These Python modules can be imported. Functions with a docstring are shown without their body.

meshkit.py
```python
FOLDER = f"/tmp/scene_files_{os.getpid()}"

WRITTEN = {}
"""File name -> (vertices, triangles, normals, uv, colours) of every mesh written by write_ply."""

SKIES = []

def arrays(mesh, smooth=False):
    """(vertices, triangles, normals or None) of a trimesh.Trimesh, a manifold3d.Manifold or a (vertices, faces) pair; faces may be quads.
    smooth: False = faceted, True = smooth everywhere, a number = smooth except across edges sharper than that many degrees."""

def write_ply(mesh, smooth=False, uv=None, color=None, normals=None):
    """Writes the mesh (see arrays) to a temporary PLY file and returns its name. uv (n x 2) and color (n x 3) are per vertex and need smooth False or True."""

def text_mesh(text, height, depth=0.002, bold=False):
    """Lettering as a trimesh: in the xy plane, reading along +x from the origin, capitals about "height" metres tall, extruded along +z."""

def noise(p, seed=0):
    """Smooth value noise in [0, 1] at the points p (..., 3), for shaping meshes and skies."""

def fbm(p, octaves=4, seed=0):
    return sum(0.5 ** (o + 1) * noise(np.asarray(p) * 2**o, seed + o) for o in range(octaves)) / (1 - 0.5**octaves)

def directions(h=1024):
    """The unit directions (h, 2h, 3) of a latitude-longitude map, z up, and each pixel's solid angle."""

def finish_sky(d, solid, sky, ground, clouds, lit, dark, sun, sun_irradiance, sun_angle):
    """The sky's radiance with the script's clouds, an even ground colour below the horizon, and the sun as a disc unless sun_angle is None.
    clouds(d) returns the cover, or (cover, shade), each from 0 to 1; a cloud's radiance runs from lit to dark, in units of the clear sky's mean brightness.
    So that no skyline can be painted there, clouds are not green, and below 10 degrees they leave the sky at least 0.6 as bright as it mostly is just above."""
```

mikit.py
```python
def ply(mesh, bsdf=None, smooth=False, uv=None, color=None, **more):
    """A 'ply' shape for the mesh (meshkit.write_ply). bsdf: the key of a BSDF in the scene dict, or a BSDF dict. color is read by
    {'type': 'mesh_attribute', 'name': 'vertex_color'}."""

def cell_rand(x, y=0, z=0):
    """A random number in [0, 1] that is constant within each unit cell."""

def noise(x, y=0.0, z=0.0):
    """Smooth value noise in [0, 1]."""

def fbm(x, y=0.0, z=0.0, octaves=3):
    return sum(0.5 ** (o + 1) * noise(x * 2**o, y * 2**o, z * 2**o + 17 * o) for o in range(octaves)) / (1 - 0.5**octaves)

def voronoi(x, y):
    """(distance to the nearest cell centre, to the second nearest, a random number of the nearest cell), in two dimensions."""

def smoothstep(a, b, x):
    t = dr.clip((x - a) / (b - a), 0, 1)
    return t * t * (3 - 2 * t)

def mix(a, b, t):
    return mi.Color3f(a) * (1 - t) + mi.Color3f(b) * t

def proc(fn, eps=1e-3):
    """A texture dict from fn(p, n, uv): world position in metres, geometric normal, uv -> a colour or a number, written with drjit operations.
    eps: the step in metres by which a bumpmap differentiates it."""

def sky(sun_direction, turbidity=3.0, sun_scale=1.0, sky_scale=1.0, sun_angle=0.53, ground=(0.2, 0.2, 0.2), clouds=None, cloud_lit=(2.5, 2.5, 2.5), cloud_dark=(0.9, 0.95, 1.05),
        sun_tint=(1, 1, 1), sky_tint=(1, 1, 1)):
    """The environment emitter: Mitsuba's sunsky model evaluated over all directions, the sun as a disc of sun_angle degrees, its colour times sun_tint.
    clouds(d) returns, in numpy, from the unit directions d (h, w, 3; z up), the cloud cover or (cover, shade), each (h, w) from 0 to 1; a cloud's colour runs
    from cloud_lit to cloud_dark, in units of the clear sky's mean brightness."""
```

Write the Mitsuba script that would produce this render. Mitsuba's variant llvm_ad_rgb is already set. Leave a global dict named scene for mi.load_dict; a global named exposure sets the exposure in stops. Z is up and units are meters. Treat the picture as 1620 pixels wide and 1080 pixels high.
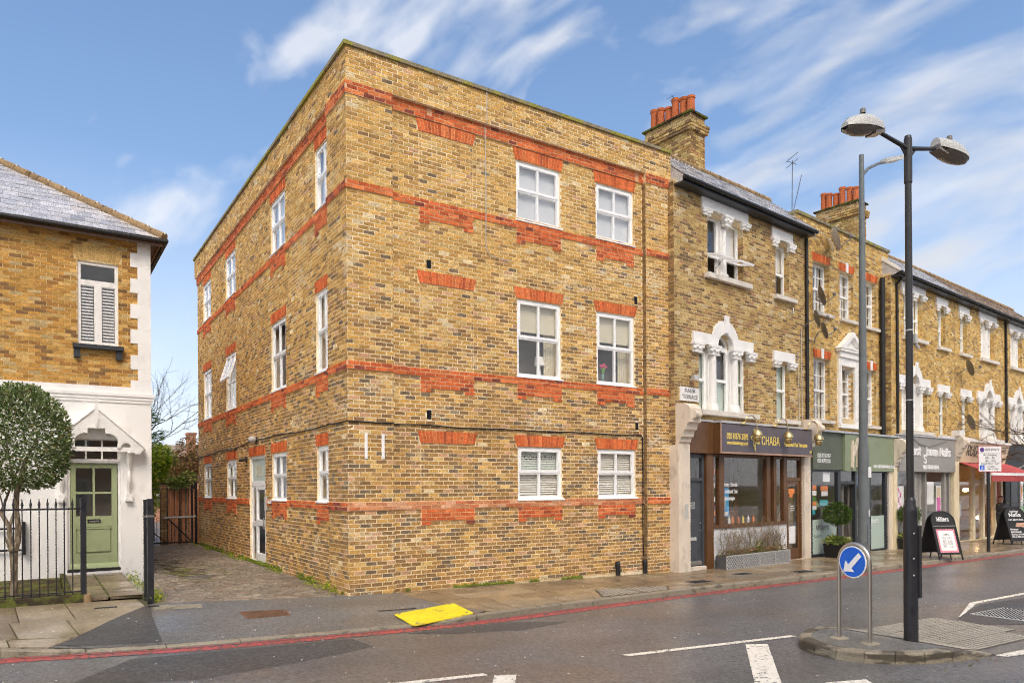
import math
import numpy as np
import trimesh
import drjit as dr
import mitsuba as mi
import mikit
import meshkit
import manifold3d as m3
from shapely.geometry import Polygon, box as sbox, Point, LineString
from shapely.ops import unary_union
from shapely import affinity
from mikit import proc, noise, fbm, cell_rand, smoothstep, mix

scene, labels = {}, {}
rng = np.random.default_rng(11)
TF = mi.ScalarTransform4f

# ------------------------------------------------------------------ camera, light, exposure
YAW, ROLL = 0.5779, -0.0065
CAM = np.array([-4.858, -12.982, 1.988])
FPX, CY = 1158.46, 770.78
fwd = np.array([math.sin(YAW), math.cos(YAW), 0.0])
r0 = np.array([math.cos(YAW), -math.sin(YAW), 0.0])
up0 = np.array([0, 0, 1.0])
upv = -r0 * math.sin(ROLL) + up0 * math.cos(ROLL)
scene['camera'] = {
    'type': 'perspective', 'fov_axis': 'x', 'fov': math.degrees(2 * math.atan(810 / FPX)),
    'principal_point_offset_x': 0.0, 'principal_point_offset_y': -(CY - 540) / 1080.0,
    'near_clip': 0.1, 'far_clip': 2000.0,
    'to_world': TF().look_at(origin=CAM.tolist(), target=(CAM + fwd).tolist(), up=upv.tolist())}


def clouds(d):
    x, y, z = d[..., 0], d[..., 1], np.maximum(d[..., 2], 0.0)
    az, el = np.arctan2(x, y), np.arcsin(np.clip(z, 0, 1))
    k = np.cos(el)
    c, s = math.cos(0.55), math.sin(0.55)
    ax = np.sin(az) * 1.2 * k
    w = np.stack([ax * c + el * s, -ax * s + el * c, 0.35 * np.cos(az) * k], -1)
    warp = meshkit.fbm(w * 5 + 7, 4, 5) - 0.5
    big = meshkit.fbm(w * np.array([3.0, 5.5, 2.0]) + 6.31, 3, 9)
    streak = meshkit.fbm(w * np.array([6.5, 19.0, 5.0]) + warp[..., None] * 2.4 + 3.3, 7, 1)
    puff = meshkit.fbm(w * np.array([13.0, 24.0, 9.0]) + warp[..., None] * 3.0 + 11.7, 6, 2)
    east = np.clip(x * 1.15 - 0.2, 0, 1)
    v = 0.55 * streak + 0.45 * puff + 0.62 * (big - 0.5) + 0.13 * east + 0.06 * np.clip(1 - el / 0.7, 0, 1)
    cover = 0.04 + 0.66 * np.clip((v - 0.535) / 0.20, 0, 1) ** 1.25
    haze = 0.82 * np.clip(1 - el / 0.40, 0, 1) ** 1.3
    bank = np.clip((0.5 * puff + 0.5 * big + 0.62 * east * np.clip(1 - el / 0.42, 0, 1) - 0.63) / 0.17, 0, 1) * 0.85
    cover = 1 - (1 - cover) * (1 - haze) * (1 - bank)
    shade = np.clip((puff - 0.38) * 2.0, 0, 0.6) * np.clip(east * 1.6, 0.3, 1)
    # behind the camera the sky is mostly covered: the photograph has no hard shadows
    back = np.clip(0.2 - (x * fwd[0] + y * fwd[1]), 0, 0.5) * 2
    cover = np.maximum(cover, back * 0.92)
    return cover, shade


scene['sky_light'] = mikit.sky((-0.35, -0.75, 0.85), turbidity=3.0, sun_scale=0.34, sun_angle=26, sky_scale=1.0,
                               ground=(0.16, 0.15, 0.14), clouds=clouds, cloud_lit=(2.12, 2.14, 2.2), cloud_dark=(1.25, 1.32, 1.45),
                               sun_tint=(0.93, 0.97, 1.10))
exposure = 2.5

# ------------------------------------------------------------------ materials


def rgb(c):
    return {'type': 'rgb', 'value': [float(v) for v in c]}


def mat(name, col, rough=0.6, metal=0.0, spec=0.5, bump=None, bscale=1.0, eps=1e-3, **more):
    base = rgb(col) if isinstance(col, (tuple, list)) else proc(col)
    b = {'type': 'principled', 'base_color': base, 'roughness': rough if isinstance(rough, (int, float)) else proc(rough),
         'metallic': metal, 'specular': spec, **more}
    if bump is not None:
        b = {'type': 'bumpmap', 'arbitrary': proc(bump, eps), 'scale': bscale, 'bsdf': b}
    scene[name] = {'type': 'twosided', 'bsdf': b}


def pal(r, entries):
    """piecewise palette: entries (upper limit of r, colour)"""
    c = mi.Color3f(*entries[-1][1])
    for lim, col in entries[-2::-1]:
        c = dr.select(r < lim, mi.Color3f(*col), c)
    return c


def brick_fn(entries, freq=26.0, stain=None, gain=0.55):
    def fn(p, n, uv):
        c = pal(uv.x, entries)
        g = fbm(p.x * freq, p.y * freq, p.z * freq * 1.6, 4)
        m = fbm(p.x * 9 + 5, p.y * 9, p.z * 14, 3)
        pit = smoothstep(0.62, 0.80, noise(p.x * 62, p.y * 62, p.z * 70))
        c = c * ((0.80 + 0.32 * uv.y) * (1 - gain * 0.5 + gain * g) * (0.78 + 0.46 * m)) * (1 - 0.5 * pit)
        if stain is not None:
            s = smoothstep(0.60, 0.76, fbm(p.x * 1.4 + 9, p.y * 1.4 + 3, p.z * 2.3, 5)) * smoothstep(0.45, 0.62, noise(p.x * 21, p.y * 21, p.z * 21))
            c = mix(c, mi.Color3f(*stain), 0.62 * s)
        return c
    return fn


PAL_MAIN = [(0.16, (.65, .395, .122)), (0.32, (.58, .34, .096)), (0.44, (.67, .455, .175)), (0.60, (.50, .285, .090)), (0.74, (.39, .22, .078)),
            (0.85, (.30, .175, .076)), (0.90, (.22, .155, .095)), (0.95, (.58, .34, .19)), (1.01, (.72, .58, .35))]
PAL_HOUSE = [(0.30, (.56, .32, .085)), (0.52, (.49, .26, .065)), (0.66, (.62, .40, .14)), (0.80, (.38, .19, .055)), (0.90, (.25, .14, .06)), (1.01, (.55, .40, .19))]
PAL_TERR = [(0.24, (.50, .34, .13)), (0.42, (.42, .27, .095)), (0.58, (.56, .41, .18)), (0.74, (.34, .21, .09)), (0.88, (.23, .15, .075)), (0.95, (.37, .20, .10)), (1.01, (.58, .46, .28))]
PAL_GOLD = [(0.30, (.62, .40, .12)), (0.52, (.54, .33, .09)), (0.68, (.64, .46, .18)), (0.84, (.43, .26, .09)), (0.93, (.30, .185, .08)), (1.01, (.60, .48, .27))]
PAL_RED = [(0.40, (.66, .155, .046)), (0.70, (.58, .125, .038)), (0.86, (.72, .21, .07)), (0.95, (.47, .10, .04)), (1.01, (.27, .07, .045))]
mat('mat_brick_main', brick_fn(PAL_MAIN, stain=(.70, .60, .42)), 0.85, spec=0.25)
mat('mat_brick_house', brick_fn(PAL_HOUSE), 0.85, spec=0.25)
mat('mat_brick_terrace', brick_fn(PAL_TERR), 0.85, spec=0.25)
mat('mat_brick_gold', brick_fn(PAL_GOLD), 0.85, spec=0.25)
mat('mat_brick_red', brick_fn(PAL_RED, gain=0.4), 0.8, spec=0.25)
mat('mat_brick_worn_red', brick_fn([(0.5, (.62, .27, .13)), (0.8, (.55, .18, .08)), (1.01, (.70, .40, .24))]), 0.85, spec=0.25)


mat('mat_brick_far', (lambda p, n, uv: mi.Color3f(.46, .24, .16) * (0.6 + 0.8 * cell_rand(p.x * 4.4 + 7, p.y * 4.4, p.z * 12.5))), 0.9, spec=0.1)


def mortar_fn(c0, c1):
    def fn(p, n, uv):
        g = fbm(p.x * 16, p.y * 16, p.z * 16, 4)
        m = fbm(p.x * 1.1, p.y * 1.1, p.z * 1.7 + 4, 4)
        return mix(mi.Color3f(*c0), mi.Color3f(*c1), smoothstep(0.3, 0.7, m)) * (0.72 + 0.5 * g)
    return fn


mat('mat_mortar', mortar_fn((.76, .61, .36), (.88, .77, .55)), 0.95, spec=0.1)
mat('mat_mortar_house', mortar_fn((.62, .44, .20), (.76, .60, .34)), 0.95, spec=0.1)
mat('mat_mortar_dark', mortar_fn((.56, .45, .27), (.74, .62, .41)), 0.95, spec=0.1)
mat('mat_mortar_red', mortar_fn((.66, .36, .20), (.78, .50, .30)), 0.95, spec=0.1)


def weathered(c, amount=0.25, f=2.2):
    def fn(p, n, uv):
        g = fbm(p.x * f, p.y * f, p.z * f * 0.7, 5)
        s = smoothstep(0.58, 0.78, fbm(p.x * 7, p.y * 7, p.z * 3.0 + 3, 4))
        return mi.Color3f(*c) * ((1 - amount * 0.5) + amount * g) * (1 - amount * 0.7 * s)
    return fn


mat('mat_stucco', weathered((.84, .84, .83), 0.12), 0.75, spec=0.2)
mat('mat_white_paint', weathered((.80, .79, .77), 0.16, 5.0), 0.5)
mat('mat_cream_stone', weathered((.68, .60, .50), 0.3, 3.0), 0.8, spec=0.2)
def coping_fn(p, n, uv):
    l = smoothstep(0.52, 0.66, fbm(p.x * 3.1, p.y * 3.1, p.z * 5, 5))
    return mix(mi.Color3f(.25, .22, .15) * (0.5 + fbm(p.x * 9, p.y * 9, p.z * 9, 4)), mi.Color3f(.30, .29, .05), 0.75 * l)


mat('mat_coping', coping_fn, 0.9, spec=0.1)
mat('mat_upvc', (.86, .87, .88), 0.28)
mat('mat_sill_stone', weathered((.66, .62, .56), 0.35, 6.0), 0.8, spec=0.2)


def asphalt_fn(base):
    def fn(p, n, uv):
        a = 0.5 * noise(p.x * 95, p.y * 95) + 0.5 * noise(p.x * 33, p.y * 24)
        b = noise(p.x * 43 + 7, p.y * 43)
        m = fbm(p.x * 0.55, p.y * 1.3, 0, 4)
        t = smoothstep(0.52, 0.70, fbm(p.x * 0.9 + 31, p.y * 0.45, 2, 3))
        c = mi.Color3f(*base) * (0.38 + 0.80 * a + 0.45 * b) * (0.72 + 0.55 * m)
        return mix(c, c * mi.Color3f(1.12, 0.92, 0.76), 0.55 * t) + 0.06 * smoothstep(0.90, 0.97, noise(p.x * 61 + 3, p.y * 61))
    return fn


def wet_rough(lo, hi, f):
    def fn(p, n, uv):
        m = fbm(p.x * f + 2, p.y * f * 1.5, 1, 4)
        return lo + (hi - lo) * smoothstep(0.36, 0.62, m)
    return fn


def grain(p, n, uv):
    return noise(p.x * 85, p.y * 85) * 0.6 + noise(p.x * 37 + 5, p.y * 37) * 0.7 + noise(p.x * 19 + 3, p.y * 17) * 0.9


mat('mat_asphalt', asphalt_fn((.118, .117, .121)), wet_rough(0.12, 0.34, 0.6), spec=0.65, bump=grain, bscale=0.0042, eps=3e-3)
mat('mat_tarmac', asphalt_fn((.140, .137, .130)), wet_rough(0.22, 0.5, 0.9), spec=0.55, bump=grain, bscale=0.0038, eps=3e-3)
mat('mat_dark_tarmac', asphalt_fn((.072, .071, .070)), 0.5, spec=0.45, bump=grain, bscale=0.0036, eps=3e-3)


def slab_fn(p, n, uv):
    c = pal(uv.x, [(0.35, (.205, .150, .092)), (0.6, (.24, .18, .115)), (0.8, (.175, .130, .085)), (1.01, (.27, .215, .145))])
    g = fbm(p.x * 30, p.y * 30, 0, 4)
    m = fbm(p.x * 2.2, p.y * 2.2, 5, 4)
    speck = smoothstep(0.80, 0.92, noise(p.x * 52, p.y * 52))
    moss = smoothstep(0.60, 0.75, fbm(p.x * 3.1 + 20, p.y * 3.1, 1, 4)) * 0.3
    c = c * (0.62 + 0.55 * g) * (0.70 + 0.6 * m)
    return mix(c, mi.Color3f(.13, .12, .035), moss) + mi.Color3f(.10, .09, .07) * speck


mat('mat_slab', slab_fn, wet_rough(0.13, 0.42, 1.1), spec=0.55, bump=grain, bscale=0.0012, eps=3e-3)
mat('mat_joint', mortar_fn((.055, .05, .035), (.09, .085, .05)), 0.9, spec=0.1)


def sett_fn(p, n, uv):
    c = pal(uv.x, [(0.4, (.25, .205, .155)), (0.65, (.31, .265, .21)), (0.85, (.20, .165, .125)), (1.01, (.27, .19, .14))])
    g = fbm(p.x * 34, p.y * 34, p.z * 30, 4)
    m = fbm(p.x * 1.3 + 3, p.y * 1.3, 5, 4)
    return c * (0.55 + 0.6 * g) * (0.72 + 0.56 * m) * (0.8 + 0.3 * uv.y)


mat('mat_sett', sett_fn, wet_rough(0.4, 0.65, 1.2), spec=0.45)


def mossy_fn(p, n, uv):
    m = fbm(p.x * 5, p.y * 5, p.z * 5, 4)
    return mix(mi.Color3f(.050, .040, .028), mi.Color3f(.105, .115, .03), smoothstep(0.42, 0.62, m)) * (0.5 + fbm(p.x * 40, p.y * 40, p.z * 40, 3))


mat('mat_moss', lambda p, n, uv: mix(mi.Color3f(.10, .12, .025), mi.Color3f(.24, .30, .045), fbm(p.x * 12, p.y * 12, p.z * 12, 3)), 0.95, spec=0.1)
mat('mat_mossy', mossy_fn, 0.95, spec=0.1)


def kerb_fn(p, n, uv):
    g = fbm(p.x * 60, p.y * 60, p.z * 60, 3)
    m = fbm(p.x * 2.0, p.y * 2.0, p.z * 4, 4)
    up = smoothstep(0.56, 0.7, fbm(p.x * 7 + 3, p.y * 7, p.z * 9, 4))
    return mi.Color3f(.30, .265, .20) * (0.55 + 0.6 * g) * (0.65 + 0.65 * m) * (1 - 0.45 * up)


mat('mat_island_kerb', lambda p, n, uv: mix(kerb_fn(p, n, uv), mi.Color3f(.045, .038, .028) * (0.5 + fbm(p.x * 30, p.y * 30, p.z * 30, 3)), 0.85 * smoothstep(0.44, 0.60, fbm(p.x * 3.2, p.y * 3.2, p.z * 14 + 3, 5))), 0.45, spec=0.4)
mat('mat_kerb', kerb_fn, wet_rough(0.3, 0.7, 1.6), spec=0.4)


def slate_fn(p, n, uv):
    c = pal(uv.x, [(0.4, (.40, .40, .425)), (0.7, (.47, .465, .48)), (0.9, (.34, .345, .37)), (1.01, (.50, .47, .45))])
    return c * (0.65 + 0.7 * fbm(p.x * 14, p.y * 14, p.z * 14, 4)) * (0.8 + 0.35 * uv.y)


mat('mat_slate', slate_fn, 0.24, spec=0.7)
mat('mat_old_slate', lambda p, n, uv: slate_fn(p, n, uv) * mi.Color3f(.62, .47, .34) * (0.6 + 0.8 * fbm(p.x * 2, p.y * 2, p.z * 3, 4)), 0.6, spec=0.4)
mat('mat_ridge', weathered((.29, .20, .11), 0.7, 4.0), 0.85, spec=0.2)
mat('mat_lead', weathered((.46, .48, .52), 0.3, 4.0), 0.45, spec=0.5)


def leaf_mat(name, entries, trans):
    def fn(p, n, uv):
        return pal(uv.x, entries) * (0.7 + 0.6 * uv.y)
    scene[name] = {'type': 'principledthin', 'base_color': proc(fn), 'roughness': 0.38, 'diff_trans': trans, 'spec_trans': 0.0, 'eta': 1.45}


leaf_mat('mat_topiary_leaf', [(0.28, (.085, .135, .040)), (0.54, (.140, .20, .070)), (0.78, (.22, .28, .12)), (0.93, (.35, .39, .21)), (1.01, (.26, .21, .08))], 0.35)
leaf_mat('mat_box_leaf', [(0.35, (.040, .085, .018)), (0.70, (.075, .145, .028)), (0.9, (.16, .23, .05)), (1.01, (.22, .24, .07))], 0.4)
leaf_mat('mat_yellow_leaf', [(0.35, (.26, .36, .04)), (0.7, (.46, .50, .05)), (0.9, (.17, .29, .05)), (1.01, (.58, .56, .10))], 0.6)
leaf_mat('mat_variegated_leaf', [(0.35, (.20, .27, .06)), (0.62, (.42, .44, .13)), (0.85, (.09, .17, .035)), (1.01, (.52, .50, .22))], 0.5)
leaf_mat('mat_conifer_leaf', [(0.5, (.055, .11, .035)), (0.85, (.085, .15, .045)), (1.01, (.13, .19, .07))], 0.4)
leaf_mat('mat_brown_leaf', [(0.35, (.30, .16, .07)), (0.6, (.38, .22, .10)), (0.85, (.20, .20, .06)), (1.01, (.48, .30, .17))], 0.5)


def bark_fn(p, n, uv):
    g = fbm(p.x * 40, p.y * 40, p.z * 9, 4)
    return mix(mi.Color3f(.115, .088, .062), mi.Color3f(.30, .245, .175), smoothstep(0.3, 0.7, g))


mat('mat_bark', bark_fn, 0.9, spec=0.15)
mat('mat_twig', (.085, .060, .045), 0.9, spec=0.1)


def wood_fn(p, n, uv):
    g = fbm(p.x * 30, p.y * 30, p.z * 2.5, 4)
    return mix(mi.Color3f(.072, .032, .013), mi.Color3f(.165, .078, .030), g) * (0.75 + 0.5 * fbm(p.x * 3, p.y * 3, p.z * 3, 3))


mat('mat_brown_wood', wood_fn, 0.38)
mat('mat_board_fence', lambda p, n, uv: mix(mi.Color3f(.50, .20, .10), mi.Color3f(.64, .31, .17), fbm(p.x * 20, p.y * 20, p.z * 2, 4)), 0.85, spec=0.15)
mat('mat_black_iron', (.018, .018, .021), 0.34)
mat('mat_black_post', weathered((.022, .023, .028), 0.8, 7.0), 0.33)
mat('mat_lamp_post', weathered((.030, .029, .031), 0.5, 6.0), 0.32)
mat('mat_grey_post', weathered((.135, .155, .165), 0.35, 5.0), 0.45)
mat('mat_lamp_head', (.47, .47, .45), 0.4)
mat('mat_lamp_bowl', (.17, .145, .12), 0.2, spec=0.6)
mat('mat_steel', (.58, .54, .48), 0.32, metal=1.0)
mat('mat_brass', (.72, .55, .26), 0.24, metal=1.0)
mat('mat_gold', (.80, .62, .14), 0.4)
mat('mat_sage', weathered((.33, .385, .215), 0.14, 6.0), 0.42)
mat('mat_sage_light', (.38, .45, .24), 0.42)
mat('mat_dark_grey', (.030, .034, .040), 0.4)
mat('mat_grey_door', weathered((.060, .066, .078), 0.3, 9.0), 0.42)
mat('mat_black', (.013, .013, .014), 0.5)
mat('mat_room', (.36, .33, .29), 0.9, spec=0.1)
mat('mat_pale_room', (.55, .54, .50), 0.9, spec=0.1)
mat('mat_blind', (.78, .77, .72), 0.8, spec=0.1)
mat('mat_net', (.58, .61, .64), 0.8, spec=0.1)  # blind colour with the sky's grey-blue reflection painted in
mat('mat_cream_blind', (.60, .56, .43), 0.85, spec=0.1)
mat('mat_terracotta', weathered((.52, .15, .06), 0.35, 1.5), 0.8, spec=0.2)
mat('mat_trim', weathered((.40, .25, .18), 0.4, 9.0), 0.5)
mat('mat_purple_sign', weathered((.105, .092, .112), 0.3, 3.0), 0.42)
mat('mat_green_sign', weathered((.105, .125, .088), 0.15, 8.0), 0.5)
mat('mat_light_green_sign', weathered((.225, .275, .175), 0.15, 8.0), 0.5)
mat('mat_grey_sign', weathered((.28, .27, .255), 0.15, 4.0), 0.45)
mat('mat_cream_paint', weathered((.72, .62, .42), 0.15, 4.0), 0.5)
mat('mat_white', (.82, .82, .82), 0.5)
mat('mat_print_dark', (.06, .055, .07), 0.6)
mat('mat_print_red', (.45, .07, .06), 0.6)
mat('mat_grey_panel', weathered((.62, .63, .65), 0.22, 3.0), 0.6)
mat('mat_red_canvas', (.40, .085, .085), 0.85, spec=0.15)
mat('mat_sign_blue', (.012, .12, .62), 0.35)
mat('mat_poster_pink', (.62, .05, .33), 0.5)
mat('mat_pink_edge', (.70, .26, .33), 0.5)
mat('mat_poster_teal', (.05, .42, .48), 0.5)
mat('mat_poster_orange', (.75, .24, .06), 0.5)
mat('mat_poster_green', (.18, .42, .08), 0.5)
mat('mat_poster_blue', (.10, .40, .75), 0.5)
mat('mat_purple', (.10, .045, .22), 0.5)


def worn_paint(c, keep):
    def fn(p, n, uv):
        m = fbm(p.x * 26, p.y * 26, 0, 4)
        big = fbm(p.x * 1.7, p.y * 1.7, 9, 3)
        road = mi.Color3f(.085, .08, .076) * (0.5 + noise(p.x * 95, p.y * 95))
        return mix(road, mi.Color3f(*c) * (0.75 + 0.4 * m), smoothstep(keep - 0.16, keep + 0.06, m + 0.22 * (big - 0.5)))
    return fn


mat('mat_red_line', worn_paint((.40, .075, .070), 0.46), 0.45, bump=grain, bscale=0.003, eps=3e-3)
mat('mat_white_line', worn_paint((.72, .68, .60), 0.34), 0.5, bump=grain, bscale=0.003, eps=3e-3)
def plate_fn(p, n, uv):
    c = mi.Color3f(.80, .66, .02) * (0.86 + 0.25 * fbm(p.x * 4, p.y * 4, 1, 4))
    sc = smoothstep(0.62, 0.72, fbm(p.x * 26 + p.y * 9, p.y * 5 - p.x * 2, 2, 4))
    d = smoothstep(0.60, 0.74, fbm(p.x * 6 + 3, p.y * 6, 4, 5))
    return mix(mix(c, mi.Color3f(.42, .33, .06), 0.35 * sc), mi.Color3f(.26, .21, .08), 0.4 * d)


mat('mat_yellow_plate', plate_fn, 0.42, bump=lambda p, n, uv: noise(p.x * 60, p.y * 60), bscale=0.002, eps=3e-3)
mat('mat_rust_iron', lambda p, n, uv: mix(mi.Color3f(.10, .062, .042), mi.Color3f(.20, .105, .06), fbm(p.x * 18, p.y * 18, 0, 4)), 0.45, spec=0.5)
mat('mat_rust_dark', weathered((.10, .088, .075), 0.5, 9.0), 0.35, spec=0.55)
mat('mat_grey_iron', weathered((.17, .16, .145), 0.5, 12.0), 0.42, spec=0.55)
mat('mat_tactile', weathered((.36, .335, .28), 0.4, 3.0), 0.45, spec=0.45)
mat('mat_tactile_base', weathered((.115, .105, .088), 0.6, 3.0), 0.35, spec=0.5)
mat('mat_puffer', (.045, .048, .058), 0.45)
mat('mat_navy', (.022, .026, .055), 0.7)
mat('mat_skin', (.48, .29, .21), 0.6)
mat('mat_auburn', (.15, .045, .018), 0.6)
mat('mat_flower', (.60, .05, .16), 0.6)
mat('mat_planter', weathered((.085, .087, .092), 0.4, 9.0), 0.5)
mat('mat_planter_rib', (.46, .46, .455), 0.5)
scene['mat_glass'] = {'type': 'thindielectric', 'int_ior': 1.52}
scene['mat_frosted'] = {'type': 'twosided', 'bsdf': {'type': 'principled', 'base_color': rgb((.42, .52, .47)), 'roughness': 0.25, 'specular': 0.5}}
mat('mat_teal_glass', (.16, .27, .235), 0.12, spec=0.6)

# ------------------------------------------------------------------ helpers
USED = set()


def uniq(key):
    k, i = key, 0
    while k in USED:
        i += 1
        k = f'{key}_{i:03d}'
    USED.add(k)
    return k


def frame(o, ang):
    """local x along the facade, local y into the building, z up"""
    m = np.eye(4)
    c, s = math.cos(ang), math.sin(ang)
    m[:3, 0], m[:3, 1], m[:3, 3] = (c, s, 0), (-s, c, 0), o
    return m


W = np.eye(4)
FL = frame((0, 0, 0), -math.pi / 2)
FT = frame((8.36, -0.17, 0), math.radians(6.1))


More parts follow.
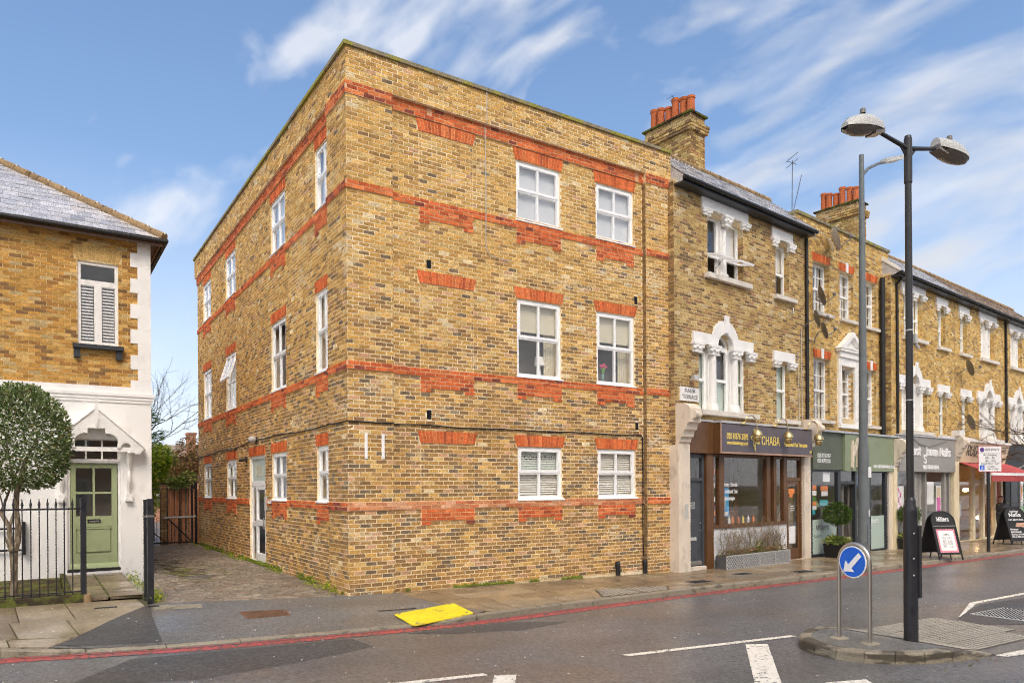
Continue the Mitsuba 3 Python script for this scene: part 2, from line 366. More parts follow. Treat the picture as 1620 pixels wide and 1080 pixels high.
class MB:
    def __init__(s):
        s.v, s.f, s.u, s.n = [], [], [], 0

    def add(s, v, f, uv=(0.5, 0.5)):
        v = np.asarray(v, float)
        f = np.asarray(f, int)
        if f.shape[1] == 4:
            f = np.vstack([f[:, [0, 1, 2]], f[:, [0, 2, 3]]])
        s.v.append(v)
        s.f.append(f + s.n)
        uv = np.asarray(uv, float)
        s.u.append(np.tile(uv, (len(v), 1)) if uv.ndim == 1 else uv)
        s.n += len(v)
        return s

    def hexa(s, p, uv=(0.5, 0.5), back=True):
        """p: 8 points, front ring (x-,z-),(x+,z-),(x+,z+),(x-,z+) then the back ring"""
        f = [[0, 1, 2, 3], [1, 5, 6, 2], [5, 4, 7, 6], [4, 0, 3, 7], [3, 2, 6, 7], [4, 5, 1, 0]]
        if not back:
            f.pop(2)
        return s.add(p, f, uv)

    def box(s, x0, x1, y0, y1, z0, z1, uv=(0.5, 0.5), back=True):
        return s.hexa([(x0, y0, z0), (x1, y0, z0), (x1, y0, z1), (x0, y0, z1), (x0, y1, z0), (x1, y1, z0), (x1, y1, z1), (x0, y1, z1)], uv, back)

    def quad(s, a, b, c, d, uv=(0.5, 0.5)):
        return s.add([a, b, c, d], [[0, 1, 2, 3]], uv)

    def mesh(s, m, uv=(0.5, 0.5)):
        return s.add(np.array(m.vertices), np.array(m.faces), uv)

    def prism(s, poly, y0, y1, plane='xz', uv=(0.5, 0.5)):
        for g in getattr(poly, 'geoms', [poly]):
            if g.is_empty or g.area < 1e-6:
                continue
            m = trimesh.creation.extrude_polygon(g, y1 - y0, engine='earcut')
            v = np.array(m.vertices)
            if plane == 'xz':
                v = np.stack([v[:, 0], y1 - v[:, 2], v[:, 1]], 1)
            elif plane == 'yz':
                v = np.stack([y0 + v[:, 2], v[:, 0], v[:, 1]], 1)
            else:
                v = np.stack([v[:, 0], v[:, 1], y0 + v[:, 2]], 1)
            s.add(v, np.array(m.faces), uv)
        return s

    def tube(s, pts, r, sides=8, caps=True, uv=(0.5, 0.5)):
        p = np.asarray(pts, float)
        r = np.broadcast_to(r, (len(p),)).astype(float)
        t = np.gradient(p, axis=0)
        t /= np.linalg.norm(t, axis=1, keepdims=True) + 1e-12
        ref = np.array([0, 0, 1.0]) if abs(t[0, 2]) < 0.9 else np.array([1.0, 0, 0])
        a = np.cross(t[0], ref)
        a /= np.linalg.norm(a)
        V = []
        ang = np.arange(sides) * 2 * math.pi / sides
        for i in range(len(p)):
            a = a - t[i] * (a @ t[i])
            a /= np.linalg.norm(a)
            b = np.cross(t[i], a)
            V.append(p[i] + r[i] * (np.cos(ang)[:, None] * a + np.sin(ang)[:, None] * b))
        V = np.vstack(V)
        F = []
        for i in range(len(p) - 1):
            for j in range(sides):
                k = (j + 1) % sides
                F += [[i * sides + j, i * sides + k, (i + 1) * sides + k], [i * sides + j, (i + 1) * sides + k, (i + 1) * sides + j]]
        if caps:
            n = len(V)
            V = np.vstack([V, p[0], p[-1]])
            L = (len(p) - 1) * sides
            for j in range(sides):
                k = (j + 1) % sides
                F += [[n, k, j], [n + 1, L + j, L + k]]
        return s.add(V, F, uv)

    def lathe(s, prof, c=(0, 0, 0), sides=20, uv=(0.5, 0.5)):
        ang = np.arange(sides) * 2 * math.pi / sides
        V = np.vstack([np.stack([c[0] + r * np.cos(ang), c[1] + r * np.sin(ang), np.full(sides, c[2] + z)], 1) for r, z in prof])
        F = []
        for i in range(len(prof) - 1):
            for j in range(sides):
                k = (j + 1) % sides
                F += [[i * sides + j, i * sides + k, (i + 1) * sides + k], [i * sides + j, (i + 1) * sides + k, (i + 1) * sides + j]]
        return s.add(V, F, uv)

    def ball(s, c, r, sub=2, uv=(0.5, 0.5)):
        m = trimesh.creation.icosphere(subdivisions=sub)
        return s.add(np.array(m.vertices) * np.asarray(r) + np.asarray(c), np.array(m.faces), uv)


UVMATS = {k for k in scene if k.startswith(('mat_brick', 'mat_slab', 'mat_sett', 'mat_slate', 'mat_old_slate'))} | {k for k in scene if k.endswith('_leaf')}


def put(key, mb, material, F=W, smooth=False, lab=None, cat=None, group=None, kind=None):
    key = uniq(key)
    v, f, u = np.vstack(mb.v), np.vstack(mb.f), np.vstack(mb.u)
    v = v @ F[:3, :3].T + F[:3, 3]
    if material in UVMATS:
        scene[key] = mikit.ply((v, f), material, smooth, uv=u)
    else:
        scene[key] = mikit.ply((v, f), material, smooth)
    note(key, lab, cat, group, kind)
    return key


def note(key, lab=None, cat=None, group=None, kind=None):
    d = {k: v for k, v in (('label', lab), ('category', cat), ('group', group), ('kind', kind)) if v}
    if d:
        labels[key] = d


def thing(name, lab, cat, group=None):
    key = uniq(name)
    note(key, lab, cat, group)
    return key


def gz(x):
    x = np.asarray(x, float)
    return np.where(x < 8.35, -0.0137 * np.maximum(x, -30), -0.1144 - 0.0095 * (np.minimum(x, 90) - 8.35))


KX = np.array([-40, -5.2, -4.6, -3.2, -1.1, 0.2, 1.4, 2.9, 4.7, 6.4, 7.6, 10.7, 15.0, 24.0, 60])
KY = np.array([-1.6, -2.18, -2.35, -2.68, -2.88, -2.95, -2.93, -2.78, -2.62, -2.5, -2.42, -2.3, -2.05, -1.45, 1.2])


def ky(x):
    """front edge of the kerb"""
    return np.interp(x, KX, KY)


def hp(x, y):
    """height of the pavement: level with the street's fall, dropped at the drive crossing"""
    x, y = np.asarray(x, float), np.asarray(y, float)
    drop = 0.075 * np.interp(x, [-5.0, -4.4, 0.35, 1.25], [0, 1, 1, 0])
    return gz(x) - drop * np.clip((-0.5 - y) / 1.9, 0, 1)


# brick pieces: gathered per building, the nearest become parts
BR = {}


def piece(bld, parent, F, P, uv, material, name):
    c = (F[:3, :3] @ np.mean(P[:4], axis=0)) + F[:3, 3]
    d = c - CAM
    nrm = -F[:3, 1]
    score = abs(nrm @ d) / np.linalg.norm(d) ** 3
    BR.setdefault((bld, name), []).append((score, parent, F, P, uv, material))


def rect_piece(x0, x1, z0, z1, y, proud, depth=0.03, j=0.0015):
    e = rng.normal(0, j, 8)
    yf = y - proud + rng.normal(0, 0.0016)
    t = rng.normal(0, 0.0008, 4)
    return [(x0 + e[0], yf + t[0], z0 + e[4]), (x1 + e[1], yf + t[1], z0 + e[5]), (x1 + e[2], yf + t[2], z1 + e[6]), (x0 + e[3], yf + t[3], z1 + e[7]),
            (x0, y + depth, z0), (x1, y + depth, z0), (x1, y + depth, z1), (x0, y + depth, z1)]


def brickwork(bld, parent, F, x0, x1, z0, z1, holes=(), y=0.0, h=0.0797, zref=1.568, L=0.2195, gap=0.0165, proud=0.005, material='mat_brick_main',
              tone=None, name='brick', shift=0.0, poly=None):
    k0, k1 = math.floor((z0 - zref) / h + 1e-6), math.ceil((z1 - zref) / h - 1e-6)
    for k in range(k0, k1):
        a, b = max(zref + k * h, z0), min(zref + (k + 1) * h, z1)
        if b - a < 0.02:
            continue
        zm = (a + b) / 2
        cuts = sorted([(hx0, hx1) for hx0, hx1, hz0, hz1 in holes if hz0 < zm < hz1])
        spans, c = [], x0
        for hx0, hx1 in cuts:
            if hx0 > c:
                spans.append((c, min(hx0, x1)))
            c = max(c, hx1)
        if c < x1:
            spans.append((c, x1))
        off = shift + (L / 2 if k % 2 else 0)
        for s0, s1 in spans:
            i0 = math.floor((s0 - off) / L)
            i = i0
            while True:
                p0, p1 = off + i * L, off + (i + 1) * L
                i += 1
                if p0 >= s1:
                    break
                q0 = max(p0 + gap / 2, s0 + 0.002)
                q1 = min(p1 - gap / 2, s1 - 0.002)
                if q1 - q0 < 0.03:
                    continue
                if poly is not None and not poly(0.5 * (q0 + q1), zm):
                    continue
                u = rng.random()
                if tone is not None:
                    u = tone(u, 0.5 * (q0 + q1), zm)
                piece(bld, parent, F, rect_piece(q0, q1, a + gap / 2, b - gap / 2, y, proud), (u, rng.random()), material, name)


def soldiers(bld, parent, F, x0, x1, z0, z1, y, n, splay=0.06, material='mat_brick_red', gap=0.011, proud=0.012, name='red_brick'):
    """a flat arch of upright bricks, wider at the top"""
    b = np.linspace(x0, x1, n + 1)
    m = (x0 + x1) / 2
    t = m + (b - m) * ((x1 - x0) / 2 + splay) / ((x1 - x0) / 2)
    for i in range(n):
        g = gap / 2
        yf = y - proud + rng.normal(0, 0.0012)
        P = [(b[i] + g, yf, z0), (b[i + 1] - g, yf, z0), (t[i + 1] - g, yf, z1), (t[i] + g, yf, z1),
             (b[i] + g, y + 0.03, z0), (b[i + 1] - g, y + 0.03, z0), (t[i + 1] - g, y + 0.03, z1), (t[i] + g, y + 0.03, z1)]
        piece(bld, parent, F, P, (rng.random() * 0.9, rng.random()), material, name)


def emit_pieces(bld, limit=300, stuffname=None):
    for (b, name), L in list(BR.items()):
        if b != bld:
            continue
        L.sort(key=lambda q: -q[0])
        for score, parent, F, P, uv, material in L[:limit]:
            put(f'{parent}__{name}', MB().hexa(P, uv, back=False), material, F)
        rest = {}
        for score, parent, F, P, uv, material in L[limit:]:
            P = np.asarray(P) @ F[:3, :3].T + F[:3, 3]
            rest.setdefault(material, MB()).hexa(P, uv, back=False)
        for material, mb in rest.items():
            put(f'{bld}__{name}work', mb, material, kind='stuff')
        del BR[(b, name)]


def wall(parent, F, poly, y0, y1, material, name='wall'):
    return put(f'{parent}__{name}', MB().prism(poly, y0, y1), material, F)


def ring(mb, x0, x1, z0, z1, w, y0, y1, wb=None):
    wb = w if wb is None else wb
    mb.box(x0, x1, y0, y1, z0, z0 + wb)
    mb.box(x0, x1, y0, y1, z1 - w, z1)
    mb.box(x0, x0 + w, y0, y1, z0 + wb, z1 - w)
    mb.box(x1 - w, x1, y0, y1, z0 + wb, z1 - w)


def pane(parent, F, x0, x1, z0, z1, y, material='mat_glass', name='pane'):
    return put(f'{parent}__{name}', MB().quad((x0, y, z0), (x1, y, z0), (x1, y, z1), (x0, y, z1)), material, F)


def text(parent, F, s, x, z, h, y, material, width=None, name='lettering', bold=True, depth=0.006, centre=False):
    m = meshkit.text_mesh(s, h, depth, bold)
    v = np.array(m.vertices)
    w = v[:, 0].max() - v[:, 0].min()
    k = 1.0 if width is None else width / w
    v[:, 0] = (v[:, 0] - v[:, 0].min()) * k
    if centre:
        v[:, 0] -= w * k / 2
    v = np.stack([x + v[:, 0], y - v[:, 2], z + v[:, 1]], 1)
    return put(f'{parent}__{name}', MB().add(v, np.array(m.faces)), material, F)


# ------------------------------------------------------------------ ground, road, pavements
def sheet(xs, ys, zf, material, key, kind='structure', y_of=None):
    X, Y = np.meshgrid(xs, ys, indexing='ij')
    if y_of is not None:
        Y = y_of(X, Y)
    V = np.stack([X, Y, zf(X, Y)], -1).reshape(-1, 3)
    n, m = len(xs), len(ys)
    i, j = np.meshgrid(np.arange(n - 1), np.arange(m - 1), indexing='ij')
    q = np.stack([i * m + j, (i + 1) * m + j, (i + 1) * m + j + 1, i * m + j + 1], -1).reshape(-1, 4)
    return put(key, MB().add(V, q), material, kind=kind)


GX = np.unique(np.concatenate([np.linspace(-60, -30, 4), np.linspace(-30, 8.35, 30), np.linspace(8.35, 90, 30), [200, 500]]))
put('ground', MB().box(-600, 600, -600, 600, -4.0, -1.6), 'mat_mossy', kind='structure')
ROAD = sheet(GX, np.array([-12.4, -9, -6, -3, 0, 3]), lambda X, Y: gz(X) - 0.1, 'mat_asphalt', 'road')
sheet(GX, np.array([-40, -20, -12.55]), lambda X, Y: gz(X) + 0.0, 'mat_slab', 'far_pavement')
sheet(GX, np.array([-12.55, -12.4]), lambda X, Y: gz(X) + 0.002, 'mat_kerb', 'far_kerb')


def bar(x):
    return lambda X, Y: gz(X) - 0.1 + 0.004 * x


def drape(key, poly, lift, material, base=None, step=0.45):
    """a thin painted sheet that follows the road"""
    base = base or (lambda x, y: gz(x) - 0.1)
    mb = MB()
    x0, y0, x1, y1 = poly.bounds
    ny = int(math.ceil((y1 - y0) / step)) if base is hp else 1
    for k in range(int(math.ceil((x1 - x0) / step)) * ny):
        k, q = divmod(k, ny)
        c = poly.intersection(sbox(x0 + k * step, y0 + q * step if ny > 1 else y0 - 1, x0 + (k + 1) * step, y0 + (q + 1) * step if ny > 1 else y1 + 1))
        for g in getattr(c, 'geoms', [c]):
            if g.geom_type == 'Polygon' and g.area > 1e-5:
                m = trimesh.creation.triangulate_polygon(g, engine='earcut')
                v = np.c_[m[0], base(m[0][:, 0], m[0][:, 1]) + lift]
                mb.add(v, m[1])
    return put(key, mb, material)


def strip(pts, w):
    return LineString(pts).buffer(w / 2, cap_style=2, join_style=2)


def ribbon(xs, c0, c1):
    return Polygon([(x, ky(x) + c0) for x in xs] + [(x, ky(x) + c1) for x in xs[::-1]])


xs = np.linspace(-16, 45, 123)
drape('road__red_line', ribbon(xs, -0.13, -0.06), 0.004, 'mat_red_line')
drape('road__red_line', ribbon(xs, -0.35, -0.16), 0.004, 'mat_red_line')
drape('road__patch', Polygon([(-3.9, -3.1), (-1.2, -3.32), (-1.15, -3.95), (-2.2, -4.3), (-3.4, -4.55), (-4.6, -4.1)]), 0.003, 'mat_dark_tarmac')
drape('road__patch', Polygon([(-0.4, -3.36), (1.3, -3.35), (2.2, -3.8), (1.2, -4.0), (0.2, -3.75)]), 0.003, 'mat_dark_tarmac')
drape('road__white_line', Polygon([(1.30, -6.04), (4.22, -6.36), (4.22, -6.46), (1.32, -6.15)]), 0.004, 'mat_white_line')
drape('road__white_line', Polygon([(-2.6, -5.66), (-0.66, -5.93), (-0.66, -6.04), (-2.6, -5.78)]), 0.004, 'mat_white_line')
drape('road__white_line', Polygon([(-0.60, -6.07), (-0.38, -6.18), (-0.92, -6.95), (-1.15, -6.85)]), 0.004, 'mat_white_line')
drape('road__white_line', Polygon([(3.14, -6.44), (3.42, -6.58), (1.70, -8.1), (1.45, -7.95)]), 0.004, 'mat_white_line')
drape('road__white_line', Polygon([(2.25, -8.22), (2.75, -8.38), (1.9, -9.6), (1.4, -9.4)]), 0.004, 'mat_white_line')
drape('road__white_line', Polygon([(7.62, -6.98), (7.92, -6.98), (9.95, -6.35), (16.5, -6.1), (16.5, -5.95), (9.8, -6.17)]), 0.004, 'mat_white_line')
drape('road__white_line', Polygon([(5.3, -8.50), (8.2, -8.85), (8.2, -9.05), (5.3, -8.68)]), 0.004, 'mat_white_line')

# kerb stones
kerb = uniq('kerb')
note(kerb, kind='structure')
n = 0
kx = -15.9
while kx < 42:
    L = 0.89 if kx < 12 else 1.2
    a, b = kx + 0.006, kx + L - 0.006
    mb = MB()
    za0, zb0 = gz(a) - 0.16, gz(b) - 0.16
    ta, tb = float(hp(a, ky(a) + 0.05)), float(hp(b, ky(b) + 0.05))
    ta, tb = ta + rng.normal(0, .003), tb + rng.normal(0, .003)
    c = 0.018
    ya, yb = float(ky(a)), float(ky(b))
    rings = [[(a, ya + 0.0, za0), (a, ya, ta - c), (a, ya + c, ta), (a, ya + 0.14, ta), (a, ya + 0.14, za0)],
             [(b, yb + 0.0, zb0), (b, yb, tb - c), (b, yb + c, tb), (b, yb + 0.14, tb), (b, yb + 0.14, zb0)]]
    V = np.array(rings[0] + rings[1])
    F = [[i, 5 + i, 6 + i, 1 + i] for i in range(4)]
    mb.add(V, F)
    mb.add(V, [[0, 1, 2], [0, 2, 3], [0, 3, 4], [5, 7, 6], [5, 8, 7], [5, 9, 8]])
    put('kerb__kerb_stone', mb, 'mat_kerb')
    kx += L

# pavement beds, slabs, tarmac crossing


def twall(x):
    """line of the house fronts (the terrace runs back from the street by 6 degrees)"""
    return np.where(np.asarray(x) < 8.36, 0.06, -0.17 + (np.asarray(x) - 8.36) * 0.1069)


sheet(np.linspace(-16, 45, 123), np.linspace(0, 1, 26), lambda X, Y: hp(X, Y) - 0.022, 'mat_joint', 'pavement',
      y_of=lambda X, Y: (ky(X) + 0.1) + Y * (np.where(X < -2.6, 2.6, twall(X) + 1.2) - ky(X) - 0.1))


def slab(poly, parent, uv, material='mat_slab', hgt=hp, t=0.03, name='slab', lift=0.0, gap=0.008):
    """one paving stone of any outline on the pavement"""
    p = poly.buffer(-gap, join_style=2)
    for g in getattr(p, 'geoms', [p]):
        if g.is_empty or g.geom_type != 'Polygon' or g.area < 0.01:
            continue
        m = trimesh.creation.extrude_polygon(g, t, engine='earcut')
        v = np.array(m.vertices)
        cx, cy = v[:, 0].mean(), v[:, 1].mean()
        tilt = rng.normal(0, 0.0018, 2)
        v[:, 2] += hgt(v[:, 0], v[:, 1]) - t + lift + (v[:, 0] - cx) * tilt[0] + (v[:, 1] - cy) * tilt[1] + rng.normal(0, 0.0012)
        put(f'{parent}__{name}', MB().add(v, np.array(m.faces), uv), material)


xr = np.linspace(0.9, 42, 90)
REG_R = Polygon([(0.95, 0.05), (1.0, -1.5), (1.3, -2.72)] + [(x, ky(x) + 0.145) for x in xr if x > 1.32] + [(x, float(twall(x)) - 0.01) for x in xr[::-1] if x > 1.0])
chq = Polygon([(4.50, -1.62), (6.22, -1.92), (5.75, -2.44), (3.95, -2.52)])
oldslab = Polygon([(1.94, -1.95), (2.94, -1.9), (2.92, -2.62), (1.85, -2.72)])
covers = [sbox(6.98, -2.02, 7.62, -1.62), sbox(9.1, -1.45, 9.65, -1.1), sbox(10.7, -1.95, 11.4, -1.55)]
HOLES_R = unary_union([chq, oldslab] + covers)
row_y = [-0.62, -1.24, -1.86, -2.48]
x = 0.2
for r in range(12):
    x = 0.9 + (0.31 if r % 2 else 0) - 0.9
    while x < 34:
        w = rng.choice([0.62, 0.78, 0.92])
        y1 = lambda q: 1.8 - 0.62 * r
        cell = sbox(x, 1.75 - 0.62 * (r + 1), x + w, 1.75 - 0.62 * r).intersection(REG_R).difference(HOLES_R)
        if not cell.is_empty:
            slab(cell, 'pavement', (rng.random(), rng.random()))
        x += w
REG_L = Polygon([(-16, 1.75), (-3.34, 1.62), (-3.31, 0.66), (-4.72, -2.2)] + [(x, ky(x) + 0.145) for x in np.linspace(-4.75, -16, 20)])
x = -4.72
edges = [-16, -14.6, -13.4, -12.2, -11, -9.9, -8.8, -7.8, -6.9, -6.0, -5.15, -4.45, -3.2]
for i in range(len(edges) - 1):
    a, b = edges[i], edges[i + 1]
    for (y0, y1) in ((-3, -1.55), (-1.55, -0.2), (-0.2, 2.2)):
        s = 0.05 * rng.normal()
        cell = Polygon([(a + 0.10, y0), (b + 0.10, y0), (b - 0.02, y1), (a - 0.02, y1)]).intersection(REG_L)
        if not cell.is_empty:
            slab(cell, 'pavement', (0.2 + 0.75 * rng.random() if i < 10 else 0.9, rng.random()))
cross = Polygon([(-4.72, -2.2), (-3.31, 0.66), (-3.14, 0.92), (-0.05, 0.10), (0.95, 0.05), (1.0, -1.5), (1.3, -2.72)] + [(x, ky(x) + 0.145) for x in np.linspace(1.2, -4.7, 14)])
drape('drive_crossing', cross, 0.0, 'mat_tarmac', base=hp, step=0.3)
note('drive_crossing', kind='structure')
drape('drive_crossing__patch', Polygon([(-4.70, -2.05), (-3.31, 0.64), (-3.24, 0.55), (-3.35, -0.5), (-3.45, -2.35)]).intersection(cross.buffer(-.01)), 0.004, 'mat_dark_tarmac', base=hp, step=0.3)
drape('drive_crossing__concrete_patch', Polygon([(-3.22, 0.60), (-2.47, 0.39), (-2.55, -0.1), (-3.25, 0.1)]), 0.005, 'mat_kerb', base=hp, step=0.3)
drape('drive_crossing__drain_slot', Polygon([(-0.12, -1.58), (0.55, -1.66), (0.55, -1.74), (-0.12, -1.66)]), 0.004, 'mat_black', base=hp)
# worn concrete cover stone among the slabs
slab(oldslab, 'pavement', (0.95, 0.9), lift=0.002)


def flat(key, poly, lift, t, material, lab, cat, ribs=None, base=hp, group=None):
    k = thing(key, lab, cat, group)
    m = trimesh.creation.extrude_polygon(poly, t, engine='earcut')
    v = np.array(m.vertices)
    v[:, 2] += base(v[:, 0], v[:, 1]) - t + lift
    put(f'{k}__plate', MB().add(v, np.array(m.faces)), material)
    if ribs:
        ang, sp, w, rm = ribs
        mb = MB()
        inner = poly.buffer(-0.035, join_style=2)
        c = inner.centroid
        for s in np.arange(-2, 2, sp):
            l = affinity.rotate(LineString([(c.x - 3, c.y + s), (c.x + 3, c.y + s)]), ang, origin=(c.x, c.y)).buffer(w / 2, cap_style=2).intersection(inner)
            for g in getattr(l, 'geoms', [l]):
                if g.geom_type == 'Polygon' and g.area > 1e-4:
                    mm = trimesh.creation.extrude_polygon(g, 0.006, engine='earcut')
                    vv = np.array(mm.vertices)
                    vv[:, 2] += base(vv[:, 0], vv[:, 1]) + lift
                    mb.add(vv, np.array(mm.faces))
        put(f'{k}__rib', mb, rm, kind='stuff')
    return k


flat('yellow_plate', Polygon([(-0.04, -2.10), (1.18, -1.86), (1.05, -2.78), (-0.14, -3.05)]).buffer(-.06).buffer(.06), 0.040, 0.014, 'mat_yellow_plate',
     'bright yellow trench cover plate lying across the kerb', 'plate', base=lambda x, y: gz(0.5) - 0.058 + 0.025 * (np.asarray(x) - .55) + 0.028 * (np.asarray(y) + 2.45))
for x, y in ((0.05, -2.13), (1.07, -1.93), (0.96, -2.70), (-0.03, -2.92)):
    put('yellow_plate__bolt', MB().lathe([(.022, 0), (.022, .004), (.012, .009), (0, .0095)], (x, y, float(gz(0.5)) - .018 + .025 * (x - .55) + .028 * (y + 2.45)), 10), 'mat_grey_iron')
flat('inspection_cover', Polygon([(-2.13, -0.72), (-1.40, -0.84), (-1.46, -1.34), (-2.13, -1.34)]), 0.004, 0.02, 'mat_rust_iron',
     'rusty brown rectangular iron cover in the tarmac crossing', 'manhole cover', ribs=(0, 0.05, 0.02, 'mat_rust_iron'))
flat('chequer_cover', chq.intersection(sbox(3, -3, 5.08, 0)).buffer(-.006), 0.004, 0.02, 'mat_rust_dark', 'left half of the large ribbed metal pavement cover by the kerb', 'manhole cover', ribs=(28, 0.085, 0.036, 'mat_tactile'))
flat('chequer_cover', chq.intersection(sbox(5.08, -3, 8, 0)).buffer(-.006), 0.004, 0.02, 'mat_rust_dark', 'right half of the large ribbed metal pavement cover by the kerb', 'manhole cover', ribs=(28, 0.085, 0.036, 'mat_tactile'))
for c, l in zip(covers, ('small dark iron cover in the wet pavement nearest the kerb, before the grey door', 'small dark iron cover in the pavement nearest the metal trough planter', 'small dark iron cover in the pavement in front of the green shop')):
    flat('drain_cover', c, 0.003, 0.02, 'mat_grey_iron', l, 'manhole cover', ribs=(0, 0.07, 0.03, 'mat_black'))
flat('drain_cover', sbox(-4.05, 0.72, -3.72, 0.86), 0.003, 0.02, 'mat_black', 'small black drain cover in the slabs before the green door path', 'manhole cover')
flat('drain_cover', sbox(-3.3, 0.42, -3.12, 0.6), 0.006, 0.02, 'mat_black', 'small black drain cover at the foot of the gate post', 'manhole cover')

# driveway of small setts
DR = Polygon([(-3.05, 0.90), (-0.02, 0.10), (0.08, 1.1), (0.10, 16.5), (-2.6, 16.5), (-2.55, 6.0), (-3.05, 3.0)])
drape('driveway', DR, -0.012, 'mat_mossy', base=lambda x, y: gz(x) * np.clip(1 - y / 6, 0, 1), step=0.5)
note('driveway', kind='structure')
drape('back_yard', sbox(-12, 16.5, 9, 60), -0.01, 'mat_tarmac', base=lambda x, y: 0 * x, step=4)
note('back_yard', kind='structure')
sl = []
yy, r = 0.0, 0
while yy < 16.4:
    hgt = 0.115
    x = -3.3 + rng.random() * 0.1
    while x < 0.12:
        w = rng.choice([0.115, 0.16, 0.16, 0.21])
        c = Point(x + w / 2, yy + hgt / 2 + 0.0)
        if DR.contains(c):
            e = rng.normal(0, .004, 8)
            g = 0.007
            zt = float(gz(x) * max(0, 1 - yy / 6)) + rng.normal(0.0, .0035)
            b = 0.013
            P = np.array([(x + g + e[0], yy + g + e[4], zt - .03), (x + w - g + e[1], yy + g + e[5], zt - .03), (x + w - g + e[2], yy + hgt - g + e[6], zt - .03), (x + g + e[3], yy + hgt - g + e[7], zt - .03)])
            cc = P.mean(0)
            top = P + (cc - P) * np.array([b / w * 2, b / hgt * 2, 0]) + [0, 0, .03]
            mid = P + [0, 0, .018]
            sl.append((np.linalg.norm(cc - CAM), np.vstack([P, mid, top]), (rng.random(), rng.random())))
        x += w
    yy += hgt
sl.sort(key=lambda q: q[0])
FS = [[0, 1, 5, 4], [1, 2, 6, 5], [2, 3, 7, 6], [3, 0, 4, 7], [4, 5, 9, 8], [5, 6, 10, 9], [6, 7, 11, 10], [7, 4, 8, 11], [8, 9, 10, 11]]
restmb = MB()
for i, (d, V, uv) in enumerate(sl):
    if i < 300:
        put('driveway__sett', MB().add(V, FS, uv), 'mat_sett')
    else:
        restmb.add(V, FS, uv)
put('driveway__settwork', restmb, 'mat_sett', kind='stuff')
for i in range(15):  # edging course of the drive
    t0, t1 = i / 15, (i + 1) / 15 - 0.004
    a, b = np.array([-3.10, 0.84]), np.array([-0.02, 0.05])
    p, q = a + (b - a) * t0, a + (b - a) * t1
    nn = np.array([0.25, 0.97]) * 0.1
    mb = MB()
    z = lambda s: float(gz(s[0]))
    P = [(p[0], p[1], z(p) - .02), (q[0], q[1], z(q) - .02), (q[0] + nn[0] * .2, q[1] + nn[1], z(q) - .02), (p[0] + nn[0] * .2, p[1] + nn[1], z(p) - .02)]
    T = [(x_, y_, z_ + .028) for x_, y_, z_ in P]
    mb.add(P + T, [[0, 1, 5, 4], [1, 2, 6, 5], [2, 3, 7, 6], [3, 0, 4, 7], [4, 5, 6, 7]], (rng.random() * .6, rng.random()))
    put('driveway__edging_stone', mb, 'mat_sett')
flat('inspection_cover', Polygon([(-2.05, 4.75), (-1.73, 5.2), (-1.3, 4.85), (-1.65, 4.4)]), 0.012, 0.02, 'mat_steel', 'square silvery metal cover set in the driveway setts', 'manhole cover', base=lambda x, y: 0 * x + .006, ribs=(40, 0.06, 0.02, 'mat_grey_iron'))

# ------------------------------------------------------------------ apartment building
AB = thing('apartment_building', 'three storey yellow brick apartment block with red brick bands on the corner', 'building')
H0, H1, H2, H3, ZT = 1.568, 4.198, 7.545, 9.29, 10.17
C = 0.0797
BANDS = [(H0, H0 + 2 * C), (H1, H1 + 2 * C), (H2, H2 + 2 * C)]
LX, DY = 8.345, 15.25
YP, XP = 0.12, 0.10           # recess of the panels behind the piers
FW_ = [(3.84, 5.02, 7.75, 9.02), (6.05, 7.20, 7.75, 9.02), (3.84, 5.02, 4.385, 6.045), (6.05, 7.21, 4.385, 6.045), (3.84, 5.02, 1.735, 2.86), (6.06, 7.23, 1.735, 2.86)]
LW_ = [(a, b, z0, z1) for (z0, z1) in ((7.76, 9.03), (4.39, 6.05), (1.725, 2.865)) for (a, b) in ((1.10, 2.08), (4.28, 5.53), (9.36, 10.64), (12.90, 14.20))]
DOOR = (6.18, 7.80, 0.03, 2.865)
BLIND = (1.54, 2.76)
FVENT = [(1.70, 9.34, 1), (1.69, 6.35, 1), (1.68, 3.35, 1), (7.24, 9.31, 1), (7.22, 6.36, 1), (7.23, 3.34, 1)]
vent_holes = [(x, x + .11, z, z + .19) for x, z, _ in FVENT]


def tone_main(u, x, z):
    """darker, browner bricks in the lower walls, pale yellow ones above"""
    k = np.clip((z - 3.2 + 0.5 * math.sin(x * 1.3)) / 3.6, 0, 1)
    if rng.random() > k:
        return 0.50 + 0.43 * u if rng.random() < 0.76 else u
    return u * 0.60 if rng.random() < 0.66 else u


def holes_poly(outer, holes):
    return outer.difference(unary_union([sbox(a, z0, b, z1) for a, b, z0, z1 in holes]))


# cores (mortar)
wf = wall(AB, W, holes_poly(sbox(0.92, -0.4, 7.5, 9.53), FW_ + vent_holes), YP, YP + 0.26, 'mat_mortar')
put(f'{wf}__pier', MB().box(0, 0.92, 0, 0.3, -0.4, 9.53), 'mat_mortar')
put(f'{wf}__pier', MB().box(7.5, LX, 0, 0.38, -0.4, 9.53), 'mat_mortar')
put(f'{wf}__parapet', MB().box(0, LX, -0.004, 0.30, 9.531, ZT), 'mat_mortar')
GFL = lambda a: -a           # left face: local x = -world y
LH = [(-b, -a, z0, z1) for a, b, z0, z1 in LW_] + [(-DOOR[1], -DOOR[0], DOOR[2], DOOR[3])]
wl = wall(AB, FL, holes_poly(sbox(-DY, -0.4, -1.07, 9.53), LH), XP, XP + 0.26, 'mat_mortar')
put(f'{wl}__pier', MB().box(-1.07, -0.30, 0, 0.36, -0.4, 9.53), 'mat_mortar', FL)
put(f'{wl}__parapet', MB().box(-DY, -0.30, 0.0, 0.30, 9.531, ZT), 'mat_mortar', FL)
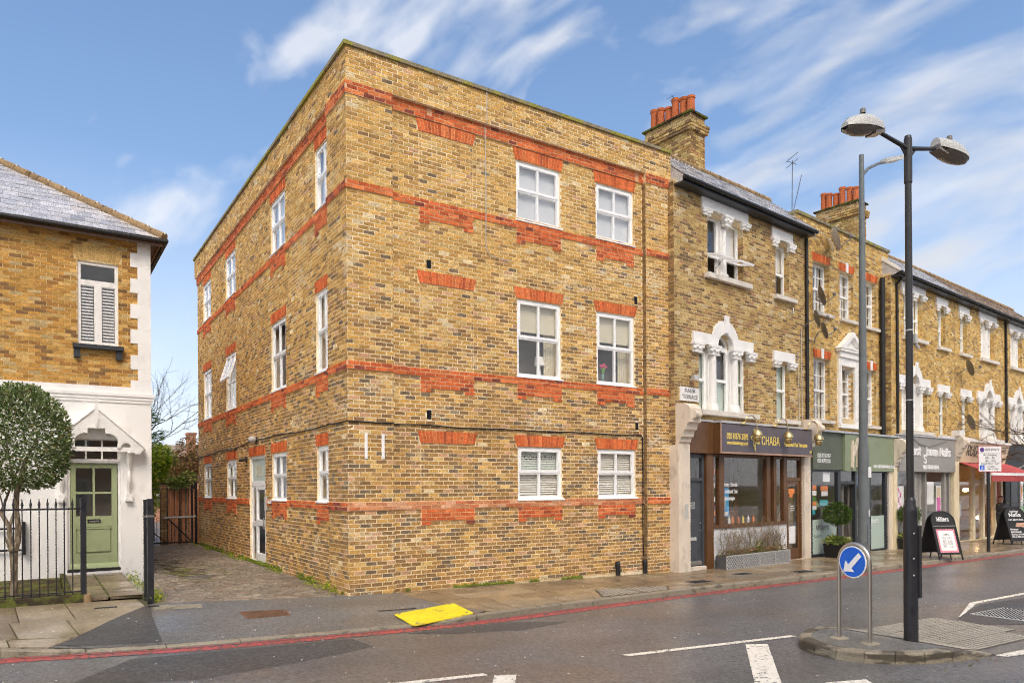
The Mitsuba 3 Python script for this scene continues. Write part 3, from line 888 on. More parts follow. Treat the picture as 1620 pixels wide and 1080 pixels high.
wb = put(f'{AB}__wall', MB().box(0.36, LX, DY - 0.26, DY, -0.4, ZT).box(LX - .25, LX, 0.4, DY - .3, -0.4, ZT), 'mat_mortar')
put(f'{AB}__roof', MB().box(0.3, LX - 0.02, 0.3, DY - .27, 9.4, 9.5), 'mat_coping')
put(f'{AB}__interior', MB().box(1.0, LX - .4, 0.95, DY - 0.5, -0.3, 9.3), 'mat_room')

# bricks: front
fh = FW_ + vent_holes
band_h = [(-1, 99, a, b) for a, b in BANDS] + [(-1, 99, H3, H3 + 3 * C)]
lint = [(a - .05, b + .05, z1 + .005, z1 + .25) for a, b, z0, z1 in FW_ if z1 < 9] + [(BLIND[0] - .05, BLIND[1] + .05, z, z + .25) for z in (2.87, 6.04)]
lint_top = [(a - .05, b + .05, 9.03, H3) for a, b in ((3.84, 5.02), (6.05, 7.20), BLIND)]
aprons = []
for za in (H0, H1, H2):
    for a, b in (BLIND, (3.84, 5.02), (6.05, 7.20)):
        aprons += [(a, b, za - 3 * C, za), (a, a + .22, za - 4 * C, za - 3 * C), (b - .22, b, za - 4 * C, za - 3 * C)]
allh = fh + band_h + lint + lint_top + aprons


def bk(F, p, x0, x1, z0, z1, holes, y, **kw):
    brickwork(AB, p, F, x0, x1, z0, z1, holes, y, **kw)


blx = [(BLIND[0], BLIND[1], z0, z1) for z0, z1 in ((1.73, 2.87), (4.36, 6.04), (7.7, 9.04))]
bk(W, wf, 0.92, 7.5, -0.05, 9.29, allh + blx, YP, tone=tone_main)
for a, b, z0, z1 in blx:      # the blocked openings, with straight joints at their sides
    bk(W, wf, a + .006, b - .006, z0, z1, vent_holes + aprons, YP, tone=tone_main, shift=0.07)
bk(W, wf, -0.006, 0.92, -0.05, 9.29, band_h, 0.0, tone=tone_main)
bk(W, wf, 7.5, LX, -0.15, 9.29, band_h, 0.0, tone=tone_main)
bk(W, wf, -0.006, LX, 9.53, ZT, [], -0.004, tone=tone_main, shift=0.05)
REDK = dict(material='mat_brick_red', name='red_brick')


def red(F, p, x0, x1, z0, z1, holes, y, proud=0.016, **kw):
    brickwork(AB, p, F, x0, x1, z0, z1, holes, y, proud=proud, **{**REDK, **kw})


for i, (a, b) in enumerate(BANDS):
    mt = 'mat_brick_worn_red' if i == 0 else 'mat_brick_red'
    red(W, wf, 0.92, 7.5, a, b, FW_, YP, 0.026, material=mt)
    red(W, wf, -0.03, 0.92, a, b, [], 0.0, 0.03, material=mt)
    red(W, wf, 7.5, LX, a, b, [], 0.0, 0.03)
red(W, wf, 0.92, 7.5, H3, H3 + 3 * C, vent_holes, YP, 0.045)
red(W, wf, -0.03, 0.92, H3, H3 + 3 * C, [], 0.0, 0.03, tone=lambda u, x, z: 0.5 + .5 * u)
red(W, wf, 7.5, LX, H3, H3 + 3 * C, [], 0.0, 0.03, tone=lambda u, x, z: 0.5 + .5 * u)
for a, b, z0, z1 in aprons:
    red(W, wf, a, b, z0, z1, [], YP, 0.022, shift=a)
for a, b, z0, z1 in FW_:
    soldiers(AB, wf, W, a - .03, b + .03, z1 + .008, (z1 + .248) if z1 < 9 else H3 - .003, YP, 17, proud=0.016)
for z in (2.875, 6.045):
    soldiers(AB, wf, W, BLIND[0] - .01, BLIND[1] + .01, z, z + .24, YP, 17, proud=0.02)
soldiers(AB, wf, W, BLIND[0] - .01, BLIND[1] + .01, 9.045, H3 - .003, YP, 17, proud=0.02)
bed = MB()
for i, (a, b) in enumerate(BANDS + [(H3, H3 + 3 * C)]):
    e = .020 if i < 3 else .039
    x = 0.921
    for c0, c1 in ([(3.84, 5.02), (6.05, 7.21)] if i < 3 else []) + [(7.5, 9)]:
        bed.box(x, min(c0, 7.499), YP - e, YP - .0005, a + .004, b - .004)
        x = c1
    if i < 3:
        bed.box(3.84, 5.02, YP - e, YP - .0005, a + .004, b - .012).box(6.05, 7.21, YP - e, YP - .0005, a + .004, b - .012)
    bed.box(-.025, .919, -.025, -.0005, a + .004, b - .004).box(7.501, LX, -.025, -.0005, a + .004, b - .004)
for a, b, z0, z1 in aprons:
    bed.box(a + .003, b - .003, YP - .016, YP - .0005, z0 + .004, z1 - .001)
for a, b, z0, z1 in FW_:
    bed.box(a - .02, b + .02, YP - .010, YP - .0005, z1 + .012, (z1 + .244) if z1 < 9 else H3 - .006)
for z, z1 in ((2.875, 3.115), (6.045, 6.285), (9.045, H3 - .003)):
    bed.box(BLIND[0], BLIND[1], YP - .014, YP - .0005, z + .004, z1 - .004)
put(f'{wf}__mortar_bed', bed, 'mat_mortar_red', kind='stuff')
# pier returns
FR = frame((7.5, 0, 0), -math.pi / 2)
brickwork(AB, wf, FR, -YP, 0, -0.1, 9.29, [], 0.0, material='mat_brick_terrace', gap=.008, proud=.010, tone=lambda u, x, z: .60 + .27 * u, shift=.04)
# bricks: left face (stretcher bond)
lal = LH + [(-99, 99, a, b) for a, b in BANDS] + [(-99, 99, H3, H3 + 3 * C)]
LO = [(-b, -a) for a, b, z0, z1 in LW_[:4]]
for x0, x1, z0, z1 in LH:
    lal.append((x0 - .04, x1 + .04, z1 + .005, min(z1 + .25, H3)))
lap = []
for za in (H0, H1, H2):
    for x0, x1 in LO:
        lap += [(x0, x1, za - 3 * C, za), (x0, x0 + .2, za - 4 * C, za - 3 * C), (x1 - .2, x1, za - 4 * C, za - 3 * C)]
bk(FL, wl, -DY, -1.07, -0.1, 9.29, lal + lap, XP, tone=tone_main)
bk(FL, wl, -1.07, 0.0, -0.1, 9.29, [(-99, 99, a, b) for a, b in BANDS] + [(-99, 99, H3, H3 + 3 * C)], 0.0, tone=tone_main)
bk(FL, wl, -DY, 0.0, 9.53, ZT, [], 0.0, tone=tone_main)
dh = [(-DOOR[1], -DOOR[0], 0, 2.9)]
for i, (a, b) in enumerate(BANDS):
    red(FL, wl, -DY, -1.07, a, b, LH, XP, 0.026)
    red(FL, wl, -1.07, 0.025, a, b, [], 0.0, 0.03, tone=lambda u, x, z: u if rng.random() < .5 else .96)
red(FL, wl, -DY, -1.07, H3, H3 + 3 * C, [], XP, 0.045)
red(FL, wl, -1.07, 0.025, H3, H3 + 3 * C, [], 0.0, 0.03, tone=lambda u, x, z: .6 + .4 * u)
for x0, x1, z0, z1 in lap:
    red(FL, wl, x0, x1, z0, z1, dh, XP, 0.022, shift=x0)
for x0, x1, z0, z1 in LH:
    soldiers(AB, wl, FL, x0 - .02, x1 + .02, z1 + .008, min(z1 + .248, H3 - .003), XP, 17, splay=0.03, proud=0.016)
bed = MB()
for i, (a, b) in enumerate(BANDS + [(H3, H3 + 3 * C)]):
    e = .020 if i < 3 else .039
    cuts = sorted([(x0, x1) for x0, x1, z0, z1 in LH if z0 < (a + b) / 2 < z1])
    x = -DY
    for c0, c1 in cuts + [(-1.071, 0)]:
        bed.box(x, c0, XP - e, XP - .0005, a + .004, b - .004)
        x = c1
    bed.box(-1.069, .024, -.025, -.0005, a + .004, b - .004)
for x0, x1, z0, z1 in lap:
    if not (x0 < -6.2 and x1 > -7.8 and z0 < 2.8):
        bed.box(x0 + .003, x1 - .003, XP - .016, XP - .0005, z0 + .004, z1 - .001)
for x0, x1, z0, z1 in LH:
    bed.box(x0 - .01, x1 + .01, XP - .010, XP - .0005, z1 + .012, min(z1 + .244, H3 - .006))
put(f'{wl}__mortar_bed', bed, 'mat_mortar_red', FL, kind='stuff')
emit_pieces(AB)
# coping
put(f'{AB}__coping', MB().box(-0.055, LX - .02, -0.055, 0.34, ZT + .004, ZT + .075), 'mat_coping')
put(f'{AB}__coping', MB().box(-DY - .02, -0.342, -0.055, 0.34, ZT + .004, ZT + .073), 'mat_coping', FL)
# vents
for x, z, _ in FVENT:
    v = put(f'{AB}__vent', MB().box(x + .004, x + .106, YP + .02, YP + .2, z + .004, z + .186), 'mat_black')
    mb = MB()
    for k in range(4):
        mb.box(x + .006, x + .104, YP - .004, YP + .018, z + .02 + .044 * k, z + .036 + .044 * k)
    put(f'{v}__louvre', mb, 'mat_black')


def upvc(parent, F, x0, x1, z0, z1, y, blind=None, opened=None, lab=None, name='window', mats='mat_upvc', curtain=False):
    """white plastic casement: opening light over a fixed light, two panes each"""
    k = uniq(f'{parent}__{name}')
    note(k, lab)
    w, t = 0.062, 0.07
    zm = z0 + (z1 - z0) * 0.5
    xm = (x0 + x1) / 2
    mb = MB()
    ring(mb, x0 + .003, x1 - .003, z0 + .003, z1 - .003, w, y, y + t)
    mb.box(x0 + w + .003, x1 - w - .003, y + .002, y + t - .004, zm - .03, zm + .03)
    mb.box(xm - .024, xm + .024, y + .006, y + t - .006, z0 + w + .003, zm - .03)
    put(f'{k}__frame', mb, mats, F)
    s = MB()
    a, b, c, d = x0 + w - .02, x1 - w + .02, zm + .005, z1 - w + .02
    ring(s, a, b, c, d, 0.058, -0.016, 0.045)
    s.box(xm - .024, xm + .024, -0.010, 0.04, c + .058, d - .058)
    s.box(xm - .14, xm + .14, -0.022, -0.016, d - .035, d - .022)
    G = F @ np.array([[1, 0, 0, 0], [0, 1, 0, y], [0, 0, 1, 0], [0, 0, 0, 1.0]])
    if opened:
        ca, sa = math.cos(opened), math.sin(opened)
        R = np.eye(4)
        R[1:3, 1:3] = [[ca, sa], [-sa, ca]]
        Tm = np.eye(4)
        Tm[2, 3] = d
        Ti = np.eye(4)
        Ti[2, 3] = -d
        G = G @ Tm @ R @ Ti
    put(f'{k}__sash', s, mats, G)
    gl = MB().quad((a + .05, .018, c + .05), (xm - .02, .018, c + .05), (xm - .02, .018, d - .05), (a + .05, .018, d - .05))
    put(f'{k}__pane', gl, 'mat_glass', G)
    put(f'{k}__pane', MB().quad((xm + .02, .018, c + .05), (b - .05, .018, c + .05), (b - .05, .018, d - .05), (xm + .02, .018, d - .05)), 'mat_glass', G)
    pane(k, F, x0 + w, xm - .02, z0 + w, zm - .03, y + .03)
    pane(k, F, xm + .02, x1 - w, z0 + w, zm - .03, y + .03)
    put(f'{k}__sill', MB().hexa([(x0 - .03, y - .075, z0 - .035), (x1 + .05, y - .075, z0 - .035), (x1 + .05, y - .075, z0 - .008), (x0 - .03, y - .075, z0 - .008),
                                 (x0 - .03, y - .002, z0 - .035), (x1 + .05, y - .002, z0 - .035), (x1 + .05, y - .002, z0 + .018), (x0 - .03, y - .002, z0 + .018)]), mats, F)
    yb = y + .11
    if blind == 'roller':
        put(f'{k}__blind', MB().box(x0 + .03, x1 - .03, yb, yb + .01, zm + .16, z1 - .02), 'mat_cream_blind', F)
    elif blind == 'full':
        put(f'{k}__blind', MB().box(x0 + .02, x1 - .02, yb, yb + .01, z0 + .02, z1 - .02), 'mat_net', F)  # full-height blind, its grey-blue imitates sky mirrored in the panes
    elif blind == 'half':
        put(f'{k}__blind', MB().box(x0 + .02, x1 - .02, yb, yb + .01, zm - .1, z1 - .02), 'mat_blind', F)
    elif blind == 'slats':
        mb = MB()
        nz = int((z1 - z0 - .08) / .052)
        for i in range(nz):
            z = z0 + .05 + i * .052
            sg = .012 * math.sin(i * 1.7) * (1 if i < nz * .5 else .2)
            mb.hexa([(x0 + .02, yb - .018, z - sg), (x1 - .02, yb - .018, z + sg), (x1 - .02, yb - .016, z + sg + .004), (x0 + .02, yb - .016, z - sg + .004),
                     (x0 + .02, yb + .014, z + .036), (x1 - .02, yb + .014, z + .036), (x1 - .02, yb + .016, z + .04), (x0 + .02, yb + .016, z + .04)])
        put(f'{k}__blind', mb, 'mat_blind', F, kind='stuff')
        put(f'{k}__backing', MB().box(x0 + .02, x1 - .02, yb + .03, yb + .04, z0 + .02, z1 - .02), 'mat_cream_blind', F)
    if curtain:
        mb = MB()
        n = 9
        for i in range(n):
            xa = x1 - .30 + .28 * i / n
            mb.box(xa, xa + .28 / n, yb + .1 + (.02 if i % 2 else 0), yb + .13 + (.02 if i % 2 else 0), z0 + .04, z1 - .1)
        put(f'{k}__curtain', mb, 'mat_cream_blind', F)
    return k


yw = YP + 0.035
for i, (a, b, z0, z1) in enumerate(FW_):
    k = upvc(AB, W, a, b, z0, z1, yw, blind=('full', 'full', 'roller', 'roller', 'slats', 'slats')[i], curtain=i in (2, 3))
    if i == 3:
        v = uniq('flower_vase')
        note(v, 'pink tulips in a vase behind the right middle floor window', 'flowers')
        mb = MB().lathe([(0.03, 0), (.045, .08), (.04, .2), (.05, .22)], (6.42, .36, 4.45), 12)
        put(f'{v}__vase', mb, 'mat_teal_glass')
        st, fl = MB(), MB()
        for j in range(7):
            q = np.array([6.42 + rng.normal(0, .06), .36 + rng.normal(0, .03), 4.80 + rng.random() * .08])
            st.tube([(6.42, .36, 4.6), q], .006, 5)
            fl.ball(q, (.028, .028, .04), 1)
        put(f'{v}__stem', st, 'mat_poster_green')
        put(f'{v}__bloom', fl, 'mat_flower')
        lp = thing('table_lamp', 'white lamp and glassware on the sill of the left middle floor window', 'lamp')
        put(f'{lp}__shade', MB().lathe([(.12, 0), (.09, .2)], (4.63, .42, 4.7), 16), 'mat_blind')
        put(f'{lp}__base', MB().lathe([(.05, 0), (.03, .15), (.02, .28)], (4.63, .42, 4.44), 12), 'mat_white')
    if i == 4:
        text(k, W, 'COMPLETE', 4.10, 2.60, .085, yw + .106, 'mat_print_dark', .80, depth=.003)
        put(f'{k}__notice', MB().box(3.92, 4.95, yw + .107, yw + .109, 2.34, 2.78), 'mat_frosted')
yl = XP + 0.035
for i, (a, b, z0, z1) in enumerate(LW_):
    op = {2: None, 6: 0.30}.get(i)
    upvc(AB, FL, -b, -a, z0, z1, yl, blind=['full', 'full', 'full', 'full', 'half', None, 'full', 'full', 'half', 'full', 'full', 'full'][i], opened=op, curtain=i in (4, 5))
# entrance door of white plastic with fanlight
D = uniq(f'{AB}__door')
note(D, 'white glazed entrance door in the side wall')
a, b, z0, z1 = -DOOR[1], -DOOR[0], DOOR[2], DOOR[3]
mb = MB()
ring(mb, a, b, z0 + .002, z1 - .003, .07, yl, yl + .08, .05)
mb.box(a + .07, b - .07, yl + .003, yl + .075, 2.08, 2.2)
mb.box(a + .48, a + .56, yl + .004, yl + .07, z0 + .05, 2.08)
mb.box(a + .07, a + .48, yl + .006, yl + .06, .98, 1.12)
put(f'{D}__frame', mb, 'mat_upvc', FL)
mb = MB()
ring(mb, a + .57, b - .075, z0 + .06, 2.07, .10, yl - .01, yl + .05, .2)
mb.box(a + .67, b - .175, yl - .008, yl + .045, 1.02, 1.18)
put(f'{D}__leaf', mb, 'mat_upvc', FL)
pane(D, FL, a + .66, b - .16, .28, 1.03, yl + .02)
pane(D, FL, a + .66, b - .16, 1.17, 1.98, yl + .02)
pane(D, FL, a + .07, a + .48, .1, .98, yl + .02)
pane(D, FL, a + .07, a + .48, 1.12, 2.08, yl + .02)
pane(D, FL, a + .07, b - .07, 2.2, z1 - .07, yl + .03, 'mat_frosted', 'fanlight')
text(D, FL, '311', a + .45, 2.35, .26, yl + .024, 'mat_cream_blind', .62, 'number')
put(f'{D}__handle', MB().tube([(b - .13, yl - .05, .95), (b - .13, yl - .06, 1.25)], .015, 8), 'mat_steel', FL)
put(f'{AB}__entry_panel', MB().box(b + .09, b + .21, XP - .06, XP - .012, 1.45, 1.80), 'mat_lamp_head', FL)
put(f'{AB}__letter_box', MB().box(b + .30, b + .62, XP - .03, XP - .012, 1.62, 1.70), 'mat_white', FL)
# things fixed to the walls
L = thing('security_lamp', 'small white dome lamp over the side entrance door', 'lamp')
put(f'{L}__head', MB().ball((-7.0, XP - .12, 3.30), (.10, .11, .085), 2), 'mat_lamp_head', FL, 40)
put(f'{L}__bracket', MB().box(-7.06, -6.94, XP - .05, XP - .01, 3.22, 3.36), 'mat_black', FL)
L = thing('door_camera', 'small black camera on the brick left of the entrance fanlight', 'camera')
put(f'{L}__body', MB().tube([(-8.05, XP - .22, 2.78), (-8.05, XP - .05, 2.80)], .04, 10), 'mat_black', FL)
put(f'{L}__bracket', MB().box(-8.09, -8.01, XP - .05, XP - .01, 2.72, 2.88), 'mat_black', FL)
cb = thing('wall_cable', 'thin black cable sagging round the wall above the ground floor arches', 'cable')
pts = [(15.2, 3.13), (12.5, 3.15), (11.5, 3.21), (9.6, 3.16), (8.9, 3.21), (7.3, 3.30), (6.0, 3.27), (5.2, 3.31), (3.5, 3.25), (2.3, 3.24), (1.09, 3.27)]
put(f'{cb}__run', MB().tube([(XP - .025, y, z) for y, z in pts], .014, 6), 'mat_black', W)
pts = [(-.02, 3.235), (.93, 3.23)]
put(f'{cb}__run', MB().tube([(-.028, 1.05, 3.25), (-.028, .5, 3.225), (-.028, -.028, 3.235), (.5, -.028, 3.225), (.9, -.028, 3.23)], .014, 6), 'mat_black', W)
pts = [(.95, 3.22), (1.7, 3.235), (2.4, 3.20), (3.4, 3.22), (4.4, 3.205), (5.6, 3.225), (6.5, 3.205), (7.36, 3.23), (7.43, 3.17), (7.44, 2.2), (7.43, 1.2), (7.44, .3)]
put(f'{cb}__run', MB().tube([(x, YP - .035, z) for x, z in pts], .014, 6), 'mat_black', W)
cd = thing('white_conduit', 'thin white cable hanging down the front wall from the roof edge', 'cable')
put(f'{cd}__run', MB().tube([(3.03, -.03, 10.2), (3.03, -.025, 9.56), (3.035, YP - .06, 9.5), (3.05, YP - .06, 8.2), (3.05, YP - .04, 7.05), (3.08, YP - .04, 6.93), (3.18, YP - .035, 6.83), (3.70, YP - .035, 6.80)], .0085, 6), 'mat_lamp_head', W)
for x, lb in ((.32, 'left one of two white vertical strips on the corner pier'), (.66, 'right one of two white vertical strips on the corner pier')):
    s = thing('wall_bracket', lb, 'bracket', None)
    put(f'{s}__rail', MB().box(x, x + .055, -.022, -.006, 2.54, 3.02).box(x + .02, x + .035, -.03, -.022, 2.56, 3.0), 'mat_white')
for x, lb in ((6.56, 'short black pipe stub at the foot of the front wall'), (7.42, 'black pipe boot at the foot of the right pier')):
    s = thing('pipe_stub', lb, 'pipe')
    put(f'{s}__pipe', MB().tube([(x + .04, YP - .07, -.1), (x + .04, YP - .07, .17), (x + .04, YP - .04, .23)], .055, 10), 'mat_black')
    put(f'{s}__bracket', MB().box(x, x + .08, YP - .03, YP - .008, .12, .16), 'mat_black')

# ------------------------------------------------------------------ corner house on the left
HY = 6.0
FH = frame((0, HY, 0), 0.0)
CH = thing('corner_house', 'white rendered and orange brick house with slate roof left of the driveway', 'house')
XR = -2.56
HWIN = (-4.03, -3.225, 5.25, 7.13)
HDOOR = (-4.25, -3.20, 0.16, 3.17)
hw = wall(CH, FH, holes_poly(sbox(-14, 4.33, XR, 7.78), [HWIN]), 0.0, 0.3, 'mat_mortar_house')
hs = wall(CH, FH, holes_poly(sbox(-14, -0.5, XR, 4.33), [HDOOR]), -0.025, 0.3, 'mat_stucco', 'render')
put(f'{hs}__side', MB().box(XR - .3, XR - .002, 0.301, 10.5, -.5, 7.75), 'mat_stucco', FH)
put(f'{CH}__interior', MB().box(-13.5, XR - .5, 1.1, 9.5, 0, 7.7), 'mat_room', FH)
quo = []
QZ = [(7.46, 7.74, 0), (7.13, 7.46, 1), (6.87, 7.13, 0), (6.54, 6.87, 1), (6.28, 6.54, 0), (5.95, 6.28, 1), (5.69, 5.95, 0), (5.37, 5.69, 1), (5.10, 5.37, 0), (4.77, 5.10, 1), (4.52, 4.77, 0), (4.32, 4.52, 1)]
for z0, z1, lg in QZ:
    x0 = -2.98 if lg else -2.83
    quo.append((x0, 9, z0, z1))
    put(f'{CH}__quoin', MB().box(x0, XR + .004, -0.035, 0.02, z0 + .001, z1 - .001), 'mat_stucco', FH)
brickwork(CH, hw, FH, -9.5, -2.8, 4.35, 7.76, [HWIN, (-4.10, -3.15, 7.12, 7.50)] + quo, 0.0, h=0.0800, zref=4.35, L=0.225, gap=0.012, proud=0.008, material='mat_brick_house')
for i in range(11):
    b = np.linspace(-4.05, -3.205, 12)
    t = np.linspace(-4.12, -3.135, 12)
    bow = lambda q: 0.045 * (1 - ((q - 5.5) / 5.5) ** 2)
    P = [(b[i] + .009, -.010, 7.13 + bow(i)), (b[i + 1] - .009, -.010, 7.13 + bow(i + 1)), (t[i + 1] - .009, -.010, 7.46 + bow(i + 1)), (t[i] + .009, -.010, 7.46 + bow(i)),
         (b[i] + .006, .03, 7.13 + bow(i)), (b[i + 1] - .006, .03, 7.13 + bow(i + 1)), (t[i + 1] - .006, .03, 7.46 + bow(i + 1)), (t[i] + .006, .03, 7.46 + bow(i))]
    piece(CH, hw, FH, P, (.52 + .12 * rng.random(), rng.random()), 'mat_brick_house', 'brick')
emit_pieces(CH)
# string course
put(f'{CH}__string_course', MB().box(-14, XR + .02, -0.05, 0.0, 4.20, 4.345).box(-14, XR + .07, -0.10, 0.0, 4.125, 4.197).box(-14, XR + .05, -0.075, 0.0, 4.05, 4.123)
    .box(-14, XR + .03, -0.055, 0.0, 3.985, 4.048), 'mat_stucco', FH)
# window with louvred shutters behind the glass
wk = uniq(f'{CH}__window')
note(wk, 'white upper window with louvred shutters')
x0, x1, z0, z1 = HWIN
mb = MB()
ring(mb, x0 + .002, x1 - .002, z0 + .002, z1 - .002, .065, .04, .12, .09)
mb.box(x0 + .065, x1 - .065, .045, .115, 6.60, 6.72)
mb.box((x0 + x1) / 2 - .075, (x0 + x1) / 2 + .075, .047, .11, z0 + .09, 6.60)
put(f'{wk}__frame', mb, 'mat_white_paint', FH)
for a, b in ((x0 + .07, (x0 + x1) / 2 - .08), ((x0 + x1) / 2 + .08, x1 - .07)):
    pane(wk, FH, a, b, z0 + .09, 6.60, .060)
    mb = MB()
    for i in range(18):
        z = z0 + .14 + i * .070
        mb.hexa([(a + .01, .070, z), (b - .01, .070, z), (b - .01, .069, z + .026), (a + .01, .069, z + .026), (a + .01, .105, z + .022), (b - .01, .105, z + .022), (b - .01, .103, z + .036), (a + .01, .103, z + .036)])
    put(f'{wk}__shutter', mb, 'mat_white', FH)
pane(wk, FH, x0 + .065, x1 - .065, 6.72, z1 - .065, .075)
put(f'{wk}__sill', MB().box(-4.13, -3.13, -.17, .10, 5.155, 5.245).box(-4.11, -3.99, -.10, .0, 4.95, 5.153).box(-3.28, -3.16, -.10, .0, 4.95, 5.153), 'mat_dark_grey', FH)
# roof: hipped slate
EX, EY, EZ, PT = -2.30, -0.36, 7.80, 0.685      # corner of the eaves in the house frame, pitch
S = 4.2
rb = MB()
rb.add([(-16, EY, EZ), (EX, EY, EZ), (EX - S, EY + S, EZ + PT * S), (-16, EY + S, EZ + PT * S)], [[0, 1, 2, 3]])
rb.add([(EX, EY, EZ), (EX, EY + 14, EZ), (EX - S, EY + 14, EZ + PT * S), (EX - S, EY + S, EZ + PT * S)], [[0, 1, 2, 3]])
rb.add([(-16, EY + S, EZ + PT * S), (EX - S, EY + S, EZ + PT * S), (EX - S, EY + 2 * S + 2, EZ), (-16, EY + 2 * S + 2, EZ)], [[0, 1, 2, 3]])
rk = put(f'{CH}__roof', rb, 'mat_slate', FH)
gauge = 0.275
for r in range(15):
    s0, s1 = r * gauge - .03, (r + 1) * gauge + .02
    xe = EX - (r + 0.5) * gauge
    x = xe - 9.0 + (0.14 if r % 2 else 0)
    while x < xe - .02:
        w = .285
        a, b = x + .003, min(x + w - .003, xe + .03)
        lz = rng.normal(0, .0025)
        if b - a > .05 and x > -9.5:
            nrm = np.array([0, -PT, 1]) / math.hypot(1, PT)
            lo, hi = 0.020 + lz, 0.006
            P = [np.array([q, EY + s, EZ + PT * s]) + nrm * o for q, s, o in ((a, s0, lo - .011), (b, s0, lo - .011), (b, s0, lo), (a, s0, lo), (a, s1, hi - .008), (b, s1, hi - .008), (b, s1, hi), (a, s1, hi))]
            put(f'{rk}__slate', MB().hexa(P, (rng.random(), rng.random()), back=False), 'mat_slate', FH)
        x += w
# hip tiles
hd = np.array([-1, 1, PT])
for i in range(13):
    p, q = np.array([EX, EY, EZ + .02]) + hd * (i * .32), np.array([EX, EY, EZ + .02]) + hd * (i * .32 + .33)
    mb = MB().tube([p + [0, 0, .016], q], [.105, .098], 10)
    put(f'{rk}__hip_tile', mb, 'mat_ridge', FH, 50)
    put(f'{rk}__mortar_dab', MB().ball(p + hd * .02 + [.02, -.06, .07], (.03, .03, .022), 1), 'mat_white_paint', FH)
put(f'{CH}__fascia', MB().box(-14, EX - .02, EY + .06, EY + .09, EZ - .17, EZ - .02).box(-14, EX - .05, EY + .09, .02, EZ - .07, EZ - .05), 'mat_brown_wood', FH)
put(f'{CH}__fascia', MB().box(EX - .10, EX - .07, EY + .09, 11, EZ - .17, EZ - .02).box(XR - .02, EX - .10, EY + .30, 11, EZ - .08, EZ - .05), 'mat_brown_wood', FH)
gm = MB().tube([(-14, EY - .01, EZ - .045), (EX + .06, EY - .01, EZ - .055)], .048, 10)
put(f'{CH}__gutter', gm, 'mat_black', FH, 50)
put(f'{CH}__gutter', MB().tube([(EX + .03, EY - .02, EZ - .05), (EX + .03, 11, EZ - .06)], .058, 10), 'mat_black', FH, 50)
# green front door
dk = uniq(f'{CH}__door')
note(dk, 'sage green front door with four obscure glass panes')
x0, x1 = -4.20, -3.265
mb = MB()
ring(mb, HDOOR[0] + .002, HDOOR[1] - .002, .17, HDOOR[3] - .002, .05, .03, .14, .03)
mb.box(HDOOR[0] + .05, HDOOR[1] - .05, .028, .14, 2.62, 2.69)
mb.box(HDOOR[0] + .04, HDOOR[1] - .04, -.02, .03, 2.60, 2.66)
for i in range(1, 3):
    xx = HDOOR[0] + .05 + i * .317
    mb.box(xx - .018, xx + .018, .05, .12, 2.69, 3.12)
mb.box(HDOOR[0] + .05, HDOOR[1] - .05, .052, .118, 2.885, 2.92)
put(f'{dk}__frame', mb, 'mat_white_paint', FH)
pane(dk, FH, HDOOR[0] + .05, HDOOR[1] - .05, 2.69, 3.12, .09, 'mat_glass', 'fanlight')
mb = MB()
dz0, dz1 = .24, 2.615
cx = (x0 + x1) / 2
mb.box(x0 + .005, x0 + .115, .06, .105, dz0, dz1).box(x1 - .115, x1 - .005, .06, .105, dz0, dz1)
mb.box(x0 + .115, x1 - .115, .06, .105, dz1 - .13, dz1).box(x0 + .115, x1 - .115, .06, .105, 1.16, 1.40).box(x0 + .115, x1 - .115, .06, .105, dz0, .56)
mb.box(cx - .022, cx + .022, .062, .10, 1.40, dz1 - .13)
mb.box(x0 + .115, cx - .022, .064, .10, 1.905, 1.95).box(cx + .022, x1 - .115, .064, .10, 1.905, 1.95)
put(f'{dk}__leaf', mb, 'mat_sage', FH)
mb = MB()
mb.box(x0 + .116, x1 - .116, .085, .1, .561, 1.159)
put(f'{CH}__hall', MB().box(x0 - .3, x0 - .29, .31, 1.09, .1, 3.3).box(x1 + .29, x1 + .3, .31, 1.09, .1, 3.3).box(x0 - .3, x1 + .3, .31, 1.09, 3.3, 3.31).box(x0 - .3, x1 + .3, .31, 1.09, .09, .1), 'mat_room', FH)
mb.hexa([(x0 + .15, .062, .62), (x1 - .15, .062, .62), (x1 - .15, .062, 1.1), (x0 + .15, .062, 1.1), (x0 + .13, .085, .59), (x1 - .13, .085, .59), (x1 - .13, .085, 1.13), (x0 + .13, .085, 1.13)], back=False)
mb.box(x0 + .15, x1 - .15, .045, .062, .60, .64).box(x0 + .12, x1 - .12, .045, .0849, 1.112, 1.15)
put(f'{dk}__panel', mb, 'mat_sage', FH)
for a, b in ((x0 + .116, cx - .022), (cx + .022, x1 - .116)):
    for c, d in ((1.401, 1.905), (1.95, dz1 - .131)):
        put(f'{dk}__pane', MB().quad((a, .087, c), (b, .087, c), (b, .087, d), (a, .087, d)), 'mat_glass', FH)
put(f'{dk}__weather_bar', MB().hexa([(x0 - .02, .0, .23), (x1 + .02, .0, .23), (x1 + .02, .02, .30), (x0 - .02, .02, .30), (x0 - .02, .06, .23), (x1 + .02, .06, .23), (x1 + .02, .06, .34), (x0 - .02, .06, .34)]), 'mat_sage_light', FH)
put(f'{dk}__letter_plate', MB().box(cx - .13, cx + .13, .045, .0598, 1.25, 1.33), 'mat_black', FH)
put(f'{dk}__letter_flap', MB().box(cx - .10, cx + .10, .036, .045, 1.265, 1.30), 'mat_grey_iron', FH)
put(f'{dk}__sill', MB().box(x0 - .06, x1 + .05, -.06, .10, .165, .225), 'mat_black', FH)
put(f'{CH}__step', MB().box(HDOOR[0] - .08, HDOOR[1] + .03, -.10, .0, -.3, .155), 'mat_stucco', FH)
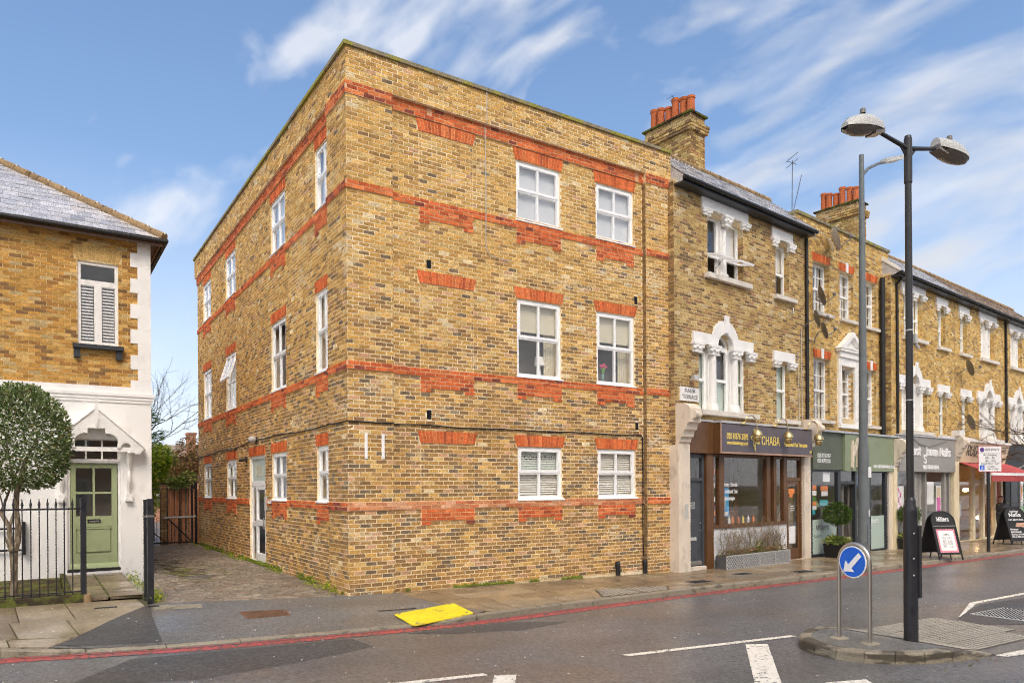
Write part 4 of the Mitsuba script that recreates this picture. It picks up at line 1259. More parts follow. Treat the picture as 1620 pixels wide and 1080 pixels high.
# carved gable canopy over the door
cn = uniq(f'{CH}__door_canopy')
note(cn, 'white gabled canopy with scalloped bargeboard')
CX = -3.70
tri = Polygon([(CX - .95, 2.92), (CX, 3.80), (CX + .95, 2.92), (CX + .86, 2.80), (CX + .70, 2.80), (CX - .70, 2.80), (CX - .86, 2.80)])
cut = unary_union([sbox(CX - .41, 2.7, CX + .41, 3.06), affinity.scale(Point(CX - .22, 3.06).buffer(.2, 12), 1, .95), affinity.scale(Point(CX + .22, 3.06).buffer(.2, 12), 1, .95), sbox(CX - .22, 3.0, CX + .22, 3.25),
                   sbox(CX - .17, 3.2, CX + .17, 3.36), sbox(CX - .66, 2.7, CX + .66, 2.93), Point(CX - .58, 2.95).buffer(.10), Point(CX + .58, 2.95).buffer(.10), sbox(CX - .76, 2.7, CX + .76, 2.83)])
put(f'{cn}__bargeboard', MB().prism(tri.difference(cut), -.36, -.315), 'mat_white_paint', FH)
put(f'{cn}__finial', MB().prism(Polygon([(CX - .045, 3.50), (CX, 3.34), (CX + .045, 3.50), (CX + .045, 3.78), (CX + .02, 4.06), (CX - .02, 4.06), (CX - .045, 3.78)]), -.385, -.362), 'mat_white_paint', FH)
rf = MB()
for sg in (-1, 1):
    rf.hexa([(CX, -.39, 3.80), (CX + sg * .99, -.39, 2.90), (CX + sg * .99, -.39, 2.925), (CX, -.39, 3.83), (CX, -.03, 3.80), (CX + sg * .99, -.03, 2.90), (CX + sg * .99, -.03, 2.925), (CX, -.03, 3.83)])
put(f'{cn}__roof', rf, 'mat_white_paint', FH)
put(f'{cn}__tie_beam', MB().box(CX - .70, CX + .70, -.312, -.25, 2.85, 2.95), 'mat_white_paint', FH)
put(f'{cn}__gable_panel', MB().box(CX - .62, CX + .62, -.06, -.03, 3.14, 3.45), 'mat_white_paint', FH)
for sg in (-1, 1):
    bx = CX + sg * .66
    mb = MB().tube([(bx, -.30, 2.86), (bx, -.22, 2.78), (bx, -.14, 2.6), (bx, -.10, 2.42), (bx, -.16, 2.30), (bx, -.13, 2.15), (bx, -.07, 2.0), (bx, -.06, 1.9)], [.05, .055, .05, .035, .045, .055, .04, .03], 8)
    mb.box(bx - .06, bx + .06, -.13, -.026, 1.79, 1.9).box(bx - .075, bx + .075, -.15, -.026, 1.73, 1.789)
    put(f'{cn}__bracket', mb, 'mat_white_paint', FH, 40)
rl = thing('metal_guard', 'black metal guard rail fixed to the white wall behind the clipped tree', 'rail')
put(f'{rl}__post', MB().box(-5.08, -5.02, -.20, -.05, .62, 1.32), 'mat_black_iron', FH)
put(f'{rl}__rail', MB().box(-7.5, -5.08, -.14, -.11, 1.16, 1.2).box(-7.5, -5.08, -.14, -.11, .70, .74), 'mat_black_iron', FH)

# front garden
drape('garden_path', Polygon([(-4.30, 1.72), (-3.24, 1.62), (-3.22, 5.97), (-4.30, 5.97)]), 0.06, 'mat_mossy', base=lambda x, y: 0.055 + 0 * x)
note('garden_path', kind='structure')
for j in range(7):
    for i in range(2):
        xa = -4.30 + i * .54
        c = sbox(xa, 1.66 + j * .615, xa + .53, 2.26 + j * .615)
        slab(c, 'garden_path', (rng.random() * .5 + .3, rng.random()), hgt=lambda x, y: 0.118 + 0 * x, t=.05, gap=.012)
put('garden_path__edge', MB().box(-4.40, -4.305, 2.0, 5.95, -.2, .16), 'mat_mossy')
put('garden_bed', MB().box(-9, -4.41, 1.86, 5.97, -.3, .07), 'mat_mossy', kind='structure')
leafmb = MB()
for i in range(420):
    x, y = -8.5 + 4.1 * rng.random(), 1.9 + 4 * rng.random()
    r = .02 + .02 * rng.random()
    a = rng.random() * 6.3
    t = rng.normal(0, .25, 4) * r
    leafmb.add([(x + r * math.cos(a), y + r * math.sin(a), .082 + t[0]), (x - .5 * r * math.sin(a), y + .5 * r * math.cos(a), .082 + t[1]), (x - r * math.cos(a), y - r * math.sin(a), .082 + t[2]), (x + .5 * r * math.sin(a), y - .5 * r * math.cos(a), .082 + t[3])], [[0, 1, 2, 3]], (rng.random(), rng.random()))
put('fallen_leaves', leafmb, 'mat_brown_leaf', lab='brown leaf litter on the garden bed behind the railing', cat='leaves', kind='stuff')
gw = thing('garden_plinth', 'low mossy green plinth under the black railing', 'wall')
for i in range(8):
    xa = -9.0 + i * .606
    put(f'{gw}__stone', MB().hexa([(xa, 1.60, -.1), (xa + .6, 1.60, -.1), (xa + .6, 1.60, .19), (xa, 1.60, .19), (xa, 1.85, -.1), (xa + .6, 1.85, -.1), (xa + .6, 1.85, .21), (xa, 1.85, .21)]), 'mat_mossy')
put(f'{gw}__end_stone', MB().lathe([(.0, -.06), (.085, -.06), (.09, .14), (.075, .19), (0, .195)], (-4.12, 1.68, 0), 14), 'mat_ridge', W, 40)
rail = thing('railing', 'black iron railing with spear tops in front of the white house', 'railing')
put(f'{rail}__rail', MB().box(-9, -4.20, 1.665, 1.695, 1.655, 1.685).box(-9, -4.20, 1.665, 1.695, .235, .255), 'mat_black_iron')
x = -4.315
while x > -8.8:
    mb = MB().tube([(x, 1.68, .19), (x, 1.68, 1.70)], .0095, 8)
    mb.lathe([(.0095, 1.69), (.019, 1.705), (.013, 1.725), (.023, 1.745), (.016, 1.775), (.007, 1.82), (.010, 1.835), (.0, 1.855)], (x, 1.68, 0), 8)
    put(f'{rail}__bar', mb, 'mat_black_iron', W, 35)
    x -= .1197
put(f'{rail}__post', MB().box(-4.20, -4.11, 1.635, 1.725, .0, 1.865), 'mat_black_post')
for y, lb, h in ((.94, 'front one of two square black gate posts at the driveway corner', 1.82), (1.42, 'rear one of two square black gate posts at the driveway corner', 1.80)):
    p = thing('gate_post', lb, 'post')
    put(f'{p}__post', MB().box(-3.24, -3.145, y, y + .095, -.1, h), 'mat_black_post')
    put(f'{p}__cap', MB().box(-3.245, -3.14, y - .005, y + .1, h + .001, h + .012), 'mat_black_iron')
    put(f'{p}__collar', MB().box(-3.249, -3.136, y - .01, y + .105, h - .30, h - .27), 'mat_grey_iron')


# foliage
def leaves(mb, C, n, size, flat=0.5, jit=1.0, aspect=0.42, outward=None, shade=None):
    C = np.asarray(C, float)
    n = len(C)
    d = rng.normal(size=(n, 3))
    d[:, 2] *= flat
    if outward is not None:
        d = d * 0.8 + outward
    d /= np.linalg.norm(d, axis=1, keepdims=True)
    e = np.cross(d, rng.normal(size=(n, 3)))
    e /= np.linalg.norm(e, axis=1, keepdims=True)
    s = size * (0.65 + 0.7 * rng.random((n, 1)))
    bend = np.cross(d, e) * s * .12
    P = np.stack([C - d * s * .1, C + d * s * .5 + e * s * aspect * .5 + bend, C + d * s, C + d * s * .5 - e * s * aspect * .5 + bend], 1).reshape(-1, 3)
    F = (np.arange(n) * 4)[:, None] + np.array([[0, 1, 2, 3]])
    u = rng.random(n)
    v = rng.random(n)
    mb.add(P, F, np.repeat(np.stack([u, v], 1), 4, 0))


def shell(n, c, r, inner=0.5, lumps=0.10, seed=0, cut=None):
    d = rng.normal(size=(n, 3))
    d /= np.linalg.norm(d, axis=1, keepdims=True)
    k = inner + (1 - inner) * rng.random(n) ** 0.5
    w = 1 + lumps * (meshkit.fbm(d * 2.6 + seed, 3, seed) - .5) * 2
    P = np.asarray(c) + d * np.asarray(r) * (k * w)[:, None]
    if cut is not None:
        m = cut(P)
        P, d = P[m], d[m]
    return P, d


tt = thing('topiary_tree', 'clipped round topiary tree on a forked stem behind the railing', 'tree')
mb = MB()
mb.tube([(-5.17, 2.6, .05), (-5.165, 2.6, .5), (-5.17, 2.6, .93)], [.062, .056, .066], 10)
mb.tube([(-5.17, 2.6, .90), (-5.22, 2.6, 1.12), (-5.23, 2.6, 1.35), (-5.35, 2.62, 1.6), (-5.55, 2.7, 1.85), (-5.6, 2.7, 2.3)], [.05, .042, .036, .036, .032, .02], 8)
mb.tube([(-5.16, 2.6, .90), (-5.11, 2.6, 1.1), (-5.10, 2.6, 1.35), (-5.13, 2.58, 1.65), (-5.12, 2.55, 1.95), (-5.0, 2.5, 2.5), (-4.8, 2.5, 2.9)], [.05, .05, .045, .042, .045, .03, .015], 8)
mb.tube([(-5.24, 2.6, 1.32), (-5.17, 2.6, 1.55), (-5.12, 2.6, 1.72)], [.028, .026, .03], 8)
mb.tube([(-5.24, 2.6, .98), (-5.3, 2.6, 1.2), (-5.3, 2.6, 1.6), (-5.4, 2.7, 2.1)], [.02, .016, .014, .012], 6)
mb.ball((-5.17, 2.58, .95), (.085, .08, .06), 2)
mb.tube([(-5.12, 2.55, 1.95), (-5.2, 2.4, 2.4), (-5.3, 2.4, 3.1)], [.03, .022, .01], 6)
mb.tube([(-5.35, 2.62, 1.6), (-5.2, 2.9, 2.1), (-5.0, 3.0, 2.7)], [.025, .02, .01], 6)
put(f'{tt}__trunk', mb, 'mat_bark', W, 50)
lm = MB()
P, d = shell(9800, (-5.10, 2.6, 2.86), (.83, .80, 1.03), .66, .07, 3, lambda q: q[:, 2] > 1.98 + .28 * (meshkit.noise(q * 3.2, 4) - .3))
leaves(lm, P, len(P), .074, outward=d * .9 + np.array([0, 0, .3]))
P, d = shell(1700, (-5.10, 2.6, 2.82), (.78, .76, .95), .15, .1, 8, lambda q: q[:, 2] > 2.0)
leaves(lm, P, len(P), .06)
put(f'{tt}__crown', lm, 'mat_topiary_leaf', kind='stuff')

# gate, pillar and fence at the back of the drive
gt = thing('driveway_gate', 'black barred metal gate closing the back of the driveway', 'gate')
gy = 15.1
put(f'{gt}__frame', MB().box(-2.5, -.16, gy - .02, gy + .02, .10, .15).box(-.19, -.13, gy - .03, gy + .03, .08, 2.16).box(-2.5, -.19, gy - .015, gy + .015, 2.0, 2.03), 'mat_black_iron')
put(f'{gt}__post', MB().box(-.07, .01, gy - .04, gy + .04, -.1, 2.26), 'mat_black_iron')
put(f'{gt}__brace', MB().tube([(-.98, gy - .02, 1.0), (-.2, gy - .02, .17)], .022, 6).tube([(-1.55, gy - .02, .62), (-1.02, gy - .02, .15)], .022, 6), 'mat_black_iron')
put(f'{gt}__pipe_rail', MB().tube([(-1.08, gy - .05, 1.0), (-.10, gy - .05, 1.02), (-.05, gy - .05, 1.05)], .035, 8), 'mat_lamp_head', W, 40)
x = -2.45
while x < -.2:
    put(f'{gt}__bar', MB().tube([(x, gy, .14), (x, gy, 2.0 if int(round((x + 2.45) / .115)) % 2 else 1.0)], .011, 6), 'mat_black_iron')
    x += .115
pl = thing('brick_pillar', 'dark mossy brick pillar behind the driveway gate', 'pillar')
put(f'{pl}__core', MB().box(-1.08, -.90, 15.82, 16.0, -.1, 2.16), 'mat_mortar_dark')
for k in range(27):
    put(f'{pl}__brick', MB().box(-1.09, -.89, 15.81, 16.01, .0 + k * .08, .068 + k * .08, (.55 + .4 * rng.random(), rng.random())), 'mat_brick_terrace')
put(f'{pl}__cap', MB().box(-1.11, -.87, 15.79, 16.03, 2.17, 2.23), 'mat_mossy')
bf = thing('board_fence', 'reddish upright board fence behind the driveway gate', 'fence')
x = -.86
while x < .55:
    put(f'{bf}__board', MB().box(x, x + .155, 16.2 + rng.normal(0, .008), 16.225, .0, 2.02 + rng.normal(0, .01)), 'mat_board_fence')
    x += .163
put(f'{bf}__post', MB().box(-.88, -.82, 16.1, 16.18, 0, 2.1).box(-.22, -.16, 16.1, 16.18, 0, 2.1), 'mat_bark')
ww = thing('white_garden_wall', 'pale rendered wall glimpsed between house and pillar behind the gate', 'wall')
put(f'{ww}__wall', MB().box(-4.5, -.9, 19.5, 19.7, -.1, 1.45), 'mat_stucco')
put(f'{ww}__coping', MB().box(-4.5, -.88, 19.47, 19.73, 1.451, 1.5), 'mat_kerb')


def shrub(name, lab, cat, blobs, size, material, n, stems=None, group=None, bark='mat_twig'):
    k = thing(name, lab, cat, group)
    lm = MB()
    tot = sum(np.prod(r) ** (2 / 3) for _, r in blobs)
    for i, (c, r) in enumerate(blobs):
        m = int(n * np.prod(r) ** (2 / 3) / tot)
        P, d = shell(m, c, r, .35, .35, i + 2)
        leaves(lm, P, len(P), size, outward=d * .4)
    put(f'{k}__foliage', lm, material, kind='stuff')
    sb = MB()
    for s in stems or [[(blobs[0][0][0], blobs[0][0][1], 0), blobs[0][0]]]:
        sb.tube(s, np.linspace(.05, .015, len(s)), 6)
    put(f'{k}__stem', sb, bark)
    return k


shrub('garden_shrub', 'yellow green leafy shrub beyond the driveway gate', 'shrub', [((-1.0, 18.4, 2.7), (.75, .6, .85)), ((-.75, 18.2, 3.15), (.6, .5, .6)), ((-1.3, 18.6, 1.8), (.7, .6, .8)), ((-.35, 18.2, 2.6), (.5, .4, .6))], .14, 'mat_yellow_leaf', 3800)
shrub('climbing_shrub', 'reddish brown and green climber spilling over the board fence', 'shrub', [((-.45, 16.6, 2.25), (.45, .3, .3)), ((.0, 16.7, 2.55), (.45, .35, .45)), ((.2, 16.9, 3.0), (.4, .4, .5)), ((-.3, 16.8, 2.6), (.35, .3, .35)), ((.1, 17.2, 3.4), (.5, .4, .6))], .12, 'mat_brown_leaf', 2000,
      [[(-.3 + .12 * i, 16.6, 1.0), (-.4 + .16 * i + rng.normal(0, .1), 16.7, 2.3), (-.5 + .22 * i, 16.8, 3.0 + .3 * rng.random())] for i in range(6)])
shrub('climbing_shrub', 'variegated green climber hanging over the top of the driveway gate', 'shrub', [((-.42, 16.0, 2.22), (.34, .2, .24)), ((-.15, 16.0, 2.4), (.3, .2, .25)), ((-.65, 16.0, 2.28), (.2, .16, .16))], .12, 'mat_variegated_leaf', 700)
cf = thing('conifer', 'dark evergreen conifer beyond the shrubs behind the gate', 'tree')
lm, tb = MB(), MB()
tb.tube([(-.8, 24, 0), (-.8, 24, 5.6)], [.18, .03], 8)
for k in range(34):
    h = 2.0 + 3.7 * (k / 34)
    L = 1.55 * (1.12 - k / 38)
    a = k * 2.4
    q = [(-.8, 24, h), (-.8 + L * .6 * math.cos(a), 24 + L * .6 * math.sin(a), h + .15), (-.8 + L * math.cos(a), 24 + L * math.sin(a), h + .32)]
    tb.tube(q, [.03, .02, .008], 5)
    for t in np.linspace(.25, 1, 9):
        c = np.array(q[0]) * (1 - t) + np.array(q[2]) * t
        P = c + rng.normal(0, .10, (13, 3))
        leaves(lm, P, len(P), .17, outward=np.tile(np.array([math.cos(a), math.sin(a), .25]) * 1.2, (13, 1)), aspect=.25)
put(f'{cf}__trunk', tb, 'mat_twig')
put(f'{cf}__foliage', lm, 'mat_conifer_leaf', kind='stuff')


def bare_tree(name, lab, base, limbs, depth=4, spread=.5, seed=1, r0=.05, bud=None):
    k = thing(name, lab, 'tree')
    g = np.random.default_rng(seed)
    mb, bm = MB(), MB()

    def grow(p, d, L, r, lev):
        pts, q = [p], p
        for i in range(3):
            d = d + g.normal(0, .14, 3)
            d /= np.linalg.norm(d)
            q = q + d * L / 3
            pts.append(q)
        mb.tube(pts, np.linspace(r, r * .6, 4), 5 if lev < 3 else 4, caps=False)
        if bud and lev >= depth - 1:
            for s in pts[1:]:
                C = s + g.normal(0, .02, (2, 3))
                leaves(bm, C, 2, bud)
        if lev < depth:
            for i in range(2 if lev else 3):
                s = pts[1 + int(g.integers(0, 3))]
                e = d + g.normal(0, spread, 3)
                e[2] += .12
                grow(s, e / np.linalg.norm(e), L * (.62 + .2 * g.random()), r * .58, lev + 1)
            grow(q, d, L * .7, r * .6, lev + 1)
    mb.tube([base, limbs[0][0]], [r0 * 2.4, r0 * 1.6], 8)
    for a, b in limbs:
        a, b = np.array(a, float), np.array(b, float)
        grow(a, (b - a) / np.linalg.norm(b - a), np.linalg.norm(b - a), r0, 0)
    put(f'{k}__branches', mb, 'mat_twig')
    if bud:
        put(f'{k}__blossom', bm, 'mat_brown_leaf', kind='stuff')
    return k


bare_tree('bare_tree', 'leafless tree with thin pale branches behind the conifer', (-.6, 26, 0), [((-.4, 26, 3.9), (1.3, 26, 5.1)), ((-.5, 26, 4.0), (.3, 26.2, 5.6)), ((-.9, 26, 4.4), (.0, 26, 6.0))], 3, .36, 5, .032)
bh = thing('far_house', 'distant red brick house with a tall chimney beyond the gate', 'house')
put(f'{bh}__wall', MB().box(.6, 6, 38, 44, -.2, 4.1), 'mat_brick_far')
put(f'{bh}__roof', MB().prism(Polygon([(37.6, 4.1), (44.4, 4.1), (41, 5.0)]), .4, 6.2, 'yz'), 'mat_old_slate')
ch = put(f'{bh}__chimney', MB().box(3.36, 3.85, 37.4, 38.2, 3, 5.5).box(3.31, 3.9, 37.34, 38.26, 5.501, 5.62), 'mat_brick_far')
put(f'{bh}__window', MB().box(1.5, 2.5, 37.97, 37.99, 1.0, 2.4), 'mat_room')

# ------------------------------------------------------------------ the terrace of shops
def capital(mb, x0, x1, z0, z1, proud=.10):
    h = z1 - z0
    mb.box(x0, x1, -proud, .03, z1 - h * .24, z1 - .002)
    w = (x1 - x0) * .10
    mb.hexa([(x0 + w * 1.6, -proud * .55, z0 + h * .12), (x1 - w * 1.6, -proud * .55, z0 + h * .12), (x1 - w * .5, -proud * .92, z1 - h * .24), (x0 + w * .5, -proud * .92, z1 - h * .24),
             (x0 + w * 1.6, .03, z0 + h * .12), (x1 - w * 1.6, .03, z0 + h * .12), (x1 - w * .5, .03, z1 - h * .24), (x0 + w * .5, .03, z1 - h * .24)])
    mb.box(x0 + w, x1 - w, -proud * .7, .03, z0, z0 + h * .115)
    for i in range(4):
        x = x0 + (x1 - x0) * (i + .5) / 4
        mb.ball((x, -proud * .75, z0 + h * (.40 + .16 * (i % 2))), ((x1 - x0) * .13, proud * .32, h * .17), 1)


def light(k, F, x0, x1, z0, z1, y, rail=.5, blind=None, mats='mat_upvc', open_=None, arch=False):
    """one window light with a meeting rail; returns nothing, adds parts to window k"""
    w = .052
    zm = z0 + (z1 - z0) * rail
    mb = MB()
    ring(mb, x0 + .002, x1 - .002, z0 + .002, z1 - .002, w, y, y + .07)
    mb.box(x0 + w, x1 - w, y - .012, y + .06, zm - .035, zm + .035)
    put(f'{k}__frame', mb, mats, F)
    pane(k, F, x0 + w, x1 - w, zm + .035, z1 - w, y + .03)
    if open_ is None:
        pane(k, F, x0 + w, x1 - w, z0 + w, zm - .035, y + .035)
    else:     # top-hung lower light swung out almost level
        L = zm - z0 - .05
        ca, sa = math.cos(open_), math.sin(open_)
        G = F @ np.array([[1, 0, 0, 0], [0, ca, sa, y - .02], [0, -sa, ca, zm - .02], [0, 0, 0, 1.0]])
        s = MB()
        ring(s, x0 + .02, x1 - .02, -L, 0, .055, -.025, .03)
        put(f'{k}__open_sash', s, mats, G)
        pane(k, G, x0 + .07, x1 - .07, -L + .05, -.05, 0)
        put(f'{k}__stay', MB().tube([(x1 - .08, y, zm - .30), (x1 - .08, y - L * .45 * sa, zm - .05 - L * .45 * ca)], .008, 5), 'mat_black', F)
    if blind:
        put(f'{k}__blind', MB().box(x0 + .02, x1 - .02, y + .12, y + .13, z0 if blind[1] is None else blind[1], z1), blind[0], F)


def terrace_house(key, lab, a0, a1, pair, nar, trip, nar1, zo=0.0, zf=0.0, material='mat_brick_terrace', opened=False, limit=0, wallz=2.7, tri_blind=None):
    F = FT
    K = thing(key, lab, 'building')
    up = [(pair - .80, pair + .80, 7.43 + zo, 8.98 + zo), (nar - .37, nar + .37, 7.38 + zo, 8.90 + zo)]
    arch_c = trip + .0
    lo = [(trip - 1.10, trip + 1.10, 3.92, 5.58), (nar1 - .36, nar1 + .36, 3.87, 5.50)]
    polyw = holes_poly(sbox(a0, wallz, a1, 9.5 + zo), up + lo).difference(Point(arch_c, 5.58).buffer(.36, 16))
    wk = wall(K, F, polyw, 0.0, .3, 'mat_mortar_dark')
    put(f'{K}__side_wall', MB().box(a0 + .002, a0 + .3, .301, 8, -.6, 9.5 + zo).box(a1 - .3, a1 - .002, .301, 8, -.6, 9.5 + zo), 'mat_mortar_dark', F)
    put(f'{K}__interior', MB().box(a0 + .4, a1 - .4, 1.3, 7.5, 3.4, 9.3 + zo), 'mat_room', F)
    hol = up + lo + [(trip - 1.36, trip + 1.36, 5.33, 5.87)] + [(pair - 1.0, pair + 1.0, 9.0 + zo, 9.33 + zo), (nar - .55, nar + .55, 8.95 + zo, 9.30 + zo), (nar1 - .55, nar1 + .55, 5.45, 5.8)]
    brickwork(K, wk, F, a0, a1, wallz, 9.45 + zo, hol, 0.0, h=.0805, zref=0.0, L=.2235, gap=.016, proud=.006, material=material,
              poly=lambda q, z: z < 5.6 or math.hypot(q - trip, (z - 5.6) / 1.12) > .60)
    FRv = FT @ frame((a0, 0, 0), math.pi / 2)
    # brick reveals seen inside the openings
    for x0, x1, z0, z1 in up + lo:
        G = FT @ np.array([[0, 1, 0, x1 - .0], [1, 0, 0, 0], [0, 0, 1, 0], [0, 0, 0, 1.0]])
        mb = MB()
        k = 0
        z = math.ceil(z0 / .0805) * .0805
        while z + .07 < z1 - .25:
            put_uv = (rng.random(), rng.random())
            if k % 2:
                mb.box(x1 - .006, x1 + .02, .006, .19, z, z + .068, put_uv)
            else:
                mb.box(x1 - .006, x1 + .02, .006, .09, z, z + .068, put_uv)
                mb.box(x1 - .006, x1 + .02, .102, .19, z, z + .068, (rng.random(), rng.random()))
            z += .0805
            k += 1
        put(f'{wk}__reveal', mb, material, FT, kind='stuff')
    GL = FT @ frame((a0, 0, 0), -math.pi / 2)
    brickwork(K, wk, GL, -.3, 0, wallz, 9.45 + zo, [], 0.0, h=.0805, zref=0.0, L=.2235, gap=.012, proud=.008, material=material, tone=lambda u, x, z: .5 + .4 * u)
    emit_pieces(K, limit=limit)
    # upper pair with a column between
    x0, x1, z0, z1 = up[0]
    k = uniq(f'{K}__window')
    note(k, 'paired upper window, both lower sashes swung open' if opened else None)
    light(k, F, x0, pair - .13, z0, z1, .17, .36 if opened else .47, open_=1.33 if opened else None, blind=None if opened else ('mat_blind', None))
    light(k, F, pair + .13, x1, z0, z1, .17, .36 if opened else .47, open_=1.33 if opened else None, blind=('mat_blind', z0 + .62) if opened else ('mat_blind', None))
    mb = MB().box(x0 - .28, x1 + .17, -.055, .02, 9.075 + zo, 9.325 + zo).box(x0 - .29, x1 + .18, -.08, .02, 9.055 + zo, 9.074 + zo)
    capital(mb, x0 - .29, x0 + .13, 8.88 + zo, 9.054 + zo)
    capital(mb, x1 - .16, x1 + .26, 8.88 + zo, 9.054 + zo)
    put(f'{k}__surround', mb, 'mat_white_paint', F)
    mb = MB().box(pair - .13, pair + .13, .08, .26, z0, 9.05 + zo)
    mb.lathe([(.13, 0), (.13, .10), (.085, .13), (.075, z1 - z0 - .30), (.09, z1 - z0 - .27)], (pair, .08, z0), 14)
    capital(mb, pair - .19, pair + .19, 8.78 + zo, 9.054 + zo, .13)
    put(f'{k}__column', mb, 'mat_white_paint', F, 50)
    put(f'{k}__sill', MB().box(x0 - .14, x1 + .24, -.13, .16, z0 - .13, z0 - .002), 'mat_sill_stone', F)
    # upper single
    x0, x1, z0, z1 = up[1]
    k = uniq(f'{K}__window')
    light(k, F, x0, x1, z0, z1, .17, .45, blind=('mat_blind', z0 + .8) if opened else ('mat_frosted', None))
    mb = MB().box(x0 - .22, x1 + .12, -.055, .02, 8.99 + zo, 9.24 + zo).box(x0 - .23, x1 + .13, -.08, .02, 8.965 + zo, 8.989 + zo)
    capital(mb, x0 - .24, x0 + .10, 8.74 + zo, 8.964 + zo)
    capital(mb, x1 - .12, x1 + .25, 8.74 + zo, 8.964 + zo)
    put(f'{k}__surround', mb, 'mat_white_paint', F)
    put(f'{k}__sill', MB().box(x0 - .12, x1 + .24, -.13, .16, z0 - .11, z0 - .002), 'mat_sill_stone', F)
    # first floor triple window with a round arch
    x0, x1, z0, z1 = lo[0]
    k = uniq(f'{K}__window')
    note(k, 'three part window under a white round arch with keystone')
    bl = tri_blind or ('mat_frosted', None)
    light(k, F, x0, trip - .62, z0, 5.45, .15, .52, blind=bl)
    light(k, F, trip - .34, trip + .34, z0, 5.58, .15, .50, blind=('mat_frosted', None) if tri_blind is None else ('mat_frosted', z0 + .0 if opened else None) if not opened else None)
    if opened:
        put(f'{k}__backing', MB().box(trip - .33, trip + .33, .27, .28, z0, 4.72), 'mat_frosted', F)
    light(k, F, trip + .62, x1, z0, 5.45, .15, .52, blind=bl)
    half = Point(trip, 5.60).buffer(.34, 20).intersection(sbox(trip - 1, 5.60, trip + 1, 7))
    put(f'{k}__arch_frame', MB().prism(half.difference(Point(trip, 5.60).buffer(.285, 20)).union(sbox(trip - .34, 5.582, trip + .34, 5.64)), .15, .21), 'mat_upvc', F)
    gp = Point(trip, 5.60).buffer(.29, 20).intersection(sbox(trip - 1, 5.63, trip + 1, 7))
    m = trimesh.creation.triangulate_polygon(gp, engine='earcut')
    put(f'{k}__pane', MB().add(np.c_[m[0][:, 0], np.full(len(m[0]), .18), m[0][:, 1]], m[1]), 'mat_glass', F)
    outer = Point(trip, 5.62).buffer(.60, 24).intersection(sbox(trip - 2, 5.60, trip + 2, 8))
    outer = affinity.scale(outer, 1, 1.12, origin=(trip, 5.6))
    sur = unary_union([outer, sbox(x0 - .27, 5.60, x1 + .17, 5.87)]).difference(affinity.scale(Point(trip, 5.60).buffer(.345, 24), 1, 1.0)).difference(sbox(trip - .345, 5.5, trip + .345, 5.605))
    mb = MB().prism(sur, -.06, .10)
    mb.prism(Polygon([(trip - .08, 5.97), (trip + .08, 5.97), (trip + .10, 6.42), (trip - .10, 6.42)]), -.10, -.061)
    for c0, c1 in ((x0 - .32, x0 + .13), (trip - .72, trip - .25), (trip + .25, trip + .72), (x1 - .12, x1 + .29)):
        capital(mb, c0, c1, 5.35, 5.598, .12)
    put(f'{k}__surround', mb, 'mat_white_paint', F)
    mb = MB()
    for c in (trip - .48, trip + .48):
        mb.box(c - .14, c + .14, .07, .24, z0, 5.6)
        mb.lathe([(.17, 0), (.17, .10), (.15, .12), (.15, .17), (.115, .21), (.105, 1.40), (.12, 1.43)], (c, .04, z0), 14)
    put(f'{k}__column', mb, 'mat_white_paint', F, 50)
    put(f'{k}__sill', MB().box(x0 - .06, x1 + .30, -.16, .14, z0 - .125, z0 - .002), 'mat_sill_stone', F)
    # first floor single
    x0, x1, z0, z1 = lo[1]
    k = uniq(f'{K}__window')
    light(k, F, x0, x1, z0, z1, .15, .52, blind=('mat_frosted', None))
    mb = MB().box(x0 - .20, x1 + .20, -.06, .02, 5.535, 5.80)
    capital(mb, x0 - .24, x0 + .13, 5.33, 5.533, .12)
    capital(mb, x1 - .13, x1 + .26, 5.33, 5.533, .12)
    put(f'{k}__surround', mb, 'mat_white_paint', F)
    put(f'{k}__sill', MB().box(x0 - .10, x1 + .36, -.15, .14, z0 - .115, z0 - .002), 'mat_sill_stone', F)
    # eaves and roof
    ze = 9.50 + zo
    put(f'{K}__eaves', MB().box(a0, a1, -.27, .0, ze - .17, ze - .13).box(a0, a1, -.29, -.27, ze - .17, ze - .02), 'mat_dark_grey', F)
    put(f'{K}__gutter', MB().tube([(a0 - .03, -.35, ze - .06), (a1 + .03, -.35, ze - .07)], .052, 8), 'mat_black', F, 50)
    return K


def roof(K, a0, a1, zo, material, ridge_d=1.35, pitch=.86, split=None):
    ze = 9.50 + zo
    zr = ze + pitch * (ridge_d + .3)
    rk = put(f'{K}__roof', MB().prism(Polygon([(-.30, ze - .02), (ridge_d, zr - .02), (ridge_d * 2 + 3, ze + .2), (-.1, ze - .1)]), a0, a1, 'yz'), material, FT)
    mb = MB()
    r, n = 0, int((ridge_d + .3) / .17)
    nr = np.array([0, -pitch, 1]) / math.hypot(1, pitch)
    for r in range(n + 1):
        s0, s1 = r * .17 - .02, min((r + 1) * .17 + .02, ridge_d + .3)
        x = a0 + (-.14 if r % 2 else 0)
        while x < a1:
            xa, xb = max(x + .004, a0), min(x + .276, a1)
            if xb - xa > .05:
                lo = .024 + rng.normal(0, .003)
                P = [np.array([q, -.3 + s, ze + pitch * s]) + nr * o for q, s, o in ((xa, s0, lo - .014), (xb, s0, lo - .014), (xb, s0, lo), (xa, s0, lo), (xa, s1, .0), (xb, s1, .0), (xb, s1, .008), (xa, s1, .008))]
                mb.hexa(P, (rng.random(), rng.random()), back=False)
            x += .28
    put(f'{rk}__slatework', mb, material, FT, kind='stuff')
    n = max(1, int((a1 - a0) / .45))
    mb = MB()
    for i in range(n):
        xa = a0 + (a1 - a0) * i / n
        mb.tube([(xa, ridge_d, zr), (xa + (a1 - a0) / n - .01, ridge_d, zr)], [.10, .094], 8)
    put(f'{rk}__ridge', mb, 'mat_ridge', FT, 50)


